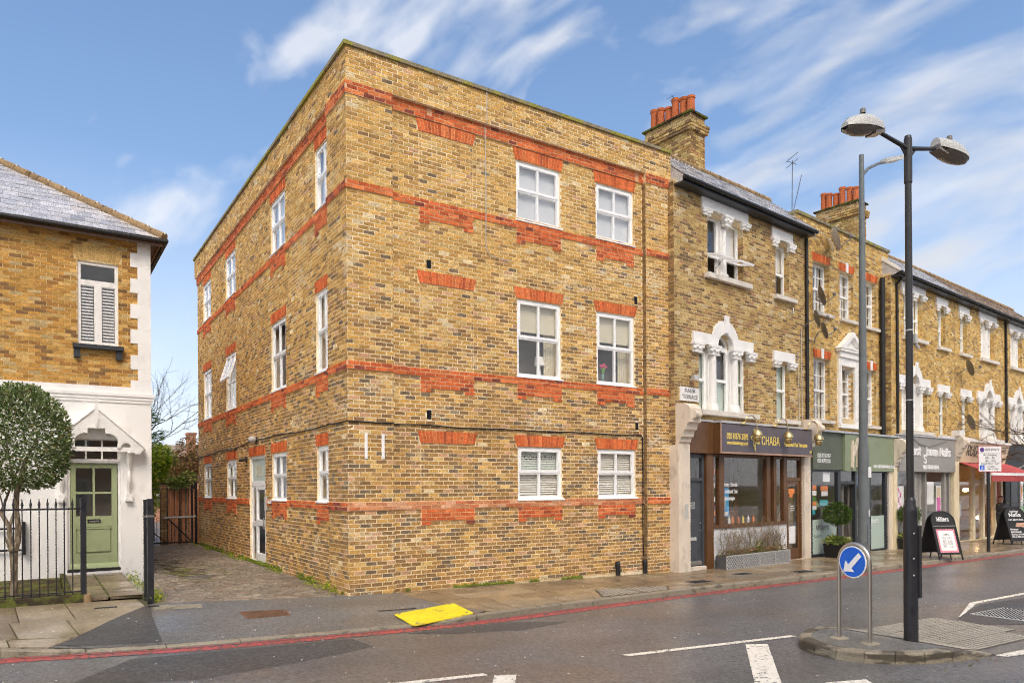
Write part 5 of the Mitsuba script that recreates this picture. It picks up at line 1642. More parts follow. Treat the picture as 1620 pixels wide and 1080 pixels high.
def chimney(K, a0, a1, d0, d1, zb, zt, pots, hp_):
    ck = uniq(f'{K}__chimney')
    put(f'{ck}__stack', MB().box(a0, a1, d0, d1, zb, zt - .45).box(a0 - .03, a1 + .03, d0 - .03, d1 + .03, zt - .45, zt - .22).box(a0 - .01, a1 + .01, d0 - .01, d1 + .01, zt - .22, zt), 'mat_mortar_dark', FT)
    mb = MB()
    h = .0805
    nz = int((zt - zb) / h)
    for k in range(nz):
        z = zt - (k + 1) * h
        e = .012 if k < 3 else (.085 - .014 * (k - 3) if k < 6 else .014)
        e += .03 if 3 <= k < 6 else 0
        off = .11 if k % 2 else 0
        for face in range(2):
            p0, p1 = (d0, d1) if face == 0 else (a0, a1)
            n = int(math.ceil((p1 - p0) / .22))
            for i in range(-1, n + 1):
                q0, q1 = max(p0 - e, p0 + i * .22 + off + .006), min(p1 + e, p0 + (i + 1) * .22 + off - .006)
                if q1 - q0 < .04:
                    continue
                uv = (rng.random(), rng.random())
                if face == 0:
                    mb.box(a0 - e, a0 + .02, q0, q1, z + .006, z + h - .006, uv)
                else:
                    mb.box(q0, q1, d0 - e, d0 + .02, z + .006, z + h - .006, uv)
    put(f'{ck}__brickwork', mb, 'mat_brick_terrace', FT, kind='stuff')
    put(f'{ck}__flaunching', MB().box(a0 - .08, a1 + .08, d0 - .08, d1 + .08, zt, zt + .05), 'mat_mossy', FT)
    for i, t in enumerate(pots):
        r = .115
        hh = hp_ * (1 + .12 * ((i * 7) % 3 - 1))
        d = d0 + .14 + (d1 - d0 - .28) * t
        a = (a0 + a1) / 2 - .1 + .03 * (i % 2)
        put(f'{ck}__pot', MB().lathe([(r * 1.12, 0), (r * 1.1, hh * .1), (r, hh * .14), (r * .92, hh * .85), (r * 1.1, hh * .88), (r * 1.1, hh), (r * .8, hh), (r * .78, hh * .6)], (a, d, zt + .05), 14), 'mat_terracotta', FT, 50)
    return ck


def downpipe(K, a, d, z0, z1, r=.05, name='downpipe', hopper=False):
    mb = MB().tube([(a, d, z0), (a, d, z1)], r, 10)
    z = z0 + .8
    while z < z1:
        mb.tube([(a, d, z), (a, d, z + .09)], r * 1.22, 10)
        z += 1.75
    if hopper:
        mb.tube([(a, d, z1 - .02), (a, d + .02, z1 + .08), (a, d - .22, z1 + .35)], r, 8)
    put(f'{K}__{name}', mb, 'mat_black', FT, 50)


def dish(lab, a, d, z, r, material, yaw=.6, tilt=.35, group=None):
    k = thing('satellite_dish', lab, 'satellite dish', group)
    ax = np.array([math.sin(yaw) * math.cos(tilt), -math.cos(yaw) * math.cos(tilt), math.sin(tilt)])
    u = np.cross(ax, [0, 0, 1])
    u /= np.linalg.norm(u)
    v = np.cross(u, ax)
    V, F = [np.array([a, d, z])], []
    for i in range(1, 5):
        rr = r * i / 4
        for j in range(20):
            t = j * math.pi / 10
            V.append(np.array([a, d, z]) + u * rr * math.cos(t) + v * rr * 1.08 * math.sin(t) + ax * (.28 * rr * rr / r))
    for j in range(20):
        F.append([0, 1 + j, 1 + (j + 1) % 20])
        for i in range(3):
            q0, q1 = 1 + i * 20, 1 + (i + 1) * 20
            F += [[q0 + j, q1 + j, q1 + (j + 1) % 20], [q0 + j, q1 + (j + 1) % 20, q0 + (j + 1) % 20]]
    put(f'{k}__reflector', MB().add(V, F), material, FT, 60)
    c = np.array([a, d, z])
    put(f'{k}__arm', MB().tube([c - v * r * .9, c + ax * r * 1.3 - v * r * .5, c + ax * r * 1.45 - v * r * .3], .018, 6).ball(c + ax * r * 1.45 - v * r * .25, (.05, .05, .06), 1), 'mat_grey_iron', FT, 40)
    put(f'{k}__bracket', MB().tube([c - ax * .02, c - ax * .12, (a - .05, .0, z - .18), (a - .05, .02, z - .35)], .02, 6), material, FT, 40)


# --- first terrace house: massage shop
T1 = terrace_house('terrace_house', 'brown brick terrace house with arched white window above the massage shop', -0.10, 6.08, 2.05, 4.80, 1.95, 4.80, opened=True, limit=150, wallz=3.0, tri_blind=('mat_frosted', None))
roof(T1, .02, 6.35, 0.0, 'mat_slate')
chimney(T1, 2.30, 2.92, 1.29, 2.9, 10.6, 12.40, (.0, .2, .4, .6, .8, 1.0), .58)
mb = MB()
for i in range(9):
    a = 1.0 + i * .16
    z = 9.5 + .86 * 1.5 - .10 + .05
    mb.add([(a, 1.24 - .02, z - .10), (a + .16, 1.24 - .02, z - .10), (a + .16, 1.24, z + .02), (a + .06, 1.25, z + .16), (a, 1.25, z + .10)], [[0, 1, 2], [0, 2, 3], [0, 3, 4]])
put(f'{T1}__flashing', mb, 'mat_lamp_head', FT)
downpipe(T1, 6.03, -.06, 3.66, 9.30)
put(f'{T1}__pipe', MB().tube([(5.55, -.03, 5.9), (5.62, -.03, 3.7)], .012, 5).tube([(5.75, -.03, 6.6), (5.77, -.03, 3.7)], .012, 5).tube([(5.1, -.04, 7.0), (5.2, -.1, 6.95), (5.3, -.04, 7.15)], .02, 5), 'mat_lamp_head', FT)
pq = thing('street_name_plate', 'white plaque lettered PARK TERRACE on the brick wall', 'sign')
put(f'{pq}__plate', MB().box(.06, .80, -.05, -.01, 4.10, 4.44), 'mat_white_paint', FT)
text(pq, FT, 'PARK', .43, 4.30, .10, -.05, 'mat_print_dark', .42, bold=False, centre=True)
text(pq, FT, 'TERRACE', .43, 4.15, .10, -.05, 'mat_print_dark', .64, bold=False, centre=True)
fl = thing('flood_light', 'small white floodlight on the brick above the street name plaque', 'lamp')
put(f'{fl}__head', MB().hexa([(.40, -.22, 4.60), (.58, -.22, 4.60), (.58, -.20, 4.74), (.40, -.20, 4.74), (.42, -.10, 4.62), (.56, -.10, 4.62), (.56, -.10, 4.72), (.42, -.10, 4.72)]), 'mat_lamp_head', FT)
put(f'{fl}__bracket', MB().tube([(.49, -.12, 4.66), (.49, -.0, 4.62)], .02, 6), 'mat_lamp_head', FT)
# shopfront
SF = f'{T1}__shopfront'
USED.add(SF)


def corbel(parent, a0, a1, z, material):
    prof = Polygon([(.1, z), (-.06, z), (-.12, z + .06), (-.14, z + .16), (-.20, z + .18), (-.23, z + .32), (-.30, z + .35), (-.33, z + .47), (-.36, z + .50), (-.42, z + .52), (-.44, z + .84), (-.38, z + .92), (-.25, z + .98), (.1, z + .98)])
    mb = MB().prism(prof, a0, a1, 'yz')
    mb.tube([((a0 + a1) / 2 - .11, -.445, z + .70), ((a0 + a1) / 2 + .11, -.445, z + .70)], .10, 12)
    put(f'{parent}__corbel', mb, material, FT)


put(f'{SF}__pilaster', MB().box(-.10, .36, -.09, .30, -.4, 3.02).box(-.02, .30, -.105, -.09, .2, 2.9), 'mat_cream_stone', FT)
corbel(SF, -.08, .36, 3.02, 'mat_cream_stone')
put(f'{SF}__pilaster', MB().box(5.84, 6.20, -.05, .30, -.4, 2.95), 'mat_cream_stone', FT)
corbel(SF, 5.88, 6.16, 2.95, 'mat_cream_stone')
put(f'{SF}__fascia', MB().box(.362, 1.34, -.08, .30, 2.82, 3.62).box(1.34, 5.84, -.28, .30, 2.82, 3.60), 'mat_brown_wood', FT)
put(f'{SF}__lead_cap', MB().box(.36, 1.33, -.10, .0, 3.621, 3.66).box(1.33, 5.86, -.31, .0, 3.602, 3.65), 'mat_lead', FT)
sg = put(f'{SF}__sign_board', MB().box(1.38, 5.82, -.30, -.281, 2.87, 3.57), 'mat_purple_sign', FT)
put(f'{SF}__sign_trim', MB().box(1.34, 5.84, -.305, -.281, 2.82, 2.866).box(1.34, 1.378, -.304, -.281, 2.868, 3.595), 'mat_trim', FT)
text(sg, FT, '020 8 876 1095', 1.60, 3.20, .15, -.30, 'mat_gold', .95)
text(sg, FT, 'www.chabatherapy.co.uk', 1.60, 3.06, .085, -.30, 'mat_gold', .95)
text(sg, FT, 'CHABA', 3.20, 3.09, .24, -.30, 'mat_gold', .88, bold=False)
text(sg, FT, 'Traditional Thai Therapies', 4.30, 3.09, .10, -.30, 'mat_gold', 1.25)
text(sg, FT, '308', 5.68, 2.92, .07, -.30, 'mat_gold', .11)
fb = MB()
for i in range(5):     # flower emblem
    t = math.pi / 2 + i * 2 * math.pi / 5 + .3
    c = np.array([2.90 + .11 * math.cos(t), 3.26 + .13 * math.sin(t)])
    e = affinity.rotate(affinity.scale(Point(*c).buffer(.085, 10), .72, 1.35), math.degrees(t) - 90, origin=tuple(c))
    fb.prism(e.difference(affinity.scale(e, .6, .65)), -.307, -.30)
fb.prism(affinity.rotate(affinity.scale(Point(3.02, 3.44).buffer(.05), .6, 1.4), -30), -.307, -.30)
fb.prism(affinity.scale(Point(2.88, 2.98).buffer(.05), .5, 1.5), -.307, -.30)
put(f'{sg}__emblem', fb, 'mat_gold', FT)
# left door
k = uniq(f'{SF}__door')
note(k, 'grey front door numbered 308')
put(f'{k}__frame', MB().box(.362, .42, .04, .14, -.1, 2.80).box(1.02, 1.10, .04, .14, -.1, 2.80).box(.42, 1.02, .045, .14, 2.12, 2.20).box(.42, 1.02, .045, .14, 2.70, 2.80), 'mat_grey_door', FT)
put(f'{k}__leaf', MB().box(.422, 1.018, .09, .13, -.03, 2.115), 'mat_grey_door', FT)
put(f'{k}__kick_plate', MB().hexa([(.424, .055, .0), (1.016, .055, .0), (1.016, .06, .06), (.424, .06, .06), (.424, .089, .0), (1.016, .089, .0), (1.016, .089, .10), (.424, .089, .10)]), 'mat_grey_iron', FT)
pane(k, FT, .42, 1.02, 2.20, 2.70, .09, 'mat_glass', 'fanlight')
text(k, FT, '308', .55, 1.42, .17, .09, 'mat_lamp_head', .22, 'number', bold=False)
put(f'{k}__letter_plate', MB().box(.58, .82, .075, .0899, .62, .70), 'mat_lamp_head', FT)
put(f'{k}__lock', MB().ball((.98, .075, .86), (.02, .02, .02), 1).ball((.98, .075, 1.05), (.02, .02, .02), 1), 'mat_steel', FT)
put(f'{k}__step', MB().box(.365, 1.10, -.02, .30, -.3, -.035), 'mat_cream_stone', FT)
put(f'{SF}__intercom', MB().box(.12, .24, -.125, -.106, 1.20, 1.55), 'mat_lamp_head', FT)
put(f'{SF}__post', MB().box(1.12, 1.40, -.03, .12, -.2, 2.815), 'mat_brown_wood', FT)
# window
mb = MB()
for a, b in ((1.402, 1.46), (1.70, 1.92), (3.92, 4.10), (4.28, 4.42), (4.80, 4.94)):
    mb.box(a, b, .0, .12, .98, 2.815)
mb.box(1.402, 4.94, -.04, .14, .89, .978).box(1.46, 1.70, .02, .1, 2.74, 2.815).box(1.92, 3.92, .02, .1, 2.74, 2.815).box(4.42, 4.80, .02, .1, 2.74, 2.815)
put(f'{SF}__window_frame', mb, 'mat_brown_wood', FT)
for a, b in ((1.46, 1.70), (1.92, 3.92), (4.10, 4.28), (4.42, 4.80)):
    pane(SF, FT, a, b, .98, 2.80, .06)
put(f'{SF}__stall_riser', MB().box(1.402, 4.94, .0, .14, -.4, .888), 'mat_grey_panel', FT)
put(f'{SF}__interior', MB().box(.5, 5.7, 2.4, 2.45, -.2, 3.2).box(.3, 5.9, .35, 2.4, -.25, -.18).box(.3, 5.9, .32, 2.4, 3.0, 3.05).box(.3, .35, .32, 2.4, -.2, 3.0).box(5.8, 5.85, .32, 2.4, -.2, 3.0), 'mat_room', FT)
for i, (s, z) in enumerate((('Body Scrub', 1.98), ('Traditional Thai', 1.80), ('Massage', 1.62))):
    text(SF, FT, s, 1.96, z, .09, .056, 'mat_white', .62 if i < 2 else .5, 'window_lettering', depth=.002)
cols = ['mat_white', 'mat_cream_blind', 'mat_poster_green', 'mat_white', 'mat_poster_pink', 'mat_poster_orange']
for i in range(9):
    z = 1.04 + i * .18
    put(f'{SF}__card', MB().box(1.47 + .03 * (i % 3), 1.58 + .04 * (i % 2), .08, .083, z, z + .13), cols[(i * 5) % 6], FT)
put(f'{SF}__poster', MB().box(2.30, 2.85, .5, .51, 1.15, 1.95), 'mat_poster_blue', FT)
put(f'{SF}__poster_print', MB().prism(affinity.scale(Point(2.56, 1.55).buffer(.16), .7, 1.5), .49, .499).box(2.34, 2.8, .494, .499, 1.18, 1.28), 'mat_white', FT)
put(f'{SF}__statue', MB().lathe([(.10, 0), (.09, .1), (.05, .16), (.08, .25), (.05, .36), (.05, .42), (.0, .48)], (2.04, .25, .98), 12), 'mat_gold', FT, 50)
put(f'{SF}__curtain', MB().box(1.93, 2.15, .9, .92, -.1, 2.9).box(3.65, 3.9, .9, .92, -.1, 2.9), 'mat_brown_wood', FT)
put(f'{SF}__ceiling_lamp', MB().lathe([(.22, 0), (.16, .2), (.03, .24)], (3.0, 1.3, 2.45), 14), 'mat_cream_blind', FT, 50)
put(f'{SF}__table', MB().box(2.3, 3.4, 1.1, 1.6, .62, .66).box(2.35, 2.41, 1.15, 1.21, -.18, .62).box(3.29, 3.35, 1.15, 1.21, -.18, .62), 'mat_brown_wood', FT)
for i in range(7):
    put(f'{SF}__bottle', MB().lathe([(.035, 0), (.035, .12), (.012, .16), (.012, .2)], (2.15 + i * .24 + rng.normal(0, .03), .22, .98), 10), ('mat_gold', 'mat_white', 'mat_poster_orange', 'mat_terracotta')[i % 4], FT, 50)
put(f'{SF}__chair', MB().lathe([(.32, 0), (.34, .25), (.30, .5), (.2, .55)], (3.3, .9, .75), 14), 'mat_brown_wood', FT, 50)
# right door
k = uniq(f'{SF}__door')
note(k, 'brown timber glazed shop door')
mb = MB()
ring(mb, 4.96, 5.82, -.16, 2.80, .07, .03, .14, .03)
mb.box(5.03, 5.75, .035, .13, 2.12, 2.22)
ring(mb, 5.035, 5.745, -.12, 2.115, .10, .06, .11, .28)
put(f'{k}__frame', mb, 'mat_brown_wood', FT)
pane(k, FT, 5.13, 5.65, .16, 2.02, .08)
pane(k, FT, 5.03, 5.75, 2.22, 2.73, .08, name='fanlight')
put(f'{k}__mat', MB().box(4.96, 5.82, -.06, .2, -.3, -.165), 'mat_cream_stone', FT)
put(f'{k}__sticker', MB().box(5.18, 5.5, .075, .079, 1.75, 1.9).box(5.22, 5.4, .074, .0745, 1.65, 1.75), 'mat_poster_orange', FT)
put(f'{k}__notice', MB().box(5.2, 5.55, .085, .088, .3, .8).box(5.28, 5.5, .075, .0785, 1.38, 1.40).box(5.26, 5.52, .075, .0785, 1.32, 1.34).box(5.3, 5.48, .075, .0785, 1.26, 1.28), 'mat_white', FT)
# brass lamps
for i, (a, lb) in enumerate(((2.50, 'left brass swan neck lamp over the purple shop sign'), (4.02, 'middle brass swan neck lamp over the purple shop sign'), (5.66, 'right brass swan neck lamp at the end of the purple shop sign'))):
    k = thing('sign_lamp', lb, 'lamp', 'brass lamps over the shop sign')
    t = np.linspace(0, math.pi, 12)
    arm = [(a - .25, -.33, 3.62), (a - .20, -.36, 3.64)] + [(a - .20 + .17 * (1 - math.cos(q)), -.38 - .12 * q / math.pi, 3.66 + .17 * math.sin(q)) for q in t] + [(a + .14, -.52, 3.46)]
    put(f'{k}__arm', MB().tube(arm, .014, 7), 'mat_brass', FT, 50)
    put(f'{k}__shade', MB().lathe([(.03, .14), (.075, .12), (.125, .05), (.14, -.03), (.125, -.035), (.11, .04), (.02, .10)], (a + .14, -.52, 3.34), 18).ball((a + .14, -.52, 3.25), (.10, .10, .12), 2), 'mat_brass', FT, 50)
    put(f'{k}__base', MB().box(a - .32, a - .10, -.36, -.30, 3.60, 3.625), 'mat_brass', FT)
# planter
k = thing('trough_planter', 'grey metal trough planter with lattice sides under the shop window', 'planter')
zb = -.155
put(f'{k}__box', MB().box(1.40, 4.40, -.40, -.08, zb, zb + .36), 'mat_planter', FT)
mb = MB()
for i in range(4):
    a = 1.40 + i * .75
    mb.box(a, a + .022, -.412, -.40, zb, zb + .37).box(a + .022, a + .728, -.411, -.40, zb + .35, zb + .37).box(a + .022, a + .728, -.411, -.40, zb, zb + .02)
    for j in range(-5, 12):
        for sgn in (1, -1):
            l = LineString([(a + j * .10, zb), (a + j * .10 + sgn * .36, zb + .36)]).buffer(.006, cap_style=2).intersection(sbox(a + .022, zb + .02, a + .728, zb + .35))
            if not l.is_empty and l.area > 1e-4:
                mb.prism(l, -.408 + .002 * (sgn > 0), -.40)
mb.box(4.388, 4.41, -.412, -.40, zb, zb + .37)
put(f'{k}__lattice', mb, 'mat_planter_rib', FT)
put(f'{k}__soil', MB().box(1.42, 4.38, -.38, -.10, zb + .36, zb + .375), 'mat_mossy', FT)
k = thing('dry_bush', 'straggly dry bush growing in the metal trough planter', 'plant')
mb, lm, gm_ = MB(), MB(), MB()
for i in range(150):
    a = 1.5 + 2.8 * rng.random()
    d = -.25 + rng.normal(0, .06)
    h = .25 + .75 * rng.random()
    p0 = np.array([a, d, zb + .36])
    p1 = p0 + [rng.normal(0, .08), rng.normal(0, .05), h * .5]
    p2 = p1 + [rng.normal(0, .14), rng.normal(0, .07) - .03, h * .5]
    mb.tube([p0, p1, p2], [.007, .005, .003], 4, caps=False)
    if rng.random() < .8:
        P = p1 + (p2 - p1) * rng.random((4, 1)) + rng.normal(0, .02, (4, 3))
        leaves(lm, P, 4, .05)
    for j in range(2):
        q = p1 + rng.normal(0, .01, 3)
        mb.tube([q, q + [rng.normal(0, .12), rng.normal(0, .06), .16]], [.004, .002], 4, caps=False)
put(f'{k}__twigs', mb, 'mat_bark', FT, kind='stuff')
P = np.stack([1.5 + 2.8 * rng.random(420), -.26 + rng.normal(0, .08, 420), zb + .38 + .10 * rng.random(420)], 1)
leaves(lm, P, 420, .09, outward=np.tile([0, -.2, .6], (420, 1)), aspect=.25)
put(f'{k}__leaves', lm, 'mat_brown_leaf', FT, kind='stuff')
P = np.concatenate([np.array([c, -.28, zb + .42]) + rng.normal(0, [.05, .04, .10], (60, 3)) for c in (2.95, 3.85, 3.1)])
lm = MB()
leaves(lm, P, len(P), .10, outward=np.tile([0, -.1, .9], (len(P), 1)), aspect=.22)
put(f'{k}__new_growth', lm, 'mat_variegated_leaf', FT, kind='stuff')

# --- second house: flat fronted, parapet, red arches
T2 = thing('parapet_house', 'golden brick house with parapet and pedimented window above the green shop', 'building')
F2 = FT @ np.array([[1, 0, 0, 0], [0, 1, 0, .30], [0, 0, 1, 0], [0, 0, 0, 1.0]])
A0, A1 = 6.10, 12.22
W2 = [(7.04, 8.06, 7.38, 8.95), (8.71, 9.66, 7.40, 8.95), (10.36, 11.34, 7.36, 8.94), (7.06, 8.07, 4.03, 5.97), (8.73, 9.62, 4.16, 5.86), (10.46, 11.28, 4.01, 5.93)]
wk = wall(T2, F2, holes_poly(sbox(A0, 2.7, A1, 10.18), W2), 0, .3, 'mat_mortar_dark')
put(f'{T2}__side_wall', MB().box(A0, A0 + .3, .301, 8, -.6, 10.1).box(A1 - .3, A1, .301, 8, -.6, 10.1), 'mat_mortar_dark', F2)
put(f'{T2}__interior', MB().box(A0 + .4, A1 - .4, 1.2, 7, 3, 9.9), 'mat_room', F2)
l2 = [(a - .02, b + .02, z1, z1 + .26) for i, (a, b, z0, z1) in enumerate(W2) if i != 4]
ped = (8.50, 9.98, 3.83, 6.40)
brickwork(T2, wk, F2, A0, A1, 2.7, 10.17, W2 + l2 + [ped], 0, h=.0805, zref=.03, L=.2235, gap=.016, proud=.006, material='mat_brick_gold')
for i, (a, b, z0, z1) in enumerate(W2):
    if i != 4:
        soldiers(T2, wk, F2, a - .02, b + .02, z1 + .006, z1 + .25, 0, 13, splay=.05, proud=.012)
        if i in (1, 3, 5):
            m = (a + b) / 2
            put(f'{wk}__keystone', MB().prism(Polygon([(m - .07, z1 - .02), (m + .07, z1 - .02), (m + .085, z1 + .30), (m - .085, z1 + .30)]), -.035, -.015), 'mat_white_paint', F2)
    k = uniq(f'{T2}__window')
    y = .17
    zm = z0 + (z1 - z0) * (.50 if i < 3 else .49)
    mb = MB()
    ring(mb, a + .002, b - .002, z0 + .002, z1 - .002, .06, y, y + .1)
    mb.box(a + .06, b - .06, y - .01, y + .08, zm - .03, zm + .03)
    for (c, d, yy) in ((z0 + .06, zm - .03, y + .03), (zm + .03, z1 - .06, y + .01)):
        mb.box((a + b) / 2 - .014, (a + b) / 2 + .014, yy, yy + .04, c, d)
        mb.box(a + .06, (a + b) / 2 - .014, yy + .002, yy + .038, (c + d) / 2 - .014, (c + d) / 2 + .014)
        mb.box((a + b) / 2 + .014, b - .06, yy + .002, yy + .038, (c + d) / 2 - .014, (c + d) / 2 + .014)
        for xa, xb in ((a + .06, (a + b) / 2), ((a + b) / 2, b - .06)):
            for za, zb_ in ((c, (c + d) / 2), ((c + d) / 2, d)):
                pane(k, F2, xa, xb, za, zb_, yy + .02)
    put(f'{k}__frame', mb, 'mat_upvc', F2)
    put(f'{k}__curtain', MB().box(a + .02, a + (b - a) * (.55 if i < 3 else .18), y + .16, y + .17, z0, z1).box(b - (b - a) * .16, b - .02, y + .16, y + .17, z0, z1), 'mat_blind', F2)
    if i != 4:
        put(f'{k}__sill', MB().box(a - .03, b + .14, -.10, .16, z0 - .10, z0 - .002), 'mat_sill_stone', F2)
    mb = MB()
    for q in range(int((z1 - z0 - .1) / .0805)):
        mb.box(b - .006, b + .02, .006, .16 if q % 2 else .08, z0 + .02 + q * .0805, z0 + .088 + q * .0805, (rng.random(), rng.random()))
    put(f'{wk}__reveal', mb, 'mat_brick_gold', F2, kind='stuff')
emit_pieces(T2, limit=0)
k = uniq(f'{T2}__window_surround')
note(k, 'white classical window surround with triangular pediment')
a, b, z0, z1 = W2[4]
mb = MB()
mb.box(8.56, a, -.06, .16, 3.98, 6.12).box(b, 10.0, -.06, .16, 3.98, 6.12).box(a, b, -.06, .16, z1, 6.12)
mb.box(8.60, a - .06, -.085, -.06, 4.15, 6.02).box(b + .06, 9.96, -.085, -.06, 4.15, 6.02)
mb.box(8.53, 10.03, -.12, .0, 6.121, 6.30).box(8.45, 10.11, -.18, .0, 6.301, 6.38)
mb.box(8.56, 10.0, -.10, .16, 3.84, 3.978)
put(f'{k}__architrave', mb, 'mat_white_paint', F2)
cx = 9.28
outer = Polygon([(8.42, 6.385), (10.14, 6.385), (cx, 6.98)])
inner = Polygon([(8.72, 6.43), (9.84, 6.43), (cx, 6.82)])
put(f'{k}__pediment', MB().prism(outer.difference(inner), -.20, .0).prism(inner, -.05, .0), 'mat_white_paint', F2)
put(f'{T2}__coping', MB().box(A0 - .05, A1 + .05, -.06, .34, 10.18, 10.27), 'mat_coping', F2)
put(f'{T2}__roof', MB().box(A0 + .3, A1 - .3, .34, 8, 9.7, 9.75), 'mat_slate', F2)
chimney(T2, 11.95, 12.6, 1.25, 2.8, 9.6, 12.25, (.0, .2, .4, .6, .8, .97), .62)
downpipe(T2, 11.50, .18, 2.6, 9.15, .085)
# green shop
SF = f'{T2}__shopfront'
USED.add(SF)
put(f'{SF}__fascia', MB().box(6.40, 11.95, -.02, .30, 2.47, 3.62), 'mat_green_sign', FT)
put(f'{SF}__sign_panel', MB().hexa([(8.22, -.10, 2.44), (11.98, -.07, 2.44), (11.98, -.07, 3.62), (8.22, -.10, 3.62), (8.22, -.021, 2.44), (11.98, -.021, 2.44), (11.98, -.021, 3.62), (8.22, -.021, 3.62)]), 'mat_light_green_sign', FT)
put(f'{SF}__lead_cap', MB().box(6.35, 12.0, -.14, .1, 3.622, 3.68), 'mat_lead', FT)
mb = MB()
mb.prism(Polygon([(8.58, 2.56), (8.68, 2.50), (8.72, 3.2), (8.66, 3.42), (8.60, 3.2)]), -.16, -.10)
mb.prism(Polygon([(8.70, 2.98), (8.98, 3.50), (9.06, 3.42), (8.78, 2.92)]), -.16, -.10)
mb.prism(Polygon([(8.92, 2.56), (9.02, 2.54), (9.06, 3.40), (8.96, 3.34)]), -.16, -.10)
mb.prism(Polygon([(9.12, 2.9), (9.32, 2.9), (9.34, 3.55), (9.26, 3.62), (9.14, 3.3)]), -.16, -.10)
put(f'{SF}__monogram', mb, 'mat_cream_stone', FT)
text(SF, FT, '020 8876 7267', 6.66, 2.84, .12, -.02, 'mat_white', .78)
text(SF, FT, '020 8878 9126', 6.66, 2.68, .12, -.02, 'mat_white', .78)
text(SF, FT, 'www.millershairdesign.co.uk', 10.15, 2.56, .12, -.088, 'mat_white', 1.6)
mb = MB()
for a, b in ((6.34, 6.42), (7.98, 8.16), (9.10, 9.22), (10.1, 10.2), (11.28, 11.42)):
    mb.box(a, b, .02, .14, -.2, 2.47)
mb.box(6.42, 7.98, .03, .13, -.3, -.10).box(10.2, 11.28, .03, .13, -.3, -.16).box(8.16, 9.10, .03, .12, 2.02, 2.12).box(6.42, 7.98, .03, .12, 2.40, 2.47).box(10.2, 11.28, .03, .12, 2.40, 2.47).box(9.22, 10.1, .03, .12, -.3, .3)
put(f'{SF}__frame', mb, 'mat_dark_grey', FT)
for a, b, z0, z1 in ((6.42, 7.98, .95, 2.40), (10.2, 11.28, .95, 2.40), (8.16, 9.10, 2.12, 2.47), (9.22, 10.1, .3, 2.47)):
    pane(SF, FT, a, b, z0, z1, .08)
put(f'{SF}__frosted_panel', MB().box(6.42, 7.98, .075, .085, -.10, .95), 'mat_frosted', FT)
put(f'{SF}__frosted_panel', MB().box(10.2, 11.28, .075, .085, -.16, .95), 'mat_frosted', FT)
text(SF, FT, 'Millers', 6.72, .62, .17, .073, 'mat_print_dark', .75, 'window_lettering', bold=False, depth=.002)
text(SF, FT, 'Salon', 6.6, .40, .09, .073, 'mat_print_dark', .42, 'window_lettering', bold=False, depth=.002)
text(SF, FT, 'Millers', 10.25, .72, .15, .073, 'mat_white', .6, 'window_lettering', bold=False, depth=.002)
k = uniq(f'{SF}__door')
mb = MB()
ring(mb, 8.18, 8.63, -.2, 2.0, .05, .20, .24, .1)
ring(mb, 8.65, 9.08, -.2, 2.0, .05, .20, .24, .1)
put(f'{k}__frame', mb, 'mat_grey_iron', FT)
pane(k, FT, 8.23, 8.58, -.1, 1.95, .22)
pane(k, FT, 8.70, 9.03, -.1, 1.95, .22)
put(f'{SF}__interior', MB().box(6.3, 11.6, 3.2, 3.25, -.3, 3), 'mat_pale_room', FT)
put(f'{SF}__interior_floor', MB().box(6.3, 11.6, .3, 3.2, -.32, -.26).box(6.3, 11.6, .32, 3.2, 2.6, 2.65).box(6.28, 6.33, .3, 3.2, -.3, 2.6).box(11.6, 11.65, .3, 3.2, -.3, 2.6), 'mat_room', FT)
for x, z, w, h, m in ((6.50, 1.85, .3, .14, 'mat_poster_orange'), (7.05, 1.82, .45, .15, 'mat_poster_orange'), (6.50, 1.68, .3, .15, 'mat_white'), (7.1, 1.66, .4, .15, 'mat_white'), (6.47, 1.38, .32, .12, 'mat_poster_orange'),
                      (6.47, 1.1, .25, .2, 'mat_poster_teal'), (7.0, 1.36, .5, .18, 'mat_poster_teal'), (6.46, 1.25, .34, .12, 'mat_white'), (7.2, 2.1, .42, .3, 'mat_white')):
    put(f'{SF}__poster', MB().box(x, x + w, .10, .105, z, z + h), m, FT)
put(f'{SF}__poster', MB().prism(Polygon([(7.2, 1.9), (7.5, 1.9), (7.9, 1.3), (7.2, 1.3)]), .6, .61), 'mat_poster_green', FT)
put(f'{SF}__poster', MB().prism(Polygon([(10.22, 2.36), (11.2, 2.36), (11.2, 2.05), (10.6, 1.85), (10.22, 1.95)]), .5, .52), 'mat_poster_blue', FT)
put(f'{SF}__notice', MB().box(10.35, 10.7, .10, .105, 1.55, 1.95).box(10.35, 10.7, .10, .105, 1.2, 1.5), 'mat_black', FT)
put(f'{SF}__counter', MB().box(8.1, 8.9, 1.2, 1.6, -.2, .75), 'mat_brown_wood', FT)
put(f'{SF}__pilaster', MB().box(11.46, 11.74, -.02, .30, -.5, 2.47), 'mat_cream_stone', FT)


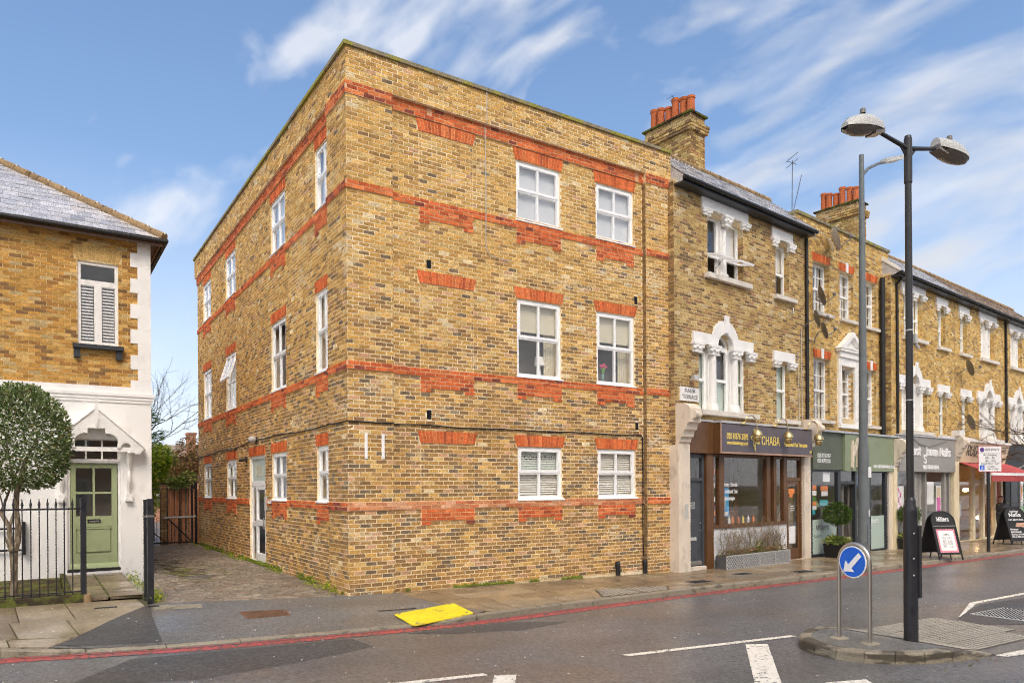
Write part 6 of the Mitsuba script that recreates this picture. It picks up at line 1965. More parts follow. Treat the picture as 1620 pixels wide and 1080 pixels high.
def pot_tree(a, d, zb, lab, s=1.0):
    k = thing('potted_topiary', lab, 'potted plant', 'box topiaries outside the green shop')
    w = .30 * s
    put(f'{k}__pot', MB().hexa([(a - w * .86, d - w * .86, zb), (a + w * .86, d - w * .86, zb), (a + w, d - w, zb + .42 * s), (a - w, d - w, zb + .42 * s), (a - w * .86, d + w * .86, zb), (a + w * .86, d + w * .86, zb), (a + w, d + w, zb + .42 * s), (a - w, d + w, zb + .42 * s)]), 'mat_black', FT)
    lm = MB()
    P, dd = shell(520, (a, d, zb + .50 * s), (.42 * s, .38 * s, .13 * s), .3, .3, 4)
    leaves(lm, P, len(P), .11 * s, outward=dd * .5 + [0, 0, .2])
    put(f'{k}__underplanting', lm, 'mat_variegated_leaf', FT, kind='stuff')
    put(f'{k}__stem', MB().tube([(a, d, zb + .3), (a + .01, d, zb + 1.2 * s)], .02, 6), 'mat_twig', FT)
    lm = MB()
    P, dd = shell(2300, (a, d, zb + 1.32 * s), (.42 * s, .40 * s, .36 * s), .45, .22, 9)
    leaves(lm, P, len(P), .065 * s, outward=dd * .7)
    put(f'{k}__crown', lm, 'mat_box_leaf', FT, kind='stuff')


pot_tree(7.05, -.42, -.19, 'ball topiary in a black square pot before the left window of the green shop')
pot_tree(12.15, -.38, -.25, 'ball topiary in a black square pot at the right end of the green shop', .92)
dish('large white satellite dish below the parapet coping', 7.75, .02, 9.65, .36, 'mat_lamp_head', .68, .3)
dish('dark satellite dish beside the downpipe, upper of the two below the gutter end', 5.95, -.35, 6.85, .24, 'mat_grey_iron', .72, .3)
dish('dark satellite dish beside the downpipe, lower and right one', 6.65, -.2, 6.62, .25, 'mat_grey_iron', .72, .3)
dish('dark satellite dish on the left upper window of the parapet house', 6.95, .05, 7.75, .3, 'mat_grey_iron', .72, .3)
ag = thing('roof_aerial', 'thin television aerial on a pole left of the second chimney', 'aerial')
put(f'{ag}__mast', MB().tube([(6.9, .9, 10.1), (6.95, .9, 12.2)], .012, 6).tube([(6.98, .9, 10.6), (7.5, .9, 11.9)], .010, 6), 'mat_twig', FT)
put(f'{ag}__rods', MB().tube([(6.65, .9, 12.1), (7.2, .9, 12.15)], .01, 4).tube([(6.75, .6, 12.3), (7.1, 1.2, 12.3)], .01, 4).tube([(6.75, .6, 12.1), (7.1, 1.2, 12.1)], .01, 4), 'mat_twig', FT)
ag = thing('roof_aerial', 'dark television aerial on top of the first chimney pots', 'aerial')
put(f'{ag}__mast', MB().tube([(2.6, 2.0, 12.4), (2.62, 2.0, 13.12)], .014, 6), 'mat_twig', FT)
mb = MB().tube([(2.25, 1.9, 13.1), (3.3, 2.1, 13.1)], .009, 4)
for i in range(7):
    mb.tube([(2.3 + i * .15, 1.85, 13.1), (2.3 + i * .15, 2.12, 13.1)], .006, 4)
put(f'{ag}__rods', mb, 'mat_twig', FT)

# --- nail bar and rug shop, then the black fronted house
T3 = terrace_house('terrace_house', 'yellow brick terrace house with arched window above the grey nail shop', 11.75, 17.30, 13.55, 16.1, 13.62, 16.15, zo=-.15, material='mat_brick_gold', wallz=2.7)
roof(T3, 11.75, 17.34, -.15, 'mat_slate')
T4 = terrace_house('terrace_house', 'yellow brick terrace house with arched window above the cream rug shop', 17.35, 22.95, 20.95, 18.30, 21.0, 18.40, zo=-.15, material='mat_brick_gold')
roof(T4, 17.34, 22.96, -.15, 'mat_old_slate')
T5 = terrace_house('terrace_house', 'yellow brick terrace house above the black shop at the right edge', 23.0, 28.6, 24.55, 27.2, 24.70, 27.3, zo=-.15, material='mat_brick_gold')
roof(T5, 22.96, 28.6, -.15, 'mat_old_slate')
put(f'{T3}__verge', MB().hexa([(11.72, -.32, 9.33), (11.76, -.32, 9.33), (11.76, -.32, 9.44), (11.72, -.32, 9.44), (11.72, 1.3, 10.65), (11.76, 1.3, 10.65), (11.76, 1.3, 10.85), (11.72, 1.3, 10.85)]), 'mat_white_paint', FT)
downpipe(T3, 12.1, -.06, 3.7, 8.9, .045, hopper=True)
downpipe(T5, 22.98, -.07, 3.6, 9.15, .05)
dish('dark satellite dish between the nail shop and rug shop at upper floor', 17.7, -.35, 6.55, .3, 'mat_grey_iron', .72, .3)
dish('dark satellite dish low above the join of nail shop and rug shop', 17.6, -.4, 4.42, .3, 'mat_grey_iron', .72, .3)
T6 = thing('end_terrace', 'plain brick terrace continuing beyond the black shop', 'building')
put(f'{T6}__wall', MB().box(28.65, 60, 0, 8, -.7, 9.3), 'mat_brick_gold', FT)
put(f'{T6}__roof', MB().prism(Polygon([(-.3, 9.3), (2, 11), (8, 9.3)]), 28.65, 60, 'yz'), 'mat_old_slate', FT)
for i in range(6):
    put(f'{T6}__window', MB().box(30 + i * 3, 31 + i * 3, -.03, -.01, 7.2, 8.8).box(30 + i * 3, 31 + i * 3, -.03, -.01, 3.9, 5.6), 'mat_upvc', FT)
# nail shop front
SF = f'{T3}__shopfront'
USED.add(SF)
fs = put(f'{SF}__fascia', MB().box(12.0, 16.95, -.14, .3, 2.46, 3.72), 'mat_grey_sign', FT)
put(f'{SF}__lead_cap', MB().box(11.95, 17.0, -.18, .1, 3.722, 3.77), 'mat_lead', FT)
text(fs, FT, 'East', 12.75, 3.06, .30, -.14, 'mat_white', .98, depth=.03)
text(fs, FT, 'S', 13.98, 2.76, .32, -.14, 'mat_white', .24, depth=.03)
text(fs, FT, 'heen', 14.22, 3.06, .30, -.14, 'mat_white', 1.02, depth=.03)
text(fs, FT, 'Nails', 15.42, 3.06, .30, -.14, 'mat_white', 1.0, depth=.03)
text(fs, FT, '020 8878 0034', 13.95, 2.56, .14, -.14, 'mat_white', 1.4, depth=.02)
put(f'{fs}__cable', MB().tube([(12.9, -.16, 3.7), (13.6, -.17, 3.45), (14.4, -.17, 3.38), (15.3, -.16, 3.5), (16.2, -.16, 3.68)], .012, 5), 'mat_grey_iron', FT)
mb = MB()
for a, b in ((11.98, 12.10), (13.62, 13.78), (14.55, 14.66), (16.3, 16.5), (16.75, 16.9)):
    mb.box(a, b, .02, .16, -.3, 2.46)
mb.box(12.1, 13.62, .03, .14, -.5, .25).box(14.66, 16.3, .03, .14, -.5, .3)
put(f'{SF}__frame', mb, 'mat_grey_sign', FT)
for a, b in ((12.1, 13.62), (14.66, 16.3)):
    pane(SF, FT, a, b, .25, 2.46, .08)
k = uniq(f'{SF}__door')
mb = MB()
ring(mb, 13.80, 14.53, -.32, 2.2, .07, .18, .24, .2)
mb.tube([(13.95, .12, .6), (13.95, .12, 1.5)], .02, 6)
put(f'{k}__frame', mb, 'mat_lamp_head', FT)
pane(k, FT, 13.87, 14.46, -.1, 2.13, .21)
put(f'{SF}__interior', MB().box(12.0, 16.9, 2.2, 2.25, -.3, 2.7).box(12, 16.9, .3, 2.2, -.4, -.33).box(11.98, 12.03, .3, 2.2, -.3, 2.7).box(16.87, 16.9, .3, 2.2, -.3, 2.7), 'mat_pale_room', FT)
put(f'{SF}__screen', MB().box(14.75, 15.7, .5, .52, .3, 2.4), 'mat_blind', FT)
put(f'{SF}__poster', MB().box(14.9, 15.5, .10, .105, 1.25, 2.1).box(12.2, 12.9, .10, .105, 1.05, 1.95), 'mat_white', FT)
put(f'{SF}__poster', MB().box(15.72, 16.2, .10, .104, .75, 1.95), 'mat_white', FT)
put(f'{SF}__poster_print', MB().box(15.78, 16.14, .094, .099, .85, 1.5), 'mat_poster_pink', FT)
put(f'{SF}__poster_print', MB().box(15.78, 16.14, .094, .099, 1.51, 1.88), 'mat_cream_paint', FT)
mb = MB()
for i in range(9):
    t = i * .7
    mb.prism(Point(12.55 + .1 * math.sin(t * 2), 1.15 + i * .085).buffer(.045), .094, .099)
put(f'{SF}__poster_print', mb, 'mat_poster_pink', FT)
put(f'{SF}__pilaster', MB().box(16.95, 17.45, -.10, .3, -.6, 2.9).box(11.72, 11.98, -.08, .3, -.5, 2.6), 'mat_cream_paint', FT)
corbel(SF, 17.0, 17.4, 2.9, 'mat_cream_stone')
corbel(SF, 11.74, 11.97, 2.6, 'mat_cream_stone')
put(f'{SF}__pier_cap', MB().box(16.95, 17.5, -.3, .1, 3.88, 4.1), 'mat_white_paint', FT)
# rug shop front
SF = f'{T4}__shopfront'
USED.add(SF)
fs = put(f'{SF}__fascia', MB().hexa([(17.5, -.10, 2.86), (22.6, -.10, 2.86), (22.6, -.30, 3.68), (17.5, -.30, 3.68), (17.5, .2, 2.86), (22.6, .2, 2.86), (22.6, .2, 3.68), (17.5, .2, 3.68)]), 'mat_cream_paint', FT)
put(f'{SF}__cornice', MB().box(17.45, 22.7, -.36, .1, 3.682, 3.76), 'mat_white_paint', FT)
ft = FT @ np.array([[1, 0, 0, 0], [0, 1, -.244, .0], [0, 0, 1, 0], [0, 0, 0, 1.0]])
text(fs, ft, 'RUG STORE', 17.95, 3.14, .42, .60, 'mat_print_dark', 3.0, bold=False, depth=.02)
text(fs, ft, '020 8876 0070', 21.1, 3.36, .14, .60, 'mat_grey_iron', 1.2, depth=.01)
text(fs, ft, 'www.rugstoreonline.co.uk', 21.1, 3.05, .07, .60, 'mat_grey_iron', 1.2, depth=.01)
aw = uniq(f'{SF}__awning')
put(f'{aw}__canopy', MB().hexa([(17.6, -1.15, 2.38), (22.9, -1.15, 2.38), (22.9, -1.15, 2.42), (17.6, -1.15, 2.42), (17.6, -.09, 2.84), (22.9, -.09, 2.84), (22.9, -.09, 2.88), (17.6, -.09, 2.88)]), 'mat_red_canvas', FT)
put(f'{aw}__bar', MB().box(17.6, 22.9, -1.20, -1.151, 2.33, 2.44), 'mat_white', FT)
mb = MB()
for i in range(18):
    a = 17.6 + i * 5.3 / 18
    mb.box(a + .005, a + 5.3 / 18 - .005, -1.19, -1.18, 2.10, 2.329)
put(f'{aw}__valance', mb, 'mat_red_canvas', FT)
mb = MB()
for a, b in ((17.45, 17.60), (19.2, 19.42), (20.3, 20.5), (21.7, 21.95), (22.45, 22.7)):
    mb.box(a, b, .0, .14, -.5, 2.86)
mb.box(17.6, 19.2, .01, .14, -.6, -.28).box(20.5, 21.7, .01, .14, -.6, -.25).box(19.42, 20.3, .06, .14, 2.0, 2.2).box(19.42, 20.3, .06, .14, -.45, -.3).box(17.6, 19.2, .02, .12, 2.75, 2.86).box(21.95, 22.45, .06, .14, 2.1, 2.86)
put(f'{SF}__frame', mb, 'mat_cream_paint', FT)
for a, b in ((17.6, 19.2), (19.42, 20.3), (20.5, 21.7)):
    pane(SF, FT, a, b, -.28, 2.0 if a == 19.42 else 2.75, .08)
put(f'{SF}__door', MB().box(21.96, 22.44, .10, .14, -.5, 2.1), 'mat_print_red', FT)
put(f'{SF}__interior', MB().box(17.5, 22, 2.4, 2.45, -.4, 3).box(17.5, 22, .3, 2.4, -.5, -.42).box(17.5, 22, .3, 2.4, 2.86, 2.9), 'mat_brown_wood', FT)
put(f'{SF}__rug', MB().box(18.2, 18.9, 1.6, 1.62, .2, 2.2).box(19.6, 20.1, 1.9, 1.92, .1, 2.0), 'mat_print_red', FT)
put(f'{SF}__stool', MB().lathe([(.2, 0), (.2, .4), (.24, .42), (.24, .5)], (18.4, .7, -.4), 12), 'mat_bark', FT)
put(f'{SF}__card', MB().box(18.55, 18.8, .3, .31, .7, 1.3).box(20.7, 21.0, .3, .31, .3, .8), 'mat_white', FT)
for i, (a, d, z) in enumerate(((20.9, .9, 1.75), (21.4, 1.0, 1.75), (18.2, 1.3, 1.72), (21.2, .5, .55))):
    key = put(f'{SF}__bulb', MB().ball((a, d, z), (.085, .085, .085), 2), 'mat_poster_orange', FT)
    scene[key]['emitter'] = {'type': 'area', 'radiance': rgb((5, 2.6, .8))}
    scene[key].pop('bsdf')
    scene[key]['bsdf'] = {'type': 'diffuse', 'reflectance': rgb((.5, .3, .1))}
# black shop front
SF = f'{T5}__shopfront'
USED.add(SF)
put(f'{SF}__front', MB().box(22.75, 24.6, -.08, .3, -.6, 3.75).box(26.2, 28.5, -.08, .3, -.6, 3.75).box(24.6, 26.2, -.08, .3, 2.6, 3.75), 'mat_black', FT)
put(f'{SF}__door', MB().box(23.4, 24.2, -.10, -.081, -.4, 2.1), 'mat_dark_grey', FT)
put(f'{SF}__window_frame', MB().prism(unary_union([sbox(24.6, 0, 26.2, 2.2), affinity.scale(Point(25.4, 2.2).buffer(.8), 1, .6)]).difference(unary_union([sbox(24.72, 0, 26.08, 2.2), affinity.scale(Point(25.4, 2.2).buffer(.68), 1, .6)])), -.09, .0), 'mat_grey_sign', FT)
pane(SF, FT, 24.6, 26.2, -.1, 2.6, .02)
put(f'{SF}__poster', MB().box(24.9, 25.7, .10, .11, .7, 2.1), 'mat_white', FT)
put(f'{SF}__poster_print', MB().prism(affinity.scale(Point(25.35, 1.6).buffer(.25), .8, 1.5), .09, .099), 'mat_poster_orange', FT)
put(f'{SF}__poster_print', MB().box(24.9, 25.7, .095, .099, .4, .95), 'mat_poster_green', FT)
put(f'{SF}__sign_lamp', MB().tube([(23.6, -.1, 2.55), (23.7, -.5, 2.8), (24.4, -.9, 3.25)], .025, 6).ball((24.55, -.95, 3.3), (.12, .12, .1), 1), 'mat_lamp_head', FT, 50)
put(f'{SF}__interior', MB().box(24.5, 26.3, .8, .85, -.3, 2.8), 'mat_room', FT)

# ------------------------------------------------------------------ traffic island
RZ = lambda x, y: gz(x) - 0.1
isl = uniq('traffic_island')
note(isl, kind='structure')
nose = [(5.25, -8.56), (4.95, -8.55), (4.45, -8.46), (4.05, -8.34), (3.72, -8.16), (3.47, -7.92), (3.36, -7.62), (3.37, -7.32), (3.52, -7.02), (3.78, -6.80), (4.12, -6.64), (4.55, -6.55), (5.3, -6.52)]
NP = np.array(nose)
inner = np.array(Polygon(nose).buffer(-.16, join_style=2).exterior.coords)


def iz(x, y):
    """top of the island: raised nose, falling to road level at the crossing"""
    return gz(x) - 0.1 + np.interp(x, [4.55, 5.35], [0.135, 0.022])


cen = np.array([4.9, -7.55])
for i in range(len(NP) - 1):
    a, b = NP[i], NP[i + 1]
    e = (b - a) / np.linalg.norm(b - a) * .004
    a, b = a + e, b - e
    na, nb = (cen - NP[i]) / np.linalg.norm(cen - NP[i]), (cen - NP[i + 1]) / np.linalg.norm(cen - NP[i + 1])
    if i == 0 or i == len(NP) - 2:
        na = nb = np.array([0, 1.0 if i == 0 else -1.0])
    ring_ = []
    for p, nn in ((a, na), (b, nb)):
        zt = float(iz(p[0], p[1]))
        q1, q2 = p + nn * .03, p + nn * .17
        ring_.append([(p[0], p[1], float(RZ(*p)) - .05), (p[0] + nn[0] * .012, p[1] + nn[1] * .012, zt - .022), (q1[0], q1[1], zt), (q2[0], q2[1], zt), (q2[0], q2[1], zt - .1)])
    V = np.array(ring_[0] + ring_[1])
    mb = MB().add(V, [[k, 5 + k, 6 + k, 1 + k] for k in range(4)]).add(V, [[0, 1, 2], [0, 2, 3], [0, 3, 4], [5, 7, 6], [5, 8, 7], [5, 9, 8]])
    put(f'{isl}__kerb_stone', mb, 'mat_island_kerb')
body = Polygon([(5.3, -8.40), (4.95, -8.39)] + [tuple(NP[i] + (cen - NP[i]) / np.linalg.norm(cen - NP[i]) * .165) for i in range(2, 11)] + [(4.6, -6.70), (5.3, -6.68)])
drape(f'{isl}__surface', body, -.006, 'mat_tarmac', base=iz, step=.2)
drape(f'{isl}__surface', Polygon([(5.3, -8.56), (16, -9.2), (16, -6.1), (9.8, -6.3), (7.9, -6.9), (5.3, -6.55)]), .012, 'mat_tarmac', base=lambda x, y: gz(x) - .1)
drape(f'{isl}__patch', Polygon([(7.7, -6.95), (9.6, -6.42), (12, -6.5), (12, -8.0), (8.6, -8.2), (7.45, -7.4)]), .018, 'mat_dark_tarmac', base=lambda x, y: gz(x) - .1)
# tactile paving: studded slabs
tz = lambda x, y: gz(x) - .1 + .024
i = 0
for ix in range(6):
    for iy in range(4):
        xa, ya = 4.95 + ix * .405, -8.34 + iy * .405
        if Polygon([(4.55, -8.36), (6.9, -8.36), (7.45, -7.4), (7.45, -6.72), (4.85, -6.72)]).contains(Point(xa + .2, ya + .2)):
            dz = lambda x, y: np.maximum(iz(x, y), tz(x, y))
            mb, sm = MB(), MB()
            m = trimesh.creation.extrude_polygon(sbox(xa + .004, ya + .004, xa + .4, ya + .4), .03, engine='earcut')
            v = np.array(m.vertices)
            v[:, 2] += dz(v[:, 0], v[:, 1]) - .026
            mb.add(v, np.array(m.faces))
            for sx in range(6):
                for sy in range(6):
                    x, y = xa + .035 + .066 * sx, ya + .035 + .066 * sy
                    z = float(dz(x, y)) + .004
                    sm.lathe([(.023, 0), (.017, .007), (.0, .0075)], (x, y, z), 6)
            tk = put(f'{isl}__tactile_slab', mb, 'mat_tactile_base')
            put(f'{tk}__stud', sm, 'mat_tactile', kind='stuff')
gr = flat('road_drain', sbox(8.35, -7.65, 9.55, -6.85), .028, .02, 'mat_lamp_head', 'large metal ribbed cover in the dark patch of the traffic island', 'manhole cover', ribs=(35, .055, .026, 'mat_black'), base=lambda x, y: gz(x) - .1)

# keep-left sign in a steel hoop
k = thing('keep_left_sign', 'blue round keep left sign in a bent steel hoop on the island', 'traffic sign')
hx, y0, y1 = 4.04, -7.235, -7.66
zb = float(iz(hx, -7.4))
t = np.linspace(0, math.pi, 18)
yc, ry = (y0 + y1) / 2, (y0 - y1) / 2
P = [(hx, y0, zb), (hx, y0, .9)] + [(hx, yc + ry * math.cos(q), .985 + .245 * math.sin(q)) for q in t] + [(hx, y1, .9), (hx, y1, zb)]
put(f'{k}__hoop', MB().tube(P, .025, 12), 'mat_steel', W, 50)
Fs = np.array([[0, -1, 0, hx], [-1, 0, 0, 0], [0, 0, 1, 0], [0, 0, 0, 1.0]])      # local x = -y (to the right), outward = -local y = +... towards the traffic
Fs = np.array([[0, 1.0, 0, hx], [-1.0, 0, 0, 0], [0, 0, 1, 0], [0, 0, 0, 1.0]])   # local x = -world y, local y = +world x
disc = affinity.scale(Point(-yc, .995).buffer(.187, 40), 1, 1.10)
put(f'{k}__rim', MB().prism(disc, -.036, -.024), 'mat_white', Fs)
put(f'{k}__back', MB().prism(affinity.scale(disc, .97, .97), -.0235, -.012), 'mat_grey_post', Fs)
put(f'{k}__face', MB().prism(affinity.scale(disc, .93, .93), -.040, -.0365), 'mat_sign_blue', Fs)
c = -yc
ar = Polygon([(c - .125, .865), (c + .025, .868), (c - .012, .915), (c + .125, 1.075), (c + .085, 1.118), (c - .055, .962), (c - .095, 1.01)])
put(f'{k}__arrow', MB().prism(ar, -.043, -.0405), 'mat_white', Fs)
put(f'{k}__clamp', MB().box(c - .205, c + .205, -.01, .01, 1.06, 1.09).box(c - .205, c + .205, -.01, .01, .90, .93), 'mat_steel', Fs)
for y in (y0, y1):
    put(f'{k}__footing', MB().lathe([(.12, 0), (.11, .008), (.0, .01)], (hx, y, zb - .004), 9), 'mat_kerb')

# twin lamp post
k = thing('street_lamp', 'tall black lamp post with two white lantern heads standing on the island', 'street lamp')
lx, ly = 4.855, -7.74
zb = float(iz(lx, ly)) - .1
put(f'{k}__base', MB().lathe([(.088, 0), (.088, 1.62 - zb), (.084, 1.68 - zb), (.064, 1.735 - zb), (.070, 1.77 - zb), (.050, 1.82 - zb)], (lx, ly, zb), 24).box(lx + .02, lx + .08, ly - .105, ly - .07, .5, 1.45), 'mat_black_post', W, 40)
put(f'{k}__shaft', MB().lathe([(.047, 0), (.044, 3.0), (.041, 4.2)], (lx, ly, 1.80), 20), 'mat_lamp_post', W, 50)
put(f'{k}__collar', MB().lathe([(.050, 0), (.050, .58), (.042, .6), (.042, .62), (0, .63)], (lx, ly, 5.98), 20), 'mat_lamp_post', W, 40)
put(f'{k}__band', MB().lathe([(.0475, 0), (.0475, .018)], (lx, ly, 4.02), 20).lathe([(.0472, 0), (.0472, .015)], (lx, ly, 3.1), 20), 'mat_lamp_head', W, 40)
put(f'{k}__rivet', MB().ball((lx - .055, ly - .072, 1.02), (.012, .012, .012), 1).ball((lx - .055, ly - .072, .80), (.012, .012, .012), 1).ball((lx - .05, ly - .074, 1.35), (.012, .012, .012), 1), 'mat_lamp_head')
put(f'{k}__sensor', MB().box(lx + .045, lx + .10, ly - .06, ly + .02, 3.86, 3.98).tube([(lx + .09, ly - .03, 3.86), (lx + .15, ly - .05, 3.8)], .02, 6), 'mat_lamp_head')
for sg in (-1, 1):
    ux = np.array([1.0 * sg, -.13 * sg, 0])
    ux /= np.linalg.norm(ux)
    vv = np.array([-ux[1], ux[0], 0])
    p0 = np.array([lx, ly, 6.44])
    put(f'{k}__arm', MB().tube([p0 + ux * .03, p0 + ux * .62 + [0, 0, .11]], [.03, .024], 10).tube([p0 + ux * .03 - [0, 0, .12], p0 + ux * .14 + [0, 0, .0]], .015, 6), 'mat_lamp_post', W, 50)
    c0 = p0 + ux * .56 + np.array([0, 0, .11])
    # canopy: a lofted hood, flat mouth below
    V, Fq = [], []
    secs = [(0.0, .08, .05, .14), (.11, .115, .035, .165), (.26, .15, .01, .195), (.41, .155, -.01, .18), (.55, .12, -.02, .13), (.63, .055, -.02, .055)]
    ns = 14
    for s, w, zl, h in secs:
        for j in range(ns + 1):
            q = math.pi * j / ns
            pt = c0 + ux * s + vv * (w * math.cos(q)) + np.array([0, 0, zl - .05 + h * math.sin(q) ** .8])
            V.append(pt)
    for i in range(len(secs) - 1):
        for j in range(ns):
            a = i * (ns + 1) + j
            Fq.append([a + ns + 1, a + ns + 2, a + 1, a])
    scap = [[0] + [j, j + 1] for j in range(1, ns)]
    hk = put(f'{k}__lantern', MB().add(V, Fq), 'mat_lamp_head', W, True)
    put(f'{hk}__end_cap', MB().add(V[:ns + 1], scap), 'mat_lamp_head')
    put(f'{hk}__nose_cap', MB().add(V[-(ns + 1):], scap), 'mat_lamp_head')
    put(f'{hk}__photocell', MB().lathe([(.035, 0), (.035, .05), (.028, .06), (0, .06)], tuple(c0 + ux * .30 + [0, 0, .165]), 12), 'mat_grey_iron', W, 40)
    V = []
    for s, w, zl, h in secs[1:]:
        for q in np.linspace(-1, 1, 9):
            V.append(c0 + ux * (s * .985) + vv * (w * .94 * q) + np.array([0, 0, zl - .052 - .075 * (1 - q * q) * math.sin(math.pi * min(1, max(.05, s / .74)))]))
    Fq = [[i * 9 + j, i * 9 + j + 1, (i + 1) * 9 + j + 1, (i + 1) * 9 + j] for i in range(len(secs) - 2) for j in range(8)]
    put(f'{hk}__bowl', MB().add(V, Fq), 'mat_lamp_bowl', W, 60)
    put(f'{hk}__gear_tray', MB().hexa([tuple(c0 + ux * a + vv * b + np.array([0, 0, z])) for a, b, z in ((-.02, -.075, -.04), (.16, -.08, -.085), (.16, -.08, -.02), (-.02, -.075, .03), (-.02, .075, -.04), (.16, .08, -.085), (.16, .08, -.02), (-.02, .075, .03))]), 'mat_lamp_bowl')

# grey post across the road
k = thing('grey_lamp_post', 'tall tapering grey lamp post in front of the green shop', 'street lamp')
gx, gy_ = 14.86, -1.02
zb = float(hp(gx, gy_)) - .05
put(f'{k}__shaft', MB().lathe([(.155, 0), (.15, 2.9 - zb), (.118, 3.2 - zb), (.098, 6.5 - zb), (.066, 11.35 - zb), (0, 11.36 - zb)], (gx, gy_, zb), 22), 'mat_grey_post', W, 50)
put(f'{k}__door', MB().box(gx - .06, gx + .06, gy_ - .160, gy_ - .145, .3, .9), 'mat_grey_post')
put(f'{k}__arm', MB().tube([(gx, gy_, 10.75), (gx + .35, gy_ + .02, 11.05), (gx + .9, gy_ + .04, 11.33), (gx + 1.3, gy_ + .05, 11.47)], [.055, .045, .04, .035], 10), 'mat_grey_post', W, 50)
put(f'{k}__head', MB().hexa([(gx + 1.2, gy_ - .05, 11.42), (gx + 2.0, gy_ - .14, 11.68), (gx + 2.0, gy_ - .12, 11.80), (gx + 1.2, gy_ - .05, 11.54), (gx + 1.2, gy_ + .15, 11.42), (gx + 2.0, gy_ + .24, 11.68), (gx + 2.0, gy_ + .22, 11.80), (gx + 1.2, gy_ + .15, 11.54)]), 'mat_lamp_head')
put(f'{k}__notice', MB().box(gx - .02, gx + .10, gy_ - .172, gy_ - .150, 2.2, 2.5).box(gx - .0, gx + .03, gy_ - .170, gy_ - .150, 1.1, 1.3), 'mat_white')

# red route sign
k = thing('parking_sign', 'white RED ROUTE parking sign on a dark post by the kerb', 'traffic sign')
sx, sy = 21.7, -1.24
zb = float(hp(sx, sy))
put(f'{k}__post', MB().tube([(sx, sy, zb - .1), (sx, sy, 3.1)], .05, 12), 'mat_lamp_post', W, 50)
FS_ = frame((sx, sy, 0), -.48)
Wd = .40
put(f'{k}__plate', MB().box(-Wd - .02, Wd + .02, -.085, -.07, 2.40, 3.26), 'mat_print_red', FS_)
put(f'{k}__face', MB().box(-Wd, Wd, -.089, -.0855, 2.42, 3.24), 'mat_white', FS_)
put(f'{k}__rule', MB().box(-Wd, Wd, -.092, -.0895, 3.02, 3.03).box(-Wd, Wd, -.092, -.0895, 2.70, 2.71), 'mat_print_dark', FS_)
put(f'{k}__disc', MB().prism(Point(-.28, 3.13).buffer(.078, 20), -.093, -.0895), 'mat_purple', FS_)
put(f'{k}__badge', MB().box(-.36, -.20, -.093, -.0895, 2.46, 2.62), 'mat_sign_blue', FS_)
put(f'{k}__badge_figure', MB().prism(Point(-.285, 2.51).buffer(.034).difference(Point(-.285, 2.51).buffer(.022)).union(sbox(-.30, 2.53, -.285, 2.585)).union(Point(-.292, 2.598).buffer(.012)).union(sbox(-.285, 2.53, -.245, 2.545)), -.096, -.0931), 'mat_white', FS_)
for s, x, z, h, w in (('RED ROUTE', .08, 3.095, .075, .50), ('No stopping', 0, 2.93, .062, .46), ('Mon - Sat', 0, 2.835, .062, .34), ('7am - 7pm', 0, 2.74, .062, .38), ('Except 10am - 4pm', 0, 2.645, .045, .62), ('Loading', .02, 2.555, .05, .26), ('max 20 mins', .10, 2.475, .05, .38)):
    text(k, FS_, s, x, z, h, -.0895, 'mat_print_dark', w, centre=True, depth=.003)


def a_board(name, lab, x, y, yaw, w, h, lean=.30):
    k = thing(name, lab, 'sign')
    zb = float(hp(x, y))
    F = frame((x, y, zb), yaw)
    out = []
    for sg, tag_ in ((-1, 'front'), (1, 'rear')):
        c, s = math.cos(lean), math.sin(lean)
        G = F @ np.array([[1, 0, 0, 0], [0, 1, sg * s * -1, sg * h * s * 1.0], [0, 0, c, 0], [0, 0, 0, 1.0]])
        prof = unary_union([sbox(-w / 2, .16, w / 2, h - w / 2 * .8), affinity.scale(Point(0, h - w / 2 * .8).buffer(w / 2, 20), 1, .8)])
        prof2 = prof.buffer(-.025)
        mb = MB().prism(prof.difference(prof2), -.02, .02)
        mb.box(-w / 2, -w / 2 + .028, -.018, .018, .0, .162).box(w / 2 - .028, w / 2, -.018, .018, .0, .162).box(-.012, .012, -.012, .012, .0, .165)
        put(f'{k}__frame', mb, 'mat_black', G)
        put(f'{k}__board', MB().prism(prof2.buffer(.001), -.008, .008), 'mat_black', G)
        out.append(G)
    return k, out[0]


k, G = a_board('pavement_board', 'arched black pavement board with a pink edged price list', 17.65, -1.72, -.42, .78, 1.48)
put(f'{k}__poster', MB().box(-.30, .30, -.012, -.0085, .22, .92), 'mat_pink_edge', G)
put(f'{k}__poster_sheet', MB().box(-.25, .25, -.016, -.0125, .28, .87), 'mat_white', G)
mb = MB()
for r in range(9):
    z = .38 + r * .036
    mb.box(-.17, -.03, -.0175, -.0165, z, z + .012).box(.02, .15, -.0175, -.0165, z, z + .012)
mb.box(-.10, .10, -.0175, -.0165, .74, .77).box(-.02, .03, -.0175, -.0165, .765, .79)
put(f'{k}__poster_print', mb, 'mat_grey_iron', G)
text(k, G, 'Millers', 0, 1.16, .13, -.0085, 'mat_white', .40, centre=True, depth=.003)
put(f'{k}__divider', MB().box(-.37, .37, -.014, -.0085, 1.0, 1.03), 'mat_grey_iron', G)
k, G = a_board('pavement_board', 'arched black pavement board lettered Nails at the right edge', 26.1, -.12, -.42, .86, 1.5)
text(k, G, 'East Sheen', 0, 1.27, .07, -.0085, 'mat_white', .36, centre=True, depth=.003)
text(k, G, 'Nails', 0, 1.10, .14, -.0085, 'mat_white', .50, centre=True, depth=.003)
text(k, G, '020 8878 0034', 0, .95, .06, -.0085, 'mat_white', .62, centre=True, depth=.003)
for i, s in enumerate(('Manicure', 'Spa Pedicure', 'Shellac, Gel Nails', 'Pink & White Acrylic')):
    text(k, G, s, -.34, .58 - i * .095, .065, -.0085, 'mat_white', (.34, .44, .58, .64)[i], depth=.003)
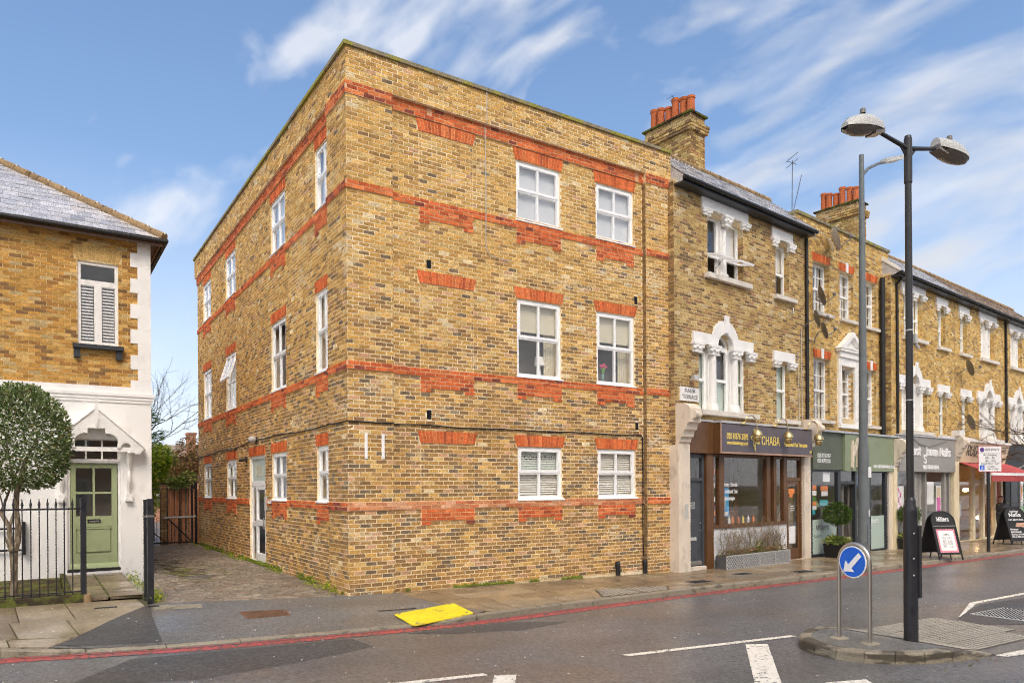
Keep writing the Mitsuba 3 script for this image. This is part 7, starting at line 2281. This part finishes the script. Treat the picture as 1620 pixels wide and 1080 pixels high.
put(f'{k}__picture', MB().prism(unary_union([affinity.rotate(affinity.scale(Point(.1, .78).buffer(.13), 1.5, .5), 15), affinity.rotate(affinity.scale(Point(.22, .74).buffer(.12), 1.3, .45), -10), sbox(-.02, .76, .36, .86)]), -.013, -.0085), 'mat_skin', G)

# ------------------------------------------------------------------ the pedestrian
PF = frame((30.2, 2.02, float(gz(30.2))), 0.35)   # local x along the street; walks towards -x


def hullbone(a, b, ra, rb):
    s = lambda c, r: m3.Manifold.sphere(r, 16).translate([float(q) for q in c])
    return m3.Manifold.batch_hull([s(a, ra), s(b, rb)])


def figure(bones, refine=.03):
    m = m3.Manifold.batch_boolean([hullbone(*b) for b in bones], m3.OpType.Add)
    m = m.refine_to_length(refine).to_mesh()
    t = trimesh.Trimesh(m.vert_properties[:, :3], m.tri_verts, process=True)
    return trimesh.smoothing.filter_taubin(t, iterations=8)


pk = thing('person', 'person in a black puffer jacket with a dark rucksack walking past the rug shop', 'person')
legs = [((-.02, -.09, .86), (-.10, -.09, .47), .085, .055), ((-.10, -.09, .47), (-.02, -.09, .09), .058, .036), ((-.02, -.09, .07), (-.17, -.09, .04), .04, .03),
        ((.02, .09, .86), (.10, .09, .48), .085, .055), ((.10, .09, .48), (.30, .09, .14), .056, .036), ((.30, .09, .13), (.20, .09, .03), .04, .03)]
armj = [((.02, -.20, 1.38), (.06, -.26, 1.10), .07, .06), ((.06, -.26, 1.10), (-.18, -.22, 1.02), .06, .045)]
hand = [((-.18, -.22, 1.02), (-.25, -.20, 1.01), .035, .034)] + [((-.25, -.225 + .016 * i, 1.02), (-.30 - .01 * (i in (1, 2)), -.225 + .016 * i, .995), .010, .009) for i in range(4)] + [((-.23, -.18, 1.03), (-.27, -.165, 1.05), .011, .009)]
head = [((.0, 0, 1.44), (-.05, 0, 1.56), .06, .06), ((-.07, 0, 1.62), (-.06, 0, 1.70), .085, .092), ((-.10, 0, 1.60), (-.11, 0, 1.58), .06, .05), ((-.165, 0, 1.645), (-.185, 0, 1.625), .014, .016),
        ((-.06, -.092, 1.645), (-.05, -.094, 1.67), .018, .018), ((-.06, .092, 1.645), (-.05, .094, 1.67), .018, .018)]
put(f'{pk}__body', MB().mesh(figure(legs + hand + [((-.14, -.22, 1.03), (-.2, -.22, 1.02), .035, .034)] + head, .02)), 'mat_skin', PF, True)
put(f'{pk}__jacket', MB().mesh(figure([((.0, -.08, 1.30), (.0, .08, 1.30), .17, .17), ((.0, -.14, 1.38), (.0, .14, 1.38), .09, .09), ((.0, -.06, 1.02), (.0, .06, 1.02), .165, .165), ((.02, -.07, .82), (.02, .07, .82), .165, .165), ((.0, 0, 1.42), (-.02, 0, 1.50), .09, .075)] + armj +
    [((.02, .20, 1.38), (.08, .25, 1.12), .07, .06), ((.08, .25, 1.12), (-.12, .22, .98), .06, .045)])), 'mat_puffer', PF, True)
put(f'{pk}__trousers', MB().mesh(figure([((.0, -.09, .84), (-.10, -.09, .50), .10, .075), ((-.10, -.09, .5), (-.03, -.09, .14), .075, .055), ((.02, .09, .84), (.10, .09, .5), .10, .075), ((.10, .09, .5), (.28, .09, .18), .072, .055)])), 'mat_puffer', PF, True)
put(f'{pk}__hair', MB().mesh(figure([((-.03, 0, 1.73), (-.02, 0, 1.68), .098, .095), ((-.07, 0, 1.765), (-.0, 0, 1.62), .06, .075)])), 'mat_auburn', PF, True)
put(f'{pk}__shoe', MB().mesh(figure([((.0, -.09, .05), (-.16, -.09, .04), .05, .042), ((.30, .09, .12), (.21, .09, .03), .05, .042)])), 'mat_black', PF, True)
rk_ = thing('rucksack', 'dark navy rucksack on the back of the walking person', 'bag')
put(f'{rk_}__bag', MB().mesh(figure([((.24, -.09, 1.36), (.24, .09, 1.36), .10, .10), ((.27, -.09, 1.10), (.27, .09, 1.10), .12, .12), ((.23, 0, 1.50), (.24, 0, 1.44), .07, .08)])), 'mat_navy', PF, True)
put(f'{rk_}__strap', MB().tube([(.18, -.12, 1.45), (.02, -.13, 1.475), (-.13, -.13, 1.38), (-.14, -.15, 1.15), (.1, -.19, 1.05)], .018, 6), 'mat_black', PF)

# blossoming twigs that reach in from a street tree at the right
bare_tree('street_tree', 'bare street tree reaching twigs with pale buds over the black shop', (31.5, -.1, -.4), [((31.5, -.1, 3.2), (29.2, -.5, 3.9)), ((31.5, -.1, 3.4), (29.0, .2, 4.8)), ((31.5, -.1, 3.0), (29.3, -.9, 3.1)), ((31.5, -.1, 3.5), (31.2, .3, 5.8))], 3, .45, 9, .04, bud=.07)

# ------------------------------------------------------------------ small growth and litter
mb = MB()
P = []
for i in range(2600):      # green moss along the foot of the walls
    if i < 900:
        x = 1.2 + 4.6 * rng.random()
        c = (x, YP - .012, float(gz(x)) + abs(rng.normal(0, .022)))
    else:
        y = .3 + 14.6 * rng.random()
        c = ((XP if y > 1.07 else 0) - .012 - abs(rng.normal(0, .012)), y, abs(rng.normal(.0, .05)))
    if meshkit.noise(np.array([[c[0] * 2.1 + 4, c[1] * 1.6, 0]]), 3)[0] > .42:
        P.append(c)
for c in P:
    r = .010 + .02 * rng.random()
    m = trimesh.creation.icosphere(subdivisions=0)
    mb.add(np.array(m.vertices) * r * np.array([1, 1, .7]) + c, np.array(m.faces))
put('wall_moss', mb, 'mat_moss', lab='green moss along the foot of the brick walls', cat='moss', kind='stuff')
lm = MB()
P = []
for i in range(140):
    y = .25 + 14.5 * rng.random() ** 1.3
    if meshkit.noise(np.array([[y * 1.1, 3, 0]]), 6)[0] > .45:
        c = np.array([-.08 - abs(rng.normal(0, .09)), y, .02])
        P += list(c + np.abs(rng.normal(0, 1, (9, 3))) * [.035, .035, .06] * np.sign(rng.normal(size=(9, 3)) + [0, 0, 9]))
for i in range(70):
    c = np.array([-3.1 + rng.normal(0, .05), .95 + 4.5 * rng.random() ** 2, .04])
    P += list(c + np.abs(rng.normal(0, 1, (9, 3))) * [.04, .04, .08] * np.sign(rng.normal(size=(9, 3)) + [0, 0, 9]))
leaves(lm, np.array(P), len(P), .045, outward=np.tile([0, 0, .6], (len(P), 1)))
put('drive_weeds', lm, 'mat_yellow_leaf', lab='small green weeds growing along the edges of the driveway', cat='weeds', kind='stuff')
mb = MB()
for i in range(430):      # little pale petals and scraps on the wet ground
    x = -6.5 + 18 * rng.random() ** 1.2
    y = -9.5 + 11.5 * rng.random()
    if y > ky(x) + .15:
        if y > .0 and x > -3.2 or y > 1.5:
            continue
        z = float(hp(x, y)) + .012
    elif y < ky(x) - .05:
        z = float(gz(x)) - .1 + .008
    else:
        continue
    if x > 3.2 and y < -6.4:
        continue
    r = .007 + .012 * rng.random()
    a = rng.random() * 6.3
    mb.add([(x + r * math.cos(a + q), y + r * math.sin(a + q) * .7, z + rng.random() * .006) for q in (0, 1.6, 3.1, 4.7)], [[0, 1, 2, 3]])
put('petals', mb, 'mat_white_paint', lab='small pale petals scattered over road and pavement', cat='petals', kind='stuff')
lm = MB()
P = np.array([(x, float(ky(x)) - .05 - abs(rng.normal(0, .05)), float(gz(x)) - .092) for x in list(-5.2 + 2 * rng.random(26)) + list(3 + 7 * rng.random(30))] + [(3.6 + 1.6 * rng.random(), -8.5 - .2 * rng.random(), -.15) for _ in range(16)])
leaves(lm, P, len(P), .045, flat=.1)
put('gutter_leaves', lm, 'mat_brown_leaf', lab='fallen brown leaves lying in the gutter', cat='leaves', kind='stuff')

# ------------------------------------------------------------------ houses across the road, behind the photographer: mirrored in the shop windows
for i in range(5):
    xa = -16 + i * 11.0
    k = thing('opposite_house', 'brick house across the road behind the camera, ' + ('westmost', 'second from west', 'middle', 'second from east', 'eastmost')[i] + ' of the row', 'house', 'houses across the road')
    put(f'{k}__wall', MB().box(xa, xa + 10.8, -29, -21, -.5, 6.2), 'mat_brick_far')
    put(f'{k}__roof', MB().prism(Polygon([(-29.4, 6.2), (-20.6, 6.2), (-25, 9.2)]), xa, xa + 10.8, 'yz'), 'mat_slate')
    for j in range(3):
        for z in (1.0, 4.0):
            mb = MB()
            G = frame((xa + 1.2 + j * 3.2, -20.99, 0), math.pi)
            ring(mb, -1.5, .3, z, z + 1.6, .14, -.06, .05)
            mb.box(-.66, -.54, -.05, .05, z + .14, z + 1.46)
            w_ = put(f'{k}__window', mb, 'mat_white_paint', G)
            put(f'{w_}__pane', MB().box(-1.36, .16, -.02, .0, z + .14, z + 1.46), 'mat_teal_glass', G)
